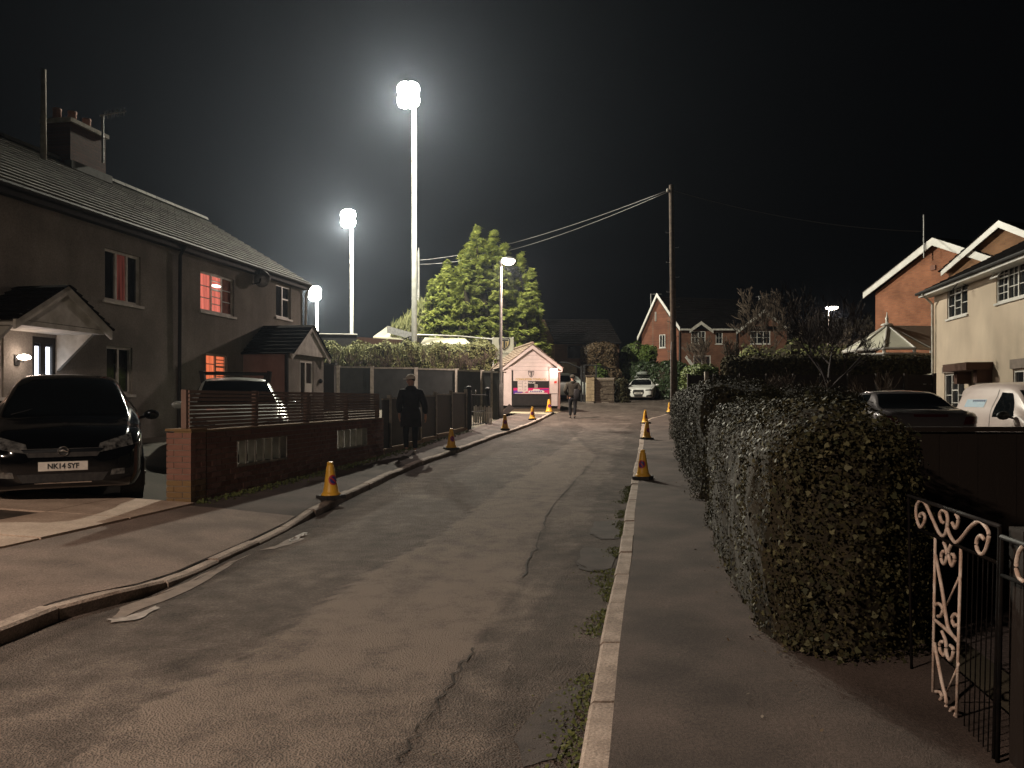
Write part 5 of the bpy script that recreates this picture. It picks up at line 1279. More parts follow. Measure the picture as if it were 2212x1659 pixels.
# conservatory with ribbed roof
cyc = 31.5; ccx = kx(1916, cyc); ce = kz(757, cyc); ct = kz(703, cyc); cr = 1.62
t = thing("conservatory", "cream conservatory with ribbed pointed roof and finial in front of brick gable", "conservatory", (ccx, cyc, 1.2))
ang = [R(a) for a in (160, 200, 240, 280, 320)]
def co(a, r_=cr): return (ccx + math.cos(a) * r_, cyc + math.sin(a) * r_)
for i in range(len(ang) - 1):
    a, b = co(ang[i]), co(ang[i + 1]); m2 = MB(); m2.add([(a[0], a[1], ce), (b[0], b[1], ce), (ccx, cyc, ct), (a[0], a[1], ce - .03), (b[0], b[1], ce - .03)], [(0, 1, 2), (0, 3, 4, 1)]); build("roof_panel", m2, m_conservroof, t)
    m2 = MB(); m2.add([(a[0], a[1], ce - .9), (b[0], b[1], ce - .9), (b[0], b[1], ce - .25), (a[0], a[1], ce - .25)], [(0, 1, 2, 3)]); build("pane", m2, m_glass, t)
a = co(R(320)); m2 = MB(); ext = Vector((3.6, -1.8, 0)); 
m2.add([(a[0], a[1], ce), (a[0] + ext.x, a[1] + ext.y * .2, ce), (ccx + ext.x, cyc + .3, ct), (ccx, cyc, ct)], [(0, 1, 2, 3)]); build("lean_roof", m2, m_tilebrown, t)
for q in ang + []:
    a = co(q, cr + .02); m2 = MB(); m2.tube([(a[0], a[1], ce + .02), (ccx, cyc, ct + .03)], .032, 6); build("rib", m2, m_white, t)
    m2 = MB(); m2.tube([(a[0], a[1], ce - 1.2), (a[0], a[1], ce - .05)], .06, 6); build("post", m2, m_white, t)
m2 = MB()
for i in range(len(ang) - 1):
    a, b = co(ang[i], cr + .06), co(ang[i + 1], cr + .06); m2.tube([(a[0], a[1], ce - .02), (b[0], b[1], ce - .02)], .06, 6); m2.tube([(a[0], a[1], ce - .22), (b[0], b[1], ce - .22)], .05, 6)
build("eave_beam", m2, m_white, t, kind="stuff")
m2 = MB(); m2.lathe([(.25, 0), (.22, .06), (.06, .1), (.05, .2), (.07, .28), (.03, .36), (.012, .55)], 12, (ccx, cyc, ct)); build("finial", m2, m_white, t, smooth=True)

# ================================================================== RIGHT: CREAM HOUSE
FC = Fr((14.46, 26.0), (-.185, -.983), (-.983, .185))       # s runs towards the viewer
def ch(px, py=None, t=0):
    k = (px - HX) / FPX; q = FC.p + FC.n * t; a = (k * q.y - q.x) / (FC.d.x - k * FC.d.y); y = q.y + a * FC.d.y
    return (a, ray_z(px, py, y)) if py is not None else a
zce = 5.05; sC = 12.0; gC = .45
t = thing("cream_house", "cream rendered house with white windows at the right edge", "house", FC(4, -3, gC))
cw1 = (ch(2046), ch(2090), ch(2046, 690)[1], ch(2046, 614)[1] + .02)
cw2 = (ch(2152), ch(2152) + 1.9, ch(2152, 656)[1], ch(2152, 575)[1])
cl1 = (ch(2040), ch(2083), .95, ch(2040, 808)[1]); cd_ = (ch(2100), ch(2134), gC, ch(2104, 800)[1] - .15); cl2 = (ch(2188), ch(2188) + 1.6, 1.3, ch(2190, 800)[1] + .0)
holes = [cw1, cw2, cl1, cd_, cl2]
mb = MB(); holed_wall(mb, FC, 0, sC, gC - .6, zce, holes, .13); mb.add([FC(0, 0, gC - .6), FC(0, -7, gC - .6), FC(0, -7, zce), FC(0, -3.5, zce + 2), FC(0, 0, zce)], [(0, 1, 2, 3, 4)]); build("wall", mb, m_cream, t)
mb = MB(); fb(mb, FC, .02, sC, .004, .05, gC - .6, gC + .38); build("plinth", mb, m_brick, t)
mb = MB(); course_roof(mb, FC(-.35, .42, zce + .12), FC(sC, .42, zce + .12), FC(sC, -3.5, zce + 2.1), FC(-.35, -3.5, zce + 2.1), 16, .05); build("roof", mb, m_tiledark, t)
mb = MB(); fb(mb, FC, -.3, sC, .0, .38, zce - .02, zce + .03); fb(mb, FC, -.3, sC, .38, .41, zce - .02, zce + .14); build("soffit", mb, m_white, t)
mb = MB(); mb.tube([FC(-.35, .46, zce + .10), FC(sC, .46, zce + .10)], .055, 8); build("gutter", mb, m_black, t)
mb = MB(); mb.tube([FC(.25, .46, zce + .05), FC(.12, .1, zce - .3), FC(.1, .07, gC)], .04, 8); build("drainpipe", mb, m_offwhite, t)
window(t, FC, *cw1, cols=3, rows=[[1.0], [.66, .34], [1.0]], bars=(0, 2), t=-.09); wn = window(t, FC, *cw2, cols=3, rows=[[.66, .34], [1.0], [1.0]], bars=(1, 2), t=-.09)
# the open top light
a0 = cw2[0] + .08; z1 = cw2[3] - .06; m2 = MB(); 
for (s0, s1, q0, q1) in ((a0, a0 + .5, 0, .05), (a0, a0 + .5, .35, .4), (a0, a0 + .05, .05, .35), (a0 + .45, a0 + .5, .05, .35)):
    m2.box(s0, s1, q0, q1, 0, .04, T=lambda a, b, c: FC(a, -.03 + b * .55 + c * .5, z1 - b * .83 + c * .4))
build("open_top_light", m2, m_white, wn)
window(t, FC, *cl1, cols=3, rows=[[1.0], [.62, .38], [1.0]], bars=(0, 1), t=-.09); window(t, FC, *cl2, cols=3, bars=(0, 1), t=-.09, gm=[m_glass, e_window, m_glass], lab="window with a patch of red light")
m2 = MB(); fb(m2, FC, cd_[0], cd_[1], -.1, -.05, gC, cd_[3]); dd = build("door", m2, m_white, t); m2 = MB(); fb(m2, FC, cd_[0] + .2, cd_[1] - .2, -.045, -.04, gC + 1.1, cd_[3] - .2); build("pane", m2, m_conservroof, dd)
for (a, b, z, th_) in ((cl1[0] - .05, cl1[1] + .05, cl1[3] + .02, .2), (cl2[0] - .05, cl2[1] + .05, cl2[3] + .04, .25)):
    m2 = MB(); fb(m2, FC, a, b, .002, .06, z, z + th_); build("lintel", m2, M("grey_lintel_%d" % int(z * 100), (.26, .21, .18), (.2, .165, .14), 5, .9), t)
m2 = MB(); fb(m2, FC, cd_[0] - .35, cd_[1] + .35, .0, .7, cd_[3] + .12, cd_[3] + .34); fb(m2, FC, cd_[0] - .3, cd_[0] - .05, .0, .4, cd_[3] - .25, cd_[3] + .118); fb(m2, FC, cd_[1] + .05, cd_[1] + .3, .0, .4, cd_[3] - .25, cd_[3] + .118); build("door_hood", m2, m_wood, t, kind="stuff")
q = FC(ch(2093), .0, ch(2093, 618)[1]); m2 = MB(); m2.tube([q, (q[0] - .3, q[1], q[2] + .12), (q[0] - .55, q[1] - .1, q[2] - .1)], .012, 5); m2.tube([(q[0] - .2, q[1], q[2] + .25), (q[0] - .5, q[1], q[2] - .12)], .01, 5); build("wall_bracket", m2, m_black, t)
# small glazed side porch left of the cream house
t = thing("side_porch", "small white glazed side porch at the corner of the cream house", "porch", P3(2000, 870, 27))
yy_ = 26.6; X0, X1 = kx(1988, yy_), kx(2019, yy_)
mb = MB()
for (a, b, c, d) in ((1996, 2001, 872, 822), (2001, 2019, 826, 822), (2001, 2019, 842, 838), (2001, 2019, 833, 832)): mb.box(kx(a, yy_), kx(b, yy_), yy_, yy_ + .06, kz(c, yy_), kz(d, yy_))
build("frame", mb, m_white, t, kind="stuff")
mb = MB(); mb.box(kx(2001, yy_), kx(2019, yy_), yy_ + .07, yy_ + .08, kz(878, yy_), kz(822, yy_)); build("pane", mb, m_glass, t)
mb = MB(); mb.box(kx(1977, yy_), kx(1996, yy_), yy_ + .0, yy_ + .1, .4, kz(832, yy_)); build("white_panel", mb, m_white, t)
mb = MB(); mb.box(kx(1986, yy_), X1, yy_ - .2, yy_ + 1.4, kz(820, yy_), kz(815.5, yy_)); build("fascia", mb, m_white, t)
mb = MB(); mb.prism([(kx(1989, yy_), kz(815, yy_)), (X1, kz(815, yy_)), (X1, kz(805, yy_))], yy_ - .15, yy_ + 1.4, lambda p, q, a: (p, a, q)); build("roof", mb, m_conservroof, t)

# ================================================================== HEDGES AND FENCES, RIGHT SIDE
# near hedge (privet and ivy), then the longer one beyond the gap
E = RT * 1.0
def along(x0, y0, s, off=0): v = Vector((x0, y0, 0)) + U * s + RT * off; return v
hb = Vector((1.47, 4.30, 0))
near_w = .88
a = hb + RT * near_w / 2 - U * .13; b = a + U * 5.1
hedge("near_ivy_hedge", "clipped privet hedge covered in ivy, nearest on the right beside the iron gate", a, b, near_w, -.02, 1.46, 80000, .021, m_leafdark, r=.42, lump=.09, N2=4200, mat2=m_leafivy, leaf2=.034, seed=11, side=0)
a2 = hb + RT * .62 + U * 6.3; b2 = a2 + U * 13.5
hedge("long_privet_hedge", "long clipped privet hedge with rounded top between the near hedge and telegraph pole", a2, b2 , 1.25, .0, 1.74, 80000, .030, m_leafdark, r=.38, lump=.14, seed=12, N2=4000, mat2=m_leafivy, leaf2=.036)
# return of that hedge, running back from the gap
r0 = a2 + U * .9 + RT * .6; r1 = r0 + RT * 1.0 + U * .9
hedge("return_privet_hedge", "short rounded end of the long hedge turning back behind the near hedge", r0, r1, 1.3, .0, 1.66, 20000, .030, m_leafdark, r=.45, lump=.14, seed=33)
# dark board fence by the gate
fy = 5.9; ft = ray_z(0, 922, fy)
t = thing("dark_board_fence", "dark close boarded fence at the right edge behind the iron gate", "fence", (kx(2080, fy), fy, .1))
x = kx(1945, fy); i = 0
while x < kx(2300, fy):
    m2 = MB(); m2.box(x + .001, x + .149, fy - (.003 if i % 2 else 0), fy + .014, .03, ft - .04); build("board", m2, m_darkboard, t); x += .15; i += 1
m2 = MB(); m2.box(kx(1943, fy), kx(2300, fy), fy - .03, fy + .03, ft - .037, ft); build("capping", m2, m_darkboard, t)
m2 = MB(); m2.box(kx(1943, fy) - .09, kx(1943, fy) - .002, fy - .05, fy + .05, .0, ft + .02); build("post", m2, m_darkboard, t)
# dark garden fence and black hedge behind
bf = thing("back_garden_fence", "dark low garden fence in front of the black clipped hedge", "fence", P3(1760, 860, 25))
nn = 9; p0 = P3(1488, 808, 25.5); p1 = P3(2018, 807, 24.0)
for i in range(nn):
    a = p0.lerp(p1, i / nn); b = p0.lerp(p1, (i + 1) / nn); z0 = .5; gp_ = .06
    for kk in range(6):
        z = z0 + (a.z - z0 - .03) * kk / 6; z2 = z0 + (a.z - z0 - .03) * (kk + 1) / 6 - .008; d = (b - a).normalized()
        m2 = MB(); m2.add([(a.x + gp_, a.y, z), (b.x - gp_, b.y, z), (b.x - gp_, b.y + .01, z2), (a.x + gp_, a.y + .01, z2), (a.x + gp_, a.y + .03, z), (b.x - gp_, b.y + .03, z), (b.x - gp_, b.y + .03, z2), (a.x + gp_, a.y + .03, z2)], [(0,1,2,3),(7,6,5,4),(0,4,5,1),(2,6,7,3),(3,7,4,0),(1,5,6,2)]); build("board", m2, m_darkboard, bf)
for i in range(nn + 1):
    a = p0.lerp(p1, i / nn); m2 = MB(); m2.box(a.x - .05, a.x + .05, a.y - .04, a.y + .05, .4, a.z + .01); build("post", m2, m_darkboard, bf)
q = P3(1526, 803, 24.6); t = thing("pale_fence_post", "pale thin post at the left end of the dark garden fence", "post", (q.x, q.y, .6)); m2 = MB(); m2.box(q.x - .06, q.x + .06, q.y - .05, q.y + .05, .6, q.z); build("post_shaft", m2, m_concrete, t)
hedge("black_clipped_hedge", "tall dark flat topped hedge in front of the conservatory", (kx(1572, 28.5), 29.2, 0), (kx(2040, 27.5), 27.5, 0), 1.5, .6, ray_z(0, 769, 27.8), 16000, .10, m_leafdark, r=.25, lump=.10, seed=14)
hedge("rounded_green_hedge", "rounded bright green hedge just right of the telegraph pole", (kx(1492, 29.5), 30.2, 0), (kx(1540, 29), 29.2, 0), 1.3, .7, ray_z(0, 790, 29), 7000, .085, m_leafgreen, r=.45, lump=.12, seed=15)
# hedges round the parked white car
hedge("tall_evergreen_hedge", "dark green hedge directly behind the white estate car", (kx(1345, 52), 52.6, 0), (kx(1480, 51), 50.4, 0), 2.4, 1.5, ray_z(0, 786, 51), 12000, .15, m_leafgreen if False else M("laurel_leaf", (.02, .035, .014), (.05, .075, .03), 2, .4, island=True), r=.5, lump=.3, seed=16)
hedge("domed_topiary_hedge", "bright domed green topiary above the hedge behind the white estate car", (kx(1345, 53), 54.8, 0), (kx(1420, 53), 54, 0), 2.4, 1.8, ray_z(0, 743, 53.5), 9000, .15, m_leafgreen, r=.9, lump=.3, seed=17)
hedge("brown_beech_hedge", "brown leaved clipped hedge between dark cottage and green topiary", (kx(1262, 50), 50.2, 0), (kx(1330, 50), 50.6, 0), 1.6, 2.4, ray_z(0, 744, 50.5), 9000, .14, m_leafbrown, r=.5, lump=.15, seed=18)
hedge("brown_bush", "rusty brown bush between the stone wall and the white estate car", (kx(1312, 48.5), 49.2, 0), (kx(1338, 48.5), 49.4, 0), 1.8, 1.4, ray_z(0, 783, 48.6), 5000, .13, m_leafbrown, r=.8, lump=.35, seed=19, cat="bush")
hedge("low_green_bush", "low green shrub above the stone wall beside the brown bush", (kx(1288, 49), 49.8, 0), (kx(1306, 49), 49.8, 0), 1.4, 1.4, ray_z(0, 784, 49), 3000, .13, m_leafgreen, r=.7, lump=.3, seed=21, cat="bush")

# telegraph pole with cables
tb = G(1457, 905, .05); tt = P3(1450, 400, tb.y + .25)
t = thing("telegraph_pole", "tall wooden telegraph pole on the right pavement beside the hedge", "telegraph pole", tb)
mb = MB(); mb.tube([tb - Vector((0, 0, .3)), tb.lerp(tt, .5), tt], [.145, .12, .095], 14); build("shaft", mb, m_pole, t, smooth=True)
mb = MB(); mb.tube([tb + Vector((-.17, -.08, -.1)), tb + Vector((-.165, -.08, 2.6)), tb + Vector((-.14, -.08, 3.2))], .025, 6); build("cable_guard", mb, m_steel, t)
for i in range(9):
    z = 2.8 + i * .62; f = z / (tt.z - tb.z); q = tb.lerp(tt, f); sx = 1 if i % 2 else -1; mb = MB(); mb.tube([q + Vector((sx * .12, -.03, 0)), q + Vector((sx * .26, -.05, .0)), q + Vector((sx * .26, -.05, .04))], .012, 5); build("step_iron", mb, m_steel, t)
mb = MB(); mb.lathe([(.03, 0), (.05, .03), (.03, .07), (.045, .1), (.02, .14)], 8, tt + Vector((-.16, 0, -.28))); build("insulator", mb, m_white, t, smooth=True)
def cable(name, lab, a, b, sag, r_, n=24):
    pts = [a.lerp(b, i / n) - Vector((0, 0, sag * 4 * (i / n) * (1 - i / n))) for i in range(n + 1)]; mb = MB(); mb.tube(pts, r_, 5); o = build(name, mb, m_wire, None, smooth=True); tag(o, lab, "cable")
A0 = tt + Vector((-.05, 0, -.18))
cable("overhead_cable", "upper of the two overhead cables running left from the telegraph pole", A0, P3(905, 562, 60), .55, .016)
cable("overhead_cable", "lower of the two overhead cables running left from the telegraph pole", A0 - Vector((0, 0, .06)), P3(905, 571, 60), .75, .016)
cable("overhead_cable", "faint overhead cable running right from the telegraph pole", tt + Vector((.05, 0, -.22)), P3(1990, 500, 33), .35, .014)

# bare trees on the right
q = P3(1790, 860, 22.5); bare_tree("bare_fruit_tree", "bare spreading tree with dark twigs before the black hedge", (q.x, q.y, .6), 4.3, .09, 6, M("dark_purple_bark", (.028, .018, .017), (.014, .010, .010), 8, .9), kids=3, spread=.75, minr=.007)
q = P3(1545, 860, 50); bare_tree("bare_garden_tree", "bare twiggy garden tree before the red brick house left part", (q.x, q.y, 1.5), 4.6, .10, 5, m_twig, kids=4, spread=.6, minr=.016)
q = P3(1655, 860, 52); bare_tree("bare_garden_tree", "larger bare twiggy tree covering the right gable of the brick house", (q.x, q.y, 1.5), 7.0, .14, 6, m_twig, kids=3, spread=.55, minr=.018)
q = P3(1745, 860, 56); bare_tree("bare_garden_tree", "bare dark tree between the brick house and distant street lamp", (q.x, q.y, 1.5), 6.6, .14, 5, m_bark, kids=4, spread=.55, minr=.02)
q = P3(1838, 860, 36); bare_tree("bare_garden_tree", "small bare shrub at the left corner of the conservatory", (q.x, q.y, 1.2), 3.4, .07, 4, m_twig, kids=4, spread=.6, minr=.012)
for px in (1640, 1720, 1905): 
    q = P3(px, 860, 21); bare_tree("bare_garden_shrub", {1640: "thin bare shrub behind the long hedge, left of three", 1720: "thin bare shrub behind the long hedge, middle of three", 1905: "thin bare shrub behind the parked grey car"}[px], (q.x, q.y, .5), 1.9, .03, 4, m_twig, "shrub", 3, .5, 2, minr=.006)
hedge("distant_shrubbery", "dim mixed garden shrubs behind the black clipped hedge", (kx(1600, 46), 46, 0), (kx(1840, 44), 44, 0), 2, 1.4, ray_z(0, 752, 45), 5000, .18, m_grassy, r=.8, lump=.6, seed=23, cat="shrubs")
hedge("dark_tree_belt", "dark mass of garden trees between conservatory and street lamp", (kx(1740, 66), 66, 0), (kx(1900, 66), 66, 0), 3, 1.5, ray_z(0, 700, 66), 6000, .3, m_core, r=1.5, lump=1.0, seed=24, cat="trees")

# stone gate pier and wall
py_ = 44.5; gz_ = ray_z(0, 866, py_) - .02
t = thing("stone_gate_pier", "pale sandstone gate pier right of the ticket hut entrance", "gate pier", (kx(1275, py_), py_, gz_))
x0, x1 = kx(1267, py_), kx(1284, py_); zt_ = ray_z(0, 813, py_); nrow = 7
mb = MB(); mb.box(x0 + .02, x1 - .02, py_ + .02, py_ + .48, gz_ - .2, zt_ - .02); build("mortar_core", mb, m_mortar, t)
for i in range(nrow):
    za, zb = gz_ + (zt_ - gz_) * i / nrow, gz_ + (zt_ - gz_) * (i + 1) / nrow - .018
    sp_ = [x0, x0 + (x1 - x0) * (.45 if i % 2 else .6), x1]
    for k_ in range(2):
        m2 = MB(); j = random.uniform(-.012, .012); m2.cbox(sp_[k_] + .007, sp_[k_ + 1] - .007, py_ + j, py_ + .5, za, zb, .015); build("stone", m2, m_stone, t)
m2 = MB(); m2.box(x0 - .03, x1 + .03, py_ - .04, py_ + .54, zt_ + .001, zt_ + .07); build("capping", m2, m_darkstone, t)
t = thing("rough_stone_wall", "dark rough stone wall beside the pale gate pier", "wall", (kx(1305, 44.9), 44.9, gz_))
wx0, wx1 = x1 + .004, kx(1326, 44.9); mb = MB(); mb.box(wx0, wx1, 44.8, 45.2, gz_ - .2, ray_z(0, 815, 44.9) - .03); build("core", mb, m_mortar, t)
for i in range(9):
    za = gz_ + i * .145; x = wx0
    while x < wx1 - .05:
        L = random.uniform(.16, .34); m2 = MB(); m2.cbox(x + .006, min(x + L, wx1) - .006, 44.76 + random.uniform(-.02, .02), 44.9, za, za + .132, .02); build("stone", m2, m_darkstone, t); x += L
hedge("ivy_on_wall", "dark ivy growing over the far end of the stone wall", (wx1 + .2, 45.2, 0), (wx1 + .8, 45.6, 0), .8, 1.1, ray_z(0, 818, 45), 2500, .12, m_leafdark, r=.3, lump=.2, seed=25, cat="ivy")
# iron gateway arch
t = thing("iron_gateway", "dark iron gateway frame between the ticket hut and the stone pier", "gateway", (kx(1256, 46), 46, gz_))
for px, top in ((1256, 790), (1262, 788), (1288, 789)): m2 = MB(); X = kx(px, 45.9); m2.box(X - .05, X + .05, 45.85, 45.95, gz_ - .1, ray_z(0, top, 45.9)); build("post", m2, m_black, t)
m2 = MB(); m2.tube([P3(1209, 783, 45.9), P3(1224, 783, 45.9), P3(1244, 791, 45.9), P3(1256, 797, 45.9)], .045, 6); build("arch", m2, m_black, t)
m2 = MB(); m2.tube([P3(1262, 789, 45.9), P3(1288, 789, 45.9), P3(1322, 797, 46.6)], .04, 6); build("top_rail", m2, m_black, t)

# ================================================================== DRIVEWAY SLABS, GUTTER WEEDS
dv = bpy.data.objects.new("driveway", None); COL.objects.link(dv); dv["kind"] = "structure"; ORIG[dv.name] = Vector((0, 0, 0))
mb = MB(); mb.grid(lambda u, v: (WLx(2 + 7.4 * v) - 5 * u, 2 + 7.4 * v, H(WLx(2 + 7.4 * v) - 5 * u, 2 + 7.4 * v) + .004), 12, 16); build("bare_soil", mb, m_soil, dv, smooth=True)
for r_ in range(3):
    y = 3.35
    while y < 9.3:
        L = 1.22; u0, u1 = .02 + r_ * .92, .02 + r_ * .92 + .90
        skip = (r_ == 1 and 7.0 < y + .6 < 8.0) or (r_ == 2 and random.random() < .5)
        if not skip:
            ya, yb = y + .012, min(y + L, 9.42) - .012; jz = random.uniform(-.004, .008); m2 = MB()
            def T(a, b, c, u0=u0, u1=u1, ya=ya, yb=yb, jz=jz):
                yy_ = ya + (yb - ya) * b; x = WLx(yy_) + .12 - (u0 + (u1 - u0) * a); return (x, yy_, H(x, yy_) + .022 + jz + c)
            m2.cbox(1, 0, 0, 1, -.04, 0, .0, T=T); build("paving_slab", m2, m_slab, dv)
        y += L
N = 4200; rng = np.random.default_rng(4); Y = rng.uniform(2.6, 13, N); dd = np.abs(rng.normal(0, .07, N)) * (1 + .8 * np.sin(Y * 3.1) * np.sin(Y * 1.3)); ok = (np.sin(Y * 2.3) + np.sin(Y * 5.1 + 1) > -.5); Y = Y[ok]; dd = dd[ok]
X = np.array([KRx(y) for y in Y]) - dd; Z = np.array([prof(y) for y in Y]) + rng.uniform(.003, .028, len(Y)) * np.exp(-dd * 8)
leaves("gutter_weeds", np.stack([X, Y, Z], 1), np.tile([-.2, -.4, .8], (len(Y), 1)), .022, LEAF_OVAL, m_moss, None, jitter=.6, rng=rng)
N = 2600; Y = rng.uniform(9.5, 24, N); X = np.array([WLx(y) for y in Y]) + .03 + np.abs(rng.normal(0, .09, N)); Z = np.array([H(x, y) for x, y in zip(X, Y)]) + rng.uniform(.0, .03, N)
leaves("wall_foot_weeds", np.stack([X, Y, Z], 1), np.tile([.3, -.3, .8], (N, 1)), .045, LEAF_OVAL, m_moss, None, jitter=.6, rng=rng)
N = 420; Y = rng.uniform(3.2, 24, N); X = np.array([hb.x + .1835 * (y - 4.35) for y in Y]) - np.abs(rng.normal(0, .16, N)) + .1; Z = np.array([H(x, y) for x, y in zip(X, Y)]) + rng.uniform(.003, .02, N)
leaves("fallen_leaves", np.stack([X, Y, Z], 1), np.tile([0, 0, 1.0], (N, 1)), .024, LEAF_OVAL, m_leafbrown, None, jitter=.3, rng=rng)

# ================================================================== CARS
def catmull(P, t):
    P = np.asarray(P, float); n = len(P) - 1; x = t * n; i = np.clip(x.astype(int), 0, n - 1); f = (x - i)[:, None]
    p1 = P[i]; p2 = P[i + 1]; p0 = P[np.maximum(i - 1, 0)]; p3 = P[np.minimum(i + 2, n)]
    # limited tangents keep the shape from overshooting
    m1 = (p2 - p0) * .5; m2 = (p3 - p1) * .5
    d = p2 - p1; s0 = p1 - p0; s2 = p3 - p2
    m1 = np.where(s0 * d <= 0, 0, np.sign(d) * np.minimum(np.abs(m1), 2.5 * np.minimum(np.abs(s0) + 1e-9, np.abs(d))))
    m2 = np.where(s2 * d <= 0, 0, np.sign(d) * np.minimum(np.abs(m2), 2.5 * np.minimum(np.abs(s2) + 1e-9, np.abs(d))))
    f2 = f * f; f3 = f2 * f
    return (2 * f3 - 3 * f2 + 1) * p1 + (f3 - 2 * f2 + f) * m1 + (-2 * f3 + 3 * f2) * p2 + (f3 - f2) * m2
class Car:
    def __init__(s, name, label, cat, loc, fwd, st, paint, wheels=(-.85, -3.45), wr=.32, group=None, rimmat=None, wheelw=.0):
        """st rows: x, z bottom, z mid, z belt, z top, half width, half width at roof"""
        rz_ = math.atan2(fwd[1], fwd[0]); s.t = thing(name, label, cat, loc, rz_, group); s.paint = paint
        st = np.array(st, float); n = 70; T = catmull(st, np.linspace(0, 1, n)); m = 30; vs = []
        for x, zb, zm, zl, zt, w_, wt in T:
            half = [(0, zb), (w_ * .8, zb), (w_ * .95, zb + .07), (w_, zm), (w_ * .985, zl), (wt + (w_ * .95 - wt) * .35, zl + (zt - zl) * .6), (wt, zl + (zt - zl) * .88), (wt * .72, zt - .004), (0, zt + .018)]
            H_ = catmull(half, np.linspace(0, 1, m)); vs += [(x, -p[0], p[1]) for p in H_[::-1]] + [(x, p[0], p[1]) for p in H_[1:-1]]
        k = 2 * m - 2; fs = [(i * k + j, i * k + (j + 1) % k, (i + 1) * k + (j + 1) % k, (i + 1) * k + j) for i in range(n - 1) for j in range(k)]
        fs += [tuple(range(k - 1, -1, -1)), tuple((n - 1) * k + j for j in range(k))]
        fs = [f[::-1] for f in fs]
        mb = MB(); mb.add(vs, fs); s.body = build("body", mb, paint, s.t, world=False, autosm=50)
        s.bvh = BVHTree.FromPolygons([Vector(v) for v in vs], fs)
        for wx in wheels:
            i = np.argmin(abs(T[:, 0] - wx)); ww = T[i, 5] + wheelw
            for sg in (-1, 1):
                mb = MB(); mb.lathe([(wr * 1.16, -.26), (wr * 1.16, .004), (wr * .5, .004)], 24, (wx, sg * ww, wr), 'y') if sg > 0 else mb.lathe([(wr * .5, -.004), (wr * 1.16, -.004), (wr * 1.16, .26)], 24, (wx, sg * ww, wr), 'y')
                build("wheel_arch", mb, m_rubber, s.t, world=False)
                mb = MB(); a, b = (-.2, .008) if sg > 0 else (-.008, .2); mb.lathe([(wr * .55, a), (wr * .93, a), (wr, a + .03), (wr, b - .03), (wr * .93, b), (wr * .6, b)], 24, (wx, sg * (ww + .006), wr), 'y'); wl = build("wheel", mb, m_rubber, s.t, world=False, smooth=False)
                mb = MB(); c = sg * (ww + .006); o_ = .012 * sg
                mb.lathe([(wr * .62, 0), (wr * .60, o_), (wr * .52, -o_ * .3), (0, -o_ * .3)] if sg > 0 else [(0, -o_ * .3), (wr * .52, -o_ * .3), (wr * .60, o_), (wr * .62, 0)], 20, (wx, c, wr), 'y')
                for q in range(5):
                    a_ = q * 2 * PI / 5; d = Vector((math.cos(a_), 0, math.sin(a_))); mb.tube([Vector((wx, c + o_ * .9, wr)), Vector((wx, c + o_ * .9, wr)) + d * wr * .6], .024, 5)
                build("rim", mb, rimmat or m_steel, wl, world=False)
    def proj(s, p, ax, sg):
        o = Vector(p); d = Vector((0, 0, 0)); d[ax] = -sg; o = o.copy(); o[ax] = sg * 8
        h = s.bvh.ray_cast(o, d)
        return (h[0], h[1]) if h[0] is not None else None
    def patch(s, name, quad, mat, ax='x', sg=1, off=.006, nu=10, nv=6, parent=None, rel=0.0):
        """quad: 4 corners in the view plane of the axis: (y,z) for x, (x,z) for y; projected on the body"""
        A = {'x': 0, 'y': 1}[ax]; q = [Vector(c) for c in quad]; vs = []
        for i in range(nu + 1):
            for j in range(nv + 1):
                u, v = i / nu, j / nv; a = q[0].lerp(q[1], u).lerp(q[3].lerp(q[2], u), v)
                p = Vector((0, a[0], a[1])) if A == 0 else Vector((a[0], 0, a[1])); h = s.proj(p, A, sg)
                if h is None:
                    vs.append(vs[-1] if vs else (0, 0, 0)); continue
                nn = h[1]; 
                if nn[A] * sg < 0: nn = -nn
                vs.append(h[0] + nn * off)
        mb = MB(); fs = [(i * (nv + 1) + j, (i + 1) * (nv + 1) + j, (i + 1) * (nv + 1) + j + 1, i * (nv + 1) + j + 1) for i in range(nu) for j in range(nv)]
        mb.add(vs, fs); return build(name, mb, mat, parent or s.t, world=False, smooth=True)
    def plate(s, z, x_sg, txt, w_=.52, y=0.0):
        h = s.proj(Vector((0, y, z)), 0, x_sg)[0]; x = h.x + x_sg * .012; mb = MB(); mb.cbox(-w_ / 2, w_ / 2, -.055, .055, 0, .012, .003, T=lambda a, b, c: (x + x_sg * c, y + a, z + b)); p = build("number_plate", mb, m_plate, s.t, world=False)
        c = text(None, txt, .085, (0, 0, 0), 0, 0, m_ink, bold=.0035, sx=.92); c.parent = p; c.location = (x + x_sg * .014, y, z); c.rotation_euler = (R(90), 0, R(90) if x_sg > 0 else R(-90))
        return p
    def mirror(s, x, y, z, mat, sz=1):
        for sg in (-1, 1):
            mb = MB(); mb.lathe([(.0, -.09), (.06, -.07), (.085, -.01), (.075, .03), (.0, .035)], 12, (0, 0, 0), 'x'); mb.v = [(a * sz + x, b * 1.25 * sz + sg * (y + .12), c * .85 * sz + z) for a, b, c in mb.v]; mb.f = [f[::-1] for f in mb.f]
            mb.tube([(x + .0, sg * (y - .06), z - .05), (x, sg * (y + .06), z - .02)], .022, 6); build("door_mirror", mb, mat, s.t, world=False, smooth=True)

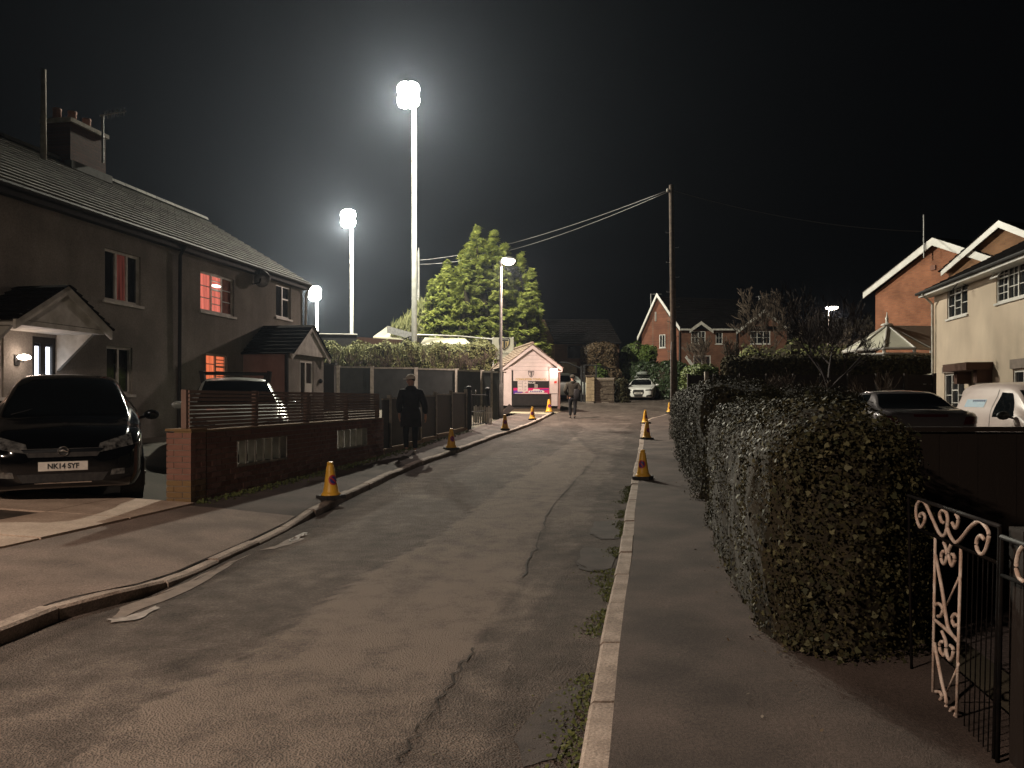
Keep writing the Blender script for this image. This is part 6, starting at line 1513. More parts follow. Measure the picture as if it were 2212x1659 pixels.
MPV = [(0, .30, .42, .52, .60, .40, .28), (-.03, .24, .42, .60, .70, .66, .50), (-.16, .20, .45, .72, .82, .82, .62), (-.45, .19, .50, .84, .94, .885, .68), (-.85, .19, .52, .93, 1.03, .90, .70), (-1.08, .19, .53, .99, 1.10, .905, .72),
       (-1.55, .19, .54, 1.03, 1.42, .91, .66), (-1.95, .19, .55, 1.05, 1.60, .915, .62), (-2.4, .19, .55, 1.06, 1.655, .915, .61), (-3.3, .19, .55, 1.07, 1.65, .91, .60), (-3.9, .22, .56, 1.06, 1.58, .90, .58), (-4.25, .28, .56, 1.02, 1.30, .86, .56), (-4.42, .34, .56, .90, 1.0, .74, .5)]
def front_details(c, hz=.72, hw=.56, hi=.36, grille=True):
    for sg in (-1, 1):
        hl = c.patch("headlight", [(sg * hi, hz - .06), (sg * (hw + .20), hz + .02), (sg * (hw + .18), hz + .16), (sg * (hi + .03), hz + .05)], m_lampglass, off=.010, nu=10, nv=6)
        c.patch("fog_lamp", [(sg * .50, .36), (sg * .66, .37), (sg * .66, .44), (sg * .52, .43)], m_lampglass, off=.010, nu=4, nv=4)
P0 = Vector((-5.17, 8.75, 0)); P0.z = H(P0.x, P0.y) - .05
bc = Car("parked_car", "black people carrier facing the viewer on the driveway at the left edge", "car", P0 + Vector((0, 0, .04)), (.48, -.877), MPV, m_carblack)
bc.t.scale = (.95, .95, .95)
bc.patch("windscreen", [(-.70, 1.10), (.70, 1.10), (.57, 1.575), (-.57, 1.575)], m_carglass, off=.004, nu=16, nv=12)
for sg in (-1, 1):
    bc.patch("side_window", [(-1.55, 1.10), (-2.35, 1.10), (-2.35, 1.52), (-1.95, 1.50)], m_carglass, 'y', sg, .004); bc.patch("side_window", [(-2.42, 1.10), (-3.3, 1.10), (-3.3, 1.52), (-2.42, 1.53)], m_carglass, 'y', sg, .004)
    bc.patch("door_seam", [(-1.32, .40), (-1.34, .40), (-1.40, 1.08), (-1.38, 1.08)], m_rubber, 'y', sg, .003, 2, 8)
front_details(bc, .70)
bc.patch("upper_grille", [(-.36, .60), (.36, .60), (.42, .70), (-.42, .70)], m_rubber, off=.008)
gb = bc.patch("grille_bar", [(-.40, .655), (.40, .655), (.44, .69), (-.44, .69)], m_chrome, off=.016, nu=14, nv=3)
mb = MB(); h = bc.proj(Vector((0, 0, .665)), 0, 1)[0]
for k in range(2): mb.tube([(h.x + .03, .055 * math.cos(a), .672 + .055 * math.sin(a)) for a in [i * PI / 8 for i in range(17)]], .007, 6)
mb.tube([(h.x + .03, -.05, .672), (h.x + .035, .0, .69), (h.x + .03, .05, .66)], .010, 6); build("badge", mb, m_chrome, bc.t, world=False, smooth=True)
bc.patch("lower_grille", [(-.42, .30), (.42, .30), (.48, .40), (-.48, .40)], m_rubber, off=.006)
bc.patch("trim_strip", [(-.30, .285), (.30, .285), (.30, .297), (-.30, .297)], m_chrome, off=.012, nu=8, nv=1)
bc.plate(.49, 1, "NK14 SYF")
bc.mirror(-1.42, .93, 1.08, m_carblack)
mb = MB(); h = bc.proj(Vector((0, 0, 1.12)), 0, 1)[0]
for sg in (-.62, .05): mb.tube([(h.x + .02, sg, 1.10), (h.x - .15, sg + .30, 1.19), (h.x - .20, sg + .52, 1.22)], .008, 5)
build("wiper", mb, m_black, bc.t, world=False)
# silver car behind the screen
P0 = Vector((-4.75, 13.2, 0)); P0.z = H(P0.x, P0.y)
svc = Car("parked_car", "silver car with black roof bars parked behind the slatted screen", "car", P0, (.36, -.93), [(a, b, c, d, e - (.05 if e > 1.2 else 0), f, g) for a, b, c, d, e, f, g in MPV], m_carsilver)
svc.patch("windscreen", [(-.70, 1.10), (.70, 1.10), (.57, 1.53), (-.57, 1.53)], m_carglass, off=.004, nu=16, nv=12)
for sg in (-1, 1): svc.patch("side_window", [(-1.55, 1.09), (-3.3, 1.09), (-3.3, 1.48), (-1.95, 1.46)], m_carglass, 'y', sg, .004, 20)
front_details(svc, .70); svc.patch("upper_grille", [(-.36, .56), (.36, .56), (.42, .68), (-.42, .68)], m_rubber, off=.008); svc.plate(.45, 1, "FD09 XLU"); svc.mirror(-1.42, .92, 1.07, m_carsilver)
for x in (-2.1, -3.1):
    mb = MB(); mb.tube([(x, -.66, 1.70), (x, .66, 1.70)], .022, 6); build("roof_bar", mb, m_black, svc.t, world=False)
    for sg in (-1, 1): mb = MB(); mb.tube([(x, sg * .6, 1.50), (x, sg * .64, 1.74)], .05, 6); build("roof_bar_foot", mb, m_black, svc.t, world=False)
# white estate
EST = [(0, .26, .38, .50, .58, .42, .30), (-.03, .20, .40, .58, .66, .66, .50), (-.15, .17, .42, .66, .73, .82, .62), (-.45, .16, .45, .74, .82, .89, .70), (-.95, .16, .48, .82, .92, .905, .74), (-1.35, .16, .50, .88, .98, .91, .74),
       (-1.75, .16, .50, .93, 1.22, .91, .66), (-2.15, .16, .51, .94, 1.39, .91, .58), (-2.5, .16, .52, .95, 1.435, .91, .56), (-3.5, .16, .52, .96, 1.42, .905, .55), (-4.2, .2, .54, .95, 1.32, .88, .54), (-4.6, .28, .55, .9, 1.05, .82, .52), (-4.72, .34, .56, .8, .88, .72, .45)]
ay = 48.2; P0 = Vector((kx(1379, ay), ay, ray_z(0, 864.5, ay)))
aud = Car("parked_car", "white estate car with a grey roof box facing the viewer at the road end", "car", P0, (-.27, -.963), EST, m_carwhite)
aud.patch("windscreen", [(-.70, .985), (.70, .985), (.56, 1.365), (-.56, 1.365)], m_carglass, off=.004, nu=16, nv=10)
for sg in (-1, 1): aud.patch("side_window", [(-1.75, 1.0), (-4.0, 1.0), (-3.9, 1.30), (-2.3, 1.30)], m_carglass, 'y', sg, .004, 24)
for sg in (-1, 1):
    aud.patch("headlight", [(sg * .42, .60), (sg * .83, .60), (sg * .84, .71), (sg * .47, .67)], m_lampglass, off=.01); aud.patch("air_intake", [(sg * .48, .22), (sg * .84, .25), (sg * .82, .36), (sg * .52, .32)], m_rubber, off=.01)
aud.patch("grille", [(-.24, .24), (.24, .24), (.36, .50), (-.36, .50)], m_rubber, off=.012); aud.patch("grille", [(-.36, .50), (.36, .50), (.33, .66), (-.33, .66)], m_rubber, off=.012)
h = aud.proj(Vector((0, 0, .58)), 0, 1)[0]
for i in range(4): mb = MB(); cyy = (i - 1.5) * .075; mb.tube([(h.x + .03, cyy + .05 * math.cos(a), .585 + .05 * math.sin(a)) for a in [k * PI / 8 for k in range(17)]], .008, 5); build("badge_ring", mb, m_chrome, aud.t, world=False)
aud.plate(.44, 1, "BV13 KZN"); aud.mirror(-1.55, .93, 1.0, m_carwhite)
rb = thing("roof_box", "grey roof box carried on the white estate car", "roof box", P0 + Vector((.27 * 2.9, .963 * 2.9, 1.6)), math.atan2(-.963, -.27))
mb = MB(); 
def boxf(u, v):
    x = .95 * (1 - 2 * u); a = v * 2 * PI; tp = max(.02, 1 - abs(1 - 2 * u) ** 5) ** .5; return (x, .40 * tp * math.copysign(abs(math.cos(a)) ** .6, math.cos(a)), .02 + .19 * tp * (math.copysign(abs(math.sin(a)) ** .8, math.sin(a))) * (1.15 if math.sin(a) > 0 else .45) * (.75 + .25 * u) + .12)
mb.grid(boxf, 24, 24); build("lid", mb, M("grey_box_plastic", (.26, .28, .25), (.22, .24, .22), 3, .5), rb, world=False, smooth=True)
for x in (-.5, .45): mb = MB(); mb.tube([(x, -.55, -.05), (x, .55, -.05)], .025, 6); build("crossbar", mb, m_steel, rb, world=False)
# grey saloon seen from behind over the board fence
gy = 14.3; P0 = Vector((kx(2012, gy), gy, 0)); P0.z = .26
SAL = [(a, b, c, d, e, f, g) for a, b, c, d, e, f, g in EST]
rear = [(0, .34, .5, .72, .80, .50, .4), (-.04, .28, .5, .88, .95, .72, .56), (-.2, .24, .52, .96, 1.04, .86, .68), (-.55, .2, .52, .99, 1.07, .90, .72), (-.9, .18, .52, 1.0, 1.14, .91, .68), (-1.35, .18, .52, 1.0, 1.36, .91, .60), (-1.8, .18, .52, 1.0, 1.43, .91, .58), (-2.6, .18, .5, .98, 1.44, .91, .58), (-3.1, .18, .5, .96, 1.22, .91, .64), (-3.5, .18, .5, .92, .98, .90, .7), (-4.2, .2, .45, .78, .84, .86, .66), (-4.5, .3, .42, .6, .66, .6, .45)]
gc = Car("parked_car", "grey saloon seen from behind above the dark board fence", "car", P0, (-U.x, -U.y), rear, m_cargrey)
gc.patch("rear_window", [(-.70, 1.07), (.70, 1.07), (.56, 1.37), (-.56, 1.37)], m_carglass, off=.004, nu=16, nv=10)
for sg in (-1, 1):
    gc.patch("side_window", [(-1.3, 1.04), (-3.1, 1.04), (-2.8, 1.34), (-1.7, 1.36)], m_carglass, 'y', sg, .004, 20); gc.patch("tail_light", [(sg * .55, .78), (sg * .84, .80), (sg * .85, .94), (sg * .60, .92)], m_redlamp, off=.012)
gc.patch("boot_strip", [(-.30, .92), (.30, .92), (.30, .965), (-.30, .965)], m_redlamp, off=.012, nu=8, nv=2); gc.patch("spoiler_lip", [(-.62, 1.0), (.62, 1.0), (.62, 1.03), (-.62, 1.03)], m_rubber, off=.02, nu=10, nv=2); gc.plate(.62, 1, "PO65 NHA")
# white van
vy = 13.6; VAN = [(0, .30, .44, .56, .66, .46, .34), (-.04, .24, .44, .66, .78, .70, .54), (-.2, .2, .46, .80, .90, .84, .66), (-.6, .19, .5, .92, 1.03, .90, .72), (-.95, .19, .52, 1.02, 1.16, .91, .72), (-1.45, .19, .54, 1.08, 1.55, .915, .68), (-1.8, .19, .55, 1.1, 1.74, .915, .66), (-2.3, .19, .55, 1.12, 1.82, .92, .68), (-3.4, .19, .55, 1.12, 1.84, .92, .70), (-4.0, .22, .56, 1.12, 1.82, .915, .70), (-4.28, .26, .58, 1.1, 1.72, .90, .68), (-4.36, .32, .6, 1.08, 1.5, .86, .6)]
P0 = Vector((kx(2385, vy), vy, .04))
vn = Car("parked_van", "white panel van with blue lettering panel parked before the cream house", "van", P0, (-.17, -.985), VAN, m_vanwhite)
vn.patch("windscreen", [(-.72, 1.14), (.72, 1.14), (.62, 1.66), (-.62, 1.66)], m_carglass, off=.004, nu=16, nv=12)
for sg in (-1, 1):
    vn.patch("side_window", [(-1.35, 1.13), (-2.25, 1.10), (-2.2, 1.62), (-1.80, 1.60)], m_carglass, 'y', sg, .005, 12, 8)
    vn.patch("door_seam", [(-2.36, .5), (-2.38, .5), (-2.36, 1.68), (-2.34, 1.68)], m_rubber, 'y', sg, .004, 1, 10)
sp = vn.patch("sign_panel", [(-3.75, 1.30), (-2.75, 1.30), (-2.75, 1.47), (-3.75, 1.47)], m_bluesign, 'y', -1, .006, 10, 3)
vn.patch("sign_line", [(-3.8, 1.20), (-3.45, 1.20), (-3.45, 1.215), (-3.8, 1.215)], m_ink, 'y', -1, .006, 4, 1); vn.patch("sign_line", [(-3.8, 1.04), (-2.9, 1.04), (-2.9, 1.085), (-3.8, 1.085)], M("faded_print", (.36, .33, .33), (.5, .46, .45), 60, .6), 'y', -1, .006, 8, 1)
for i in range(7): vn.patch("sign_letter", [(-3.40 + i * .09, 1.42), (-3.34 + i * .09, 1.42), (-3.34 + i * .09, 1.455), (-3.40 + i * .09, 1.455)], m_carblue, 'y', -1, .009, 1, 1)
vn.mirror(-1.35, .95, 1.15, m_blackplastic, 1.2)
for sg in (-1, 1): vn.patch("headlight", [(sg * .5, .72), (sg * .82, .78), (sg * .84, .98), (sg * .62, .92)], m_lampglass, off=.012)
# cars glimpsed behind the gateway
P0 = Vector((kx(1222, 50), 49.0, 1.45)); c2 = Car("parked_car", "blue and white car half hidden by the walking person near the hut", "car", P0, (.2, -.98), EST, m_carblue); c2.patch("windscreen", [(-.70, .985), (.70, .985), (.56, 1.365), (-.56, 1.365)], m_carglass, off=.004); c2.plate(.44, 1, "MA61 OWL")
for sg in (-1, 1): c2.patch("headlight", [(sg * .42, .60), (sg * .83, .60), (sg * .84, .71), (sg * .47, .67)], m_lampglass, off=.01)
P0 = Vector((kx(1300, 50), 47.6, 1.50)); c3 = Car("parked_car", "pale car parked behind the stone gate pier, only its roof showing", "car", P0 + Vector((0, .6, .1)), (1, -.1), [(a, b, c, d, e + (.12 if e > 1.2 else 0), f, g) for a, b, c, d, e, f, g in EST], m_carsilver); c3.patch("side_window", [(-1.75, 1.0), (-4.0, 1.0), (-3.9, 1.40), (-2.3, 1.40)], m_carglass, 'y', -1, .004, 24)
P0 = Vector((kx(1248, 52), 51.6, 1.5)); c4 = Car("parked_car", "dark car parked farthest back in the gateway beside the blue car", "car", P0, (.1, -.99), MPV, m_cargrey); c4.patch("windscreen", [(-.70, 1.10), (.70, 1.10), (.57, 1.575), (-.57, 1.575)], m_carglass, off=.004)

# ================================================================== TRAFFIC CONES
def make_cone(mossy=False):
    t = thing("traffic_cone", "cone", "traffic cone")
    mb = MB(); mb.cbox(-.16, .16, -.16, .16, .0, .052, .012); mb.v = [(x * (1 if abs(y) < .15 else .93), y * (1 if abs(x) < .15 else .93), z) for x, y, z in mb.v]; build("base", mb, m_rubber, t, world=False)
    mb = MB(); mb.lathe([(.135, .053), (.135, .068), (.118, .085), (.108, .10), (.088, .2), (.068, .34), (.052, .45), (.040, .475), (.045, .485), (.044, .505), (.030, .515), (.0, .516)], 24, (0, 0, 0)); build("cone_body", mb, m_cone, t, world=False, smooth=True, autosm=50)
    for sg in (-1, 1):
        for r_, mt, off in ((.072, m_conered, .0025), (.052, m_coneblue, .0045)):
            def fn(u, v, r_=r_, off=off, sg=sg):
                a = u * 2 * PI; q = r_ * v; z = .265 + q * math.sin(a); x = q * math.cos(a); rr = float(np.interp(z, [.1, .2, .34, .45], [.108, .088, .068, .052])) + off; th = x / rr; return (rr * math.sin(th), -sg * rr * math.cos(th), z)
            mb = MB(); mb.grid(fn, 18, 4); build("sign_disc", mb, mt, t, world=False, smooth=True)
        mb = MB(); mb.grid(lambda u, v, sg=sg: (lambda x, z: (lambda rr: (rr * math.sin(x / rr), -sg * rr * math.cos(x / rr), z))(float(np.interp(z, [.1, .2, .34, .45], [.108, .088, .068, .052])) + .006))(-.045 + .09 * u + (v - .5) * .016, .265 + (.045 - .09 * u) + (v - .5) * .016), 8, 1); build("sign_slash", mb, m_conered, t, world=False)
    return t
cone0 = make_cone()
cones = [(715, 1078, "L", .75, 1.0, "yellow no waiting cone on the left kerb, nearest of all cones"), (975, 972, "L", .55, 1.0, "yellow no waiting cone on the left kerb just beyond the figure in the cap"), (1091, 930, "L", .1, 1.0, "yellow no waiting cone by the street lamp and dark board"), (1150, 908, "L", -.1, 1.0, "yellow no waiting cone on the pale forecourt kerb before the ticket hut"), (1186, 887, "L", .2, 1.25, "yellow cone against the bright right panel of the ticket hut"),
         (1389, 1036, "R", -.45, 1.0, "yellow no waiting cone on the right kerb, nearest on that side"), (1397, 950, "R", .5, 1.0, "yellow no waiting cone on the right kerb with another cone close behind it"), (1394, 916, "R", .6, 1.0, "yellow cone on the right kerb, its foot hidden by a nearer cone"), (1446, 893, "R", .4, 1.0, "yellow cone just left of the telegraph pole foot")]
for i, (px, py, sd, rz_, sc_, lab) in enumerate(cones):
    o = cone0 if i == 0 else copy_tree(cone0); p = G(px, py - 1, .1 if sd == "L" else .05)
    for _ in range(5): p = G(px, py - 1, H(p.x, p.y) - prof(p.y))
    if p.y > 35.9: p = Vector(((px - HX) / FPX * 35.9, 35.9, 0))
    print("CONE", i, tuple(p))
    o.location = (p.x, p.y, max(H(p.x, p.y), prof(p.y) + (.05 if sd == "R" and i != 8 else 0)) + .002); o.rotation_euler = (random.uniform(-.02, .02), random.uniform(-.02, .02), rz_); o.scale = (sc_,) * 3; o["label"] = lab; o["group"] = "yellow no waiting cones along both kerbs"

# ================================================================== PEOPLE
def skin(name, chains, mat, parent, root=0, lv=2):
    """chains: list of polylines of (x,y,z,r); shared points join; one continuous surface"""
    pts = []; idx = {}; ed = []
    for ch_ in chains:
        prev = None
        for p in ch_:
            k = (round(p[0], 4), round(p[1], 4), round(p[2], 4))
            if k not in idx: idx[k] = len(pts); pts.append(p)
            i = idx[k]
            if prev is not None and prev != i: ed.append((prev, i))
            prev = i
    me = bpy.data.meshes.new(name); me.from_pydata([p[:3] for p in pts], ed, []); o = bpy.data.objects.new(name, me); COL.objects.link(o)
    sm = o.modifiers.new("s", 'SKIN'); sm.use_smooth_shade = True; sv = me.skin_vertices[0].data
    for i, p in enumerate(pts): sv[i].radius = (p[3], p[4] if len(p) > 4 else p[3]); sv[i].use_root = (i == root)
    ss = o.modifiers.new("u", 'SUBSURF'); ss.levels = lv; ss.render_levels = lv
    bpy.context.view_layer.update(); dg = bpy.context.evaluated_depsgraph_get(); m2 = bpy.data.meshes.new_from_object(o.evaluated_get(dg)); bpy.data.objects.remove(o)
    m2.name = name; m2.materials.clear(); return link(name, m2, mat, parent, smooth=True)
def hand_chains(w_, sg, curl=.6):
    """palm and five fingers hanging from wrist w_"""
    x, y, z = w_; pal = (x, y + .02, z - .075, .030, .017); out = [[(x, y, z, .024), (x, y + .01, z - .035, .03, .017), pal]]
    for i, L in enumerate((.066, .074, .070, .055)):
        dy = .030 - i * .020; b0 = (x, y + dy + .008, z - .10, .0105); k1 = (x - sg * .008 * curl, y + dy + .010, z - .10 - L * .5, .0095); k2 = (x - sg * .03 * curl, y + dy + .01, z - .10 - L * .85, .0085); out.append([pal, b0, k1, k2])
    out.append([(x, y + .01, z - .035, .03, .017), (x - sg * .012, y + .042, z - .06, .012), (x - sg * .02, y + .055, z - .09, .010)])
    return out
def person(label, loc, rz_, jacket, trousers, shoe, legs, arms, lean=0.0, hat=None, bulk=1.0, hood=False, sc_=1.0, coat=None, headturn=0.0):
    t = thing("person", label, "person", loc, rz_); t.scale = (sc_,) * 3
    L = lambda z: lean * (z - .9)
    B = []
    spine = [(0, L(.95), .95, .12, .10), (0, L(1.1), 1.10, .12, .095), (0, L(1.28), 1.28, .14, .10), (0, L(1.42), 1.42, .10, .08), (0, L(1.50) + .01, 1.50, .052), (0, L(1.56) + .02, 1.56, .058), (0, L(1.62) + .03, 1.62, .078, .092), (0, L(1.70) + .025, 1.70, .075, .088)]
    B.append(spine)
    for sg, (kn, an, to) in zip((-1, 1), legs): B.append([spine[0], (sg * .09, .0, .90, .085), (kn[0], kn[1], kn[2], .055), (an[0], an[1], an[2], .036)])
    for sg, (el, wr) in zip((-1, 1), arms):
        B.append([spine[3], (sg * .17, L(1.40), 1.40, .06), (el[0], el[1], el[2], .042), (wr[0], wr[1], wr[2], .024)]); B += hand_chains(wr, sg)
    body = skin("body", B, m_skin, t)
    J = [[(0, L(.86), .84, .165 * bulk, .13 * bulk), (0, L(1.0), 1.0, .165 * bulk, .13 * bulk), (0, L(1.2), 1.2, .17 * bulk, .135 * bulk), (0, L(1.36), 1.36, .165 * bulk, .12 * bulk), (0, L(1.47), 1.47, .085)]]
    for sg, (el, wr) in zip((-1, 1), arms): J.append([J[0][3], (sg * .175 * bulk, L(1.385), 1.385, .088 * bulk), (el[0], el[1], el[2], .068 * bulk), (wr[0], wr[1] - .0, wr[2] + .03, .048 * bulk)])
    jk = skin("jacket", J, jacket, t)
    if coat:
        m2 = MB(); m2.lathe([(.20 * bulk, coat), (.205 * bulk, coat + .02), (.19 * bulk, .9), (.17 * bulk, 1.05)], 20, (0, L(.9), 0)); m2.v = [(x, y * .78, z) for x, y, z in m2.v]; build("coat_skirt", m2, jacket, t, world=False, smooth=True)
    Tt = [[(0, 0, .93, .15, .12), (0, 0, .88, .145, .12)]]
    for sg, (kn, an, to) in zip((-1, 1), legs): Tt.append([Tt[0][1], (sg * .095, .0, .80, .098), (kn[0], kn[1], kn[2], .074), (an[0], an[1], an[2] + .02, .056)])
    skin("trousers", Tt, trousers, t)
    for sg, (kn, an, to) in zip((-1, 1), legs): skin("shoe", [[(an[0], an[1] - .03, an[2] - .03, .040, .036), (an[0] + (to[0] - an[0]) * .5, an[1] + (to[1] - an[1]) * .5, (an[2] - .04 + to[2]) * .5, .044, .034), (to[0], to[1], to[2], .038, .026)]], shoe, t)
    hc = Vector((0, L(1.66) + .03, 1.665)); ct_, st_ = math.cos(headturn), math.sin(headturn)
    # face: nose, ears, eyes, mouth (facing +y)
    def hp(x, y, z): return (hc.x + x * ct_ - y * st_, hc.y + x * st_ + y * ct_, hc.z + z)
    m2 = MB(); m2.tube([hp(0, .088, .0), hp(0, .108, -.03), hp(0, .09, -.038)], [.008, .013, .009], 6); build("nose", m2, m_skin, t, world=False, smooth=True)
    for sg in (-1, 1):
        m2 = MB(); m2.lathe([(.0, -.006), (.022, -.004), (.026, .004), (0, .008)], 10, (0, 0, 0), 'x'); m2.v = [hp(x + sg * .082, y * .8, z * 1.2 - .015) for x, y, z in m2.v]; build("ear", m2, m_skin, t, world=False, smooth=True)
        m2 = MB(); m2.lathe([(0, -.008), (.010, -.003), (.010, .003), (0, .006)], 8, (0, 0, 0), 'y'); m2.v = [hp(x + sg * .03, y + .086, z + .01) for x, y, z in m2.v]; build("eye", m2, m_ink, t, world=False, smooth=True)
    m2 = MB(); m2.tube([hp(-.022, .086, -.06), hp(0, .092, -.062), hp(.022, .086, -.06)], .005, 5); build("mouth", m2, m_conered, t, world=False)
    m2 = MB(); 
    def hairf(u, v):
        a = u * 2 * PI; e_ = v * PI * .60; back = max(0, -math.sin(a)); r_ = .104; e2 = min(e_, PI * (.30 + .30 * back) if True else e_); return hp(r_ * .86 * math.sin(e2) * math.cos(a), r_ * math.sin(e2) * math.sin(a), r_ * 1.08 * math.cos(e2) + .01)
    m2.grid(hairf, 20, 8); build("hair", m2, m_hair, t, world=False, smooth=True)
    if hat == "cap":
        m2 = MB(); m2.grid(lambda u, v: hp(.112 * .92 * math.sin(v * PI * .5) * math.cos(u * 2 * PI), .116 * math.sin(v * PI * .5) * math.sin(u * 2 * PI), .112 * math.cos(v * PI * .5) + .028), 20, 7)
        m2.grid(lambda u, v: hp((.085 - .0 * v) * math.cos(PI * (.05 + .9 * u)) * (1 - .25 * v), .075 + .05 * math.sin(PI * u) * .6 + .085 * v * math.sin(PI * (.05 + .9 * u)), .032 - .015 * v + .012 * math.sin(PI * u)), 12, 4); build("cap", m2, m_cap, t, world=False, smooth=True)
    if hat == "beanie":
        m2 = MB(); m2.grid(lambda u, v: hp(.108 * math.sin(v * PI * .52) * math.cos(u * 2 * PI), .114 * math.sin(v * PI * .52) * math.sin(u * 2 * PI), .118 * math.cos(v * PI * .52) + .02), 20, 7); build("hat", m2, jacket, t, world=False, smooth=True)
    if hood: m2 = MB(); m2.lathe([(.05, -.10), (.115, -.08), (.13, -.02), (.10, .03), (.05, .04)], 14, (hc.x, hc.y - .07, 1.50)); build("hood", m2, jacket, t, world=False, smooth=True)
    return t
def on_ground(px, py, side_off):
    p = G(px, py, side_off)
    for _ in range(6): p = G(px, py, max(H(p.x, p.y), prof(p.y)) - prof(p.y))
    p.z = max(H(p.x, p.y), prof(p.y)); return p
p = on_ground(888, 982, .1)
person("person in a bulky black coat and pale peaked cap walking away on the left pavement", p, R(14), m_cloth, m_jean, m_shoe,
       legs=[((-.12, -.02, .50), (-.13, -.26, .14), (-.13, -.14, .05)), ((.10, .10, .49), (.10, .12, .09), (.10, .30, .035))],
       arms=[((-.27, -.05, 1.13), (-.25, .10, .90)), ((.29, -.09, 1.13), (.33, .02, .87))], lean=.06, hat="cap", bulk=1.17, hood=True, coat=.62, headturn=.9)
p = on_ground(1237, 904, .0)
person("person in an olive and black jacket walking up the road with hands in pockets", p, R(-2), m_olive, m_jean, m_rubber,
       legs=[((-.10, .06, .49), (-.09, .04, .09), (-.09, .20, .035)), ((.10, .0, .50), (.08, -.08, .10), (.08, .06, .04))],
       arms=[((-.32, -.08, 1.12), (-.20, .06, .92)), ((.32, -.06, 1.12), (.20, .08, .92))], lean=.12, hat="beanie", bulk=1.22, hood=True, sc_=1.05)
q = p + Vector((.17, -.12, 1.02)); bp_ = thing("shoulder_bag", "black bag carried on the right shoulder of the person in olive", "bag", q)
m2 = MB(); m2.grid(lambda u, v: (.15 * math.copysign(abs(math.cos(u * 2 * PI)) ** .7, math.cos(u * 2 * PI)) * math.sin(PI * (.08 + .84 * v)) ** .4, .08 * math.sin(u * 2 * PI) * math.sin(PI * (.08 + .84 * v)) ** .5 - .06, -.24 + .48 * v), 16, 8); build("bag_body", m2, m_cloth, bp_, world=False, smooth=True)
m2 = MB(); m2.tube([(-.1, .0, .2), (-.12, .12, .42), (-.02, .2, .44)], .015, 5); build("strap", m2, m_black, bp_, world=False)

# ================================================================== WROUGHT IRON GATE, RIGHT FOREGROUND
gt0 = Vector((2.114, 4.05, 0)); FT = Fr(gt0[:2], (-.196, -.981), (-.981, .196))
def gq(x, y):
    px = (3200 + x / 1.3558) / 1.8228; py = (1800 + y / 1.3558) / 1.8228
    k = (px - HX) / FPX; a = (k * FT.p.y - FT.p.x) / (FT.d.x - k * FT.d.y); yy_ = FT.p.y + a * FT.d.y; v = FT(a, 0, ray_z(0, py, yy_)); return Vector(v)
m_irondark = M("dark_wrought_iron", (.004, .0035, .0035), (.009, .007, .006), 12, .9, .3, 80, spec=.08)
gtt = thing("wrought_iron_gate", "rusty pale scrolled iron gate panel at the lower right edge", "gate", (gt0.x, gt0.y, 0))
def smooth_pts(P_, n=5):
    P_ = [list(p) for p in P_]; out = catmull(P_, np.linspace(0, 1, (len(P_) - 1) * n + 1)) if False else None
    A_ = np.array(P_, float); res = []
    for i in range(len(A_) - 1):
        p0 = A_[max(i - 1, 0)]; p1 = A_[i]; p2 = A_[i + 1]; p3 = A_[min(i + 2, len(A_) - 1)]
        for k in range(n):
            f = k / n; res.append(.5 * ((2 * p1) + (-p0 + p2) * f + (2 * p0 - 5 * p1 + 4 * p2 - p3) * f * f + (-p0 + 3 * p1 - 3 * p2 + p3) * f ** 3))
    res.append(A_[-1]); return res
def flat(name, P_, mat=None, r_=.0085, sm=True):
    pts = smooth_pts(P_) if sm and len(P_) > 2 else P_; m2 = MB(); m2.tube([gq(*q) for q in pts], r_, 6); build(name, m2, mat or m_scroll, gtt, smooth=True)
S = [[(572,320),(575,305),(590,300),(600,320),(595,350),(578,375),(562,350),(552,300),(556,260),(572,235),(600,245),(640,330),(670,395),(690,420),(705,415),(715,390),(722,340),(715,300),(700,285),(685,290),(680,315),(690,345),(700,350)],
     [(745,350),(760,378),(772,365),(778,330),(765,305)], [(720,380),(730,410),(750,445),(770,455),(800,425),(840,375),(880,345),(905,350),(935,390),(940,430),(925,490),(905,520),(885,505),(875,470),(880,435),(900,420),(915,440)],
     [(700,455),(716,500),(715,545),(700,570),(688,545),(690,512),(702,502)], [(740,465),(725,510),(735,560),(745,580),(758,548),(752,522),(742,520)],
     [(655,520),(690,700),(712,850),(730,925),(775,985)], [(652,790),(675,783),(695,810),(685,845),(668,850)], [(650,868),(690,900),(740,945),(772,975)], [(778,850),(760,838),(745,860),(755,900),(770,895)],
     [(690,930),(710,980),(712,1030),(700,1060),(680,1030),(680,992),(695,985)], [(712,1030),(722,1070),(735,1082),(748,1060),(750,1022),(735,1005)], [(650,990),(690,1200),(712,1290),(712,1380),(735,1450),(760,1462)],
     [(655,1252),(680,1255),(690,1280),(680,1297)], [(640,1310),(655,1355),(688,1397)], [(768,1340),(742,1345),(730,1380),(748,1400),(765,1370)], [(1128,470),(1100,510),(1088,580),(1100,640),(1132,668)]]
for P_ in S: flat("scroll", P_)
for P_ in ([(655,430),(640,1310)], [(792,488),(765,1475)]): flat("upright", P_, r_=.007, sm=False)
flat("brace", [(782,640),(715,790)], m_scroll, .005, False); flat("brace", [(782,1100),(718,1250)], m_scroll, .005, False)
flat("top_rail", [(510,205),(1000,370)], m_black, .010, False); flat("top_rail", [(1010,425),(1240,505)], m_black, .010, False)
flat("middle_rail", [(555,380),(990,565)], m_irondark, .008, False); flat("middle_rail", [(1005,628),(1240,720)], m_irondark, .008, False)
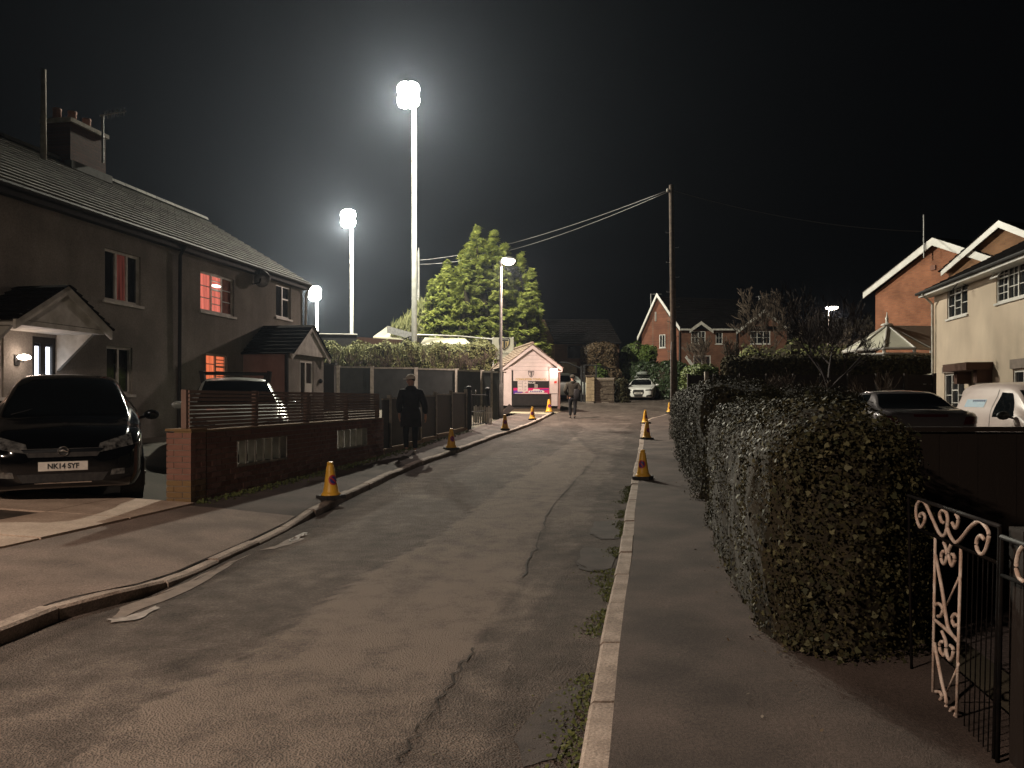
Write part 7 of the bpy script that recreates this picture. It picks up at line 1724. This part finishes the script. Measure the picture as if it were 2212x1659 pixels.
flat("end_bar", [(512,205),(530,1255)], m_irondark, .007, False); flat("end_bar", [(1000,372),(965,1690)], m_irondark, .008, False); flat("end_bar", [(1012,425),(985,1700)], m_irondark, .008, False)
flat("bottom_rail", [(530,1190),(965,1620)], m_irondark, .006, False)
for i in range(6): flat("bar", [(830 + i * 27, 505 + i * 11), (808 + i * 25, 1480 + i * 32)], m_irondark, .0025, False)
# brick footing and gravel inside the gate
mb = MB(); mb.grid(lambda u, v: (1.95 + .17 * (4.6 * v) + 3.2 * u, .6 + 4.6 * v, .135 + .01 * fbm(u * 20, v * 30)), 20, 30); build("gravel_bed", mb, M("dark_gravel", (.03, .024, .022), (.09, .07, .065), 45, .95, 1.0, 60), kind="structure")
t = thing("dark_gate_post", "dark square timber post behind the iron gate", "post", FT(1.14, -.12, 0)); m2 = MB(); fb(m2, FT, 1.08, 1.20, -.17, -.05, 0, 1.02); build("post_shaft", m2, m_darkboard, t)

# ================================================================== HAZE lit by the floodlights
if HAZE_D > 0:
    mb = MB(); mb.box(-190, 190, -58, 222, -1.6, 40); me = bpy.data.meshes.new("haze"); me.from_pydata(mb.v, [], mb.f); hm = bpy.data.materials.new("haze_air"); hm.use_nodes = True; n = hm.node_tree; n.nodes.clear()
    pv = n.nodes.new("ShaderNodeVolumePrincipled"); pv.inputs["Density"].default_value = HAZE_D; pv.inputs["Color"].default_value = (.68, .80, 1, 1); pv.inputs["Anisotropy"].default_value = .78
    oo = n.nodes.new("ShaderNodeOutputMaterial"); n.links.new(pv.outputs[0], oo.inputs["Volume"]); hm.cycles.homogeneous_volume = True if hasattr(hm.cycles, "homogeneous_volume") else True
    o = link("haze", me, hm); o["kind"] = "stuff"

# lettering becomes plain mesh so that each word is an object of its own
bpy.context.view_layer.update()
for o in [o for o in sc.objects if o.type == 'FONT']:
    dg = bpy.context.evaluated_depsgraph_get(); me = bpy.data.meshes.new_from_object(o.evaluated_get(dg)); n_ = bpy.data.objects.new("lettering", me); COL.objects.link(n_)
    n_.parent = o.parent; n_.location = o.location; n_.rotation_euler = o.rotation_euler; n_.scale = o.scale
    if not me.materials: me.materials.append(o.data.materials[0])
    bpy.data.objects.remove(o)
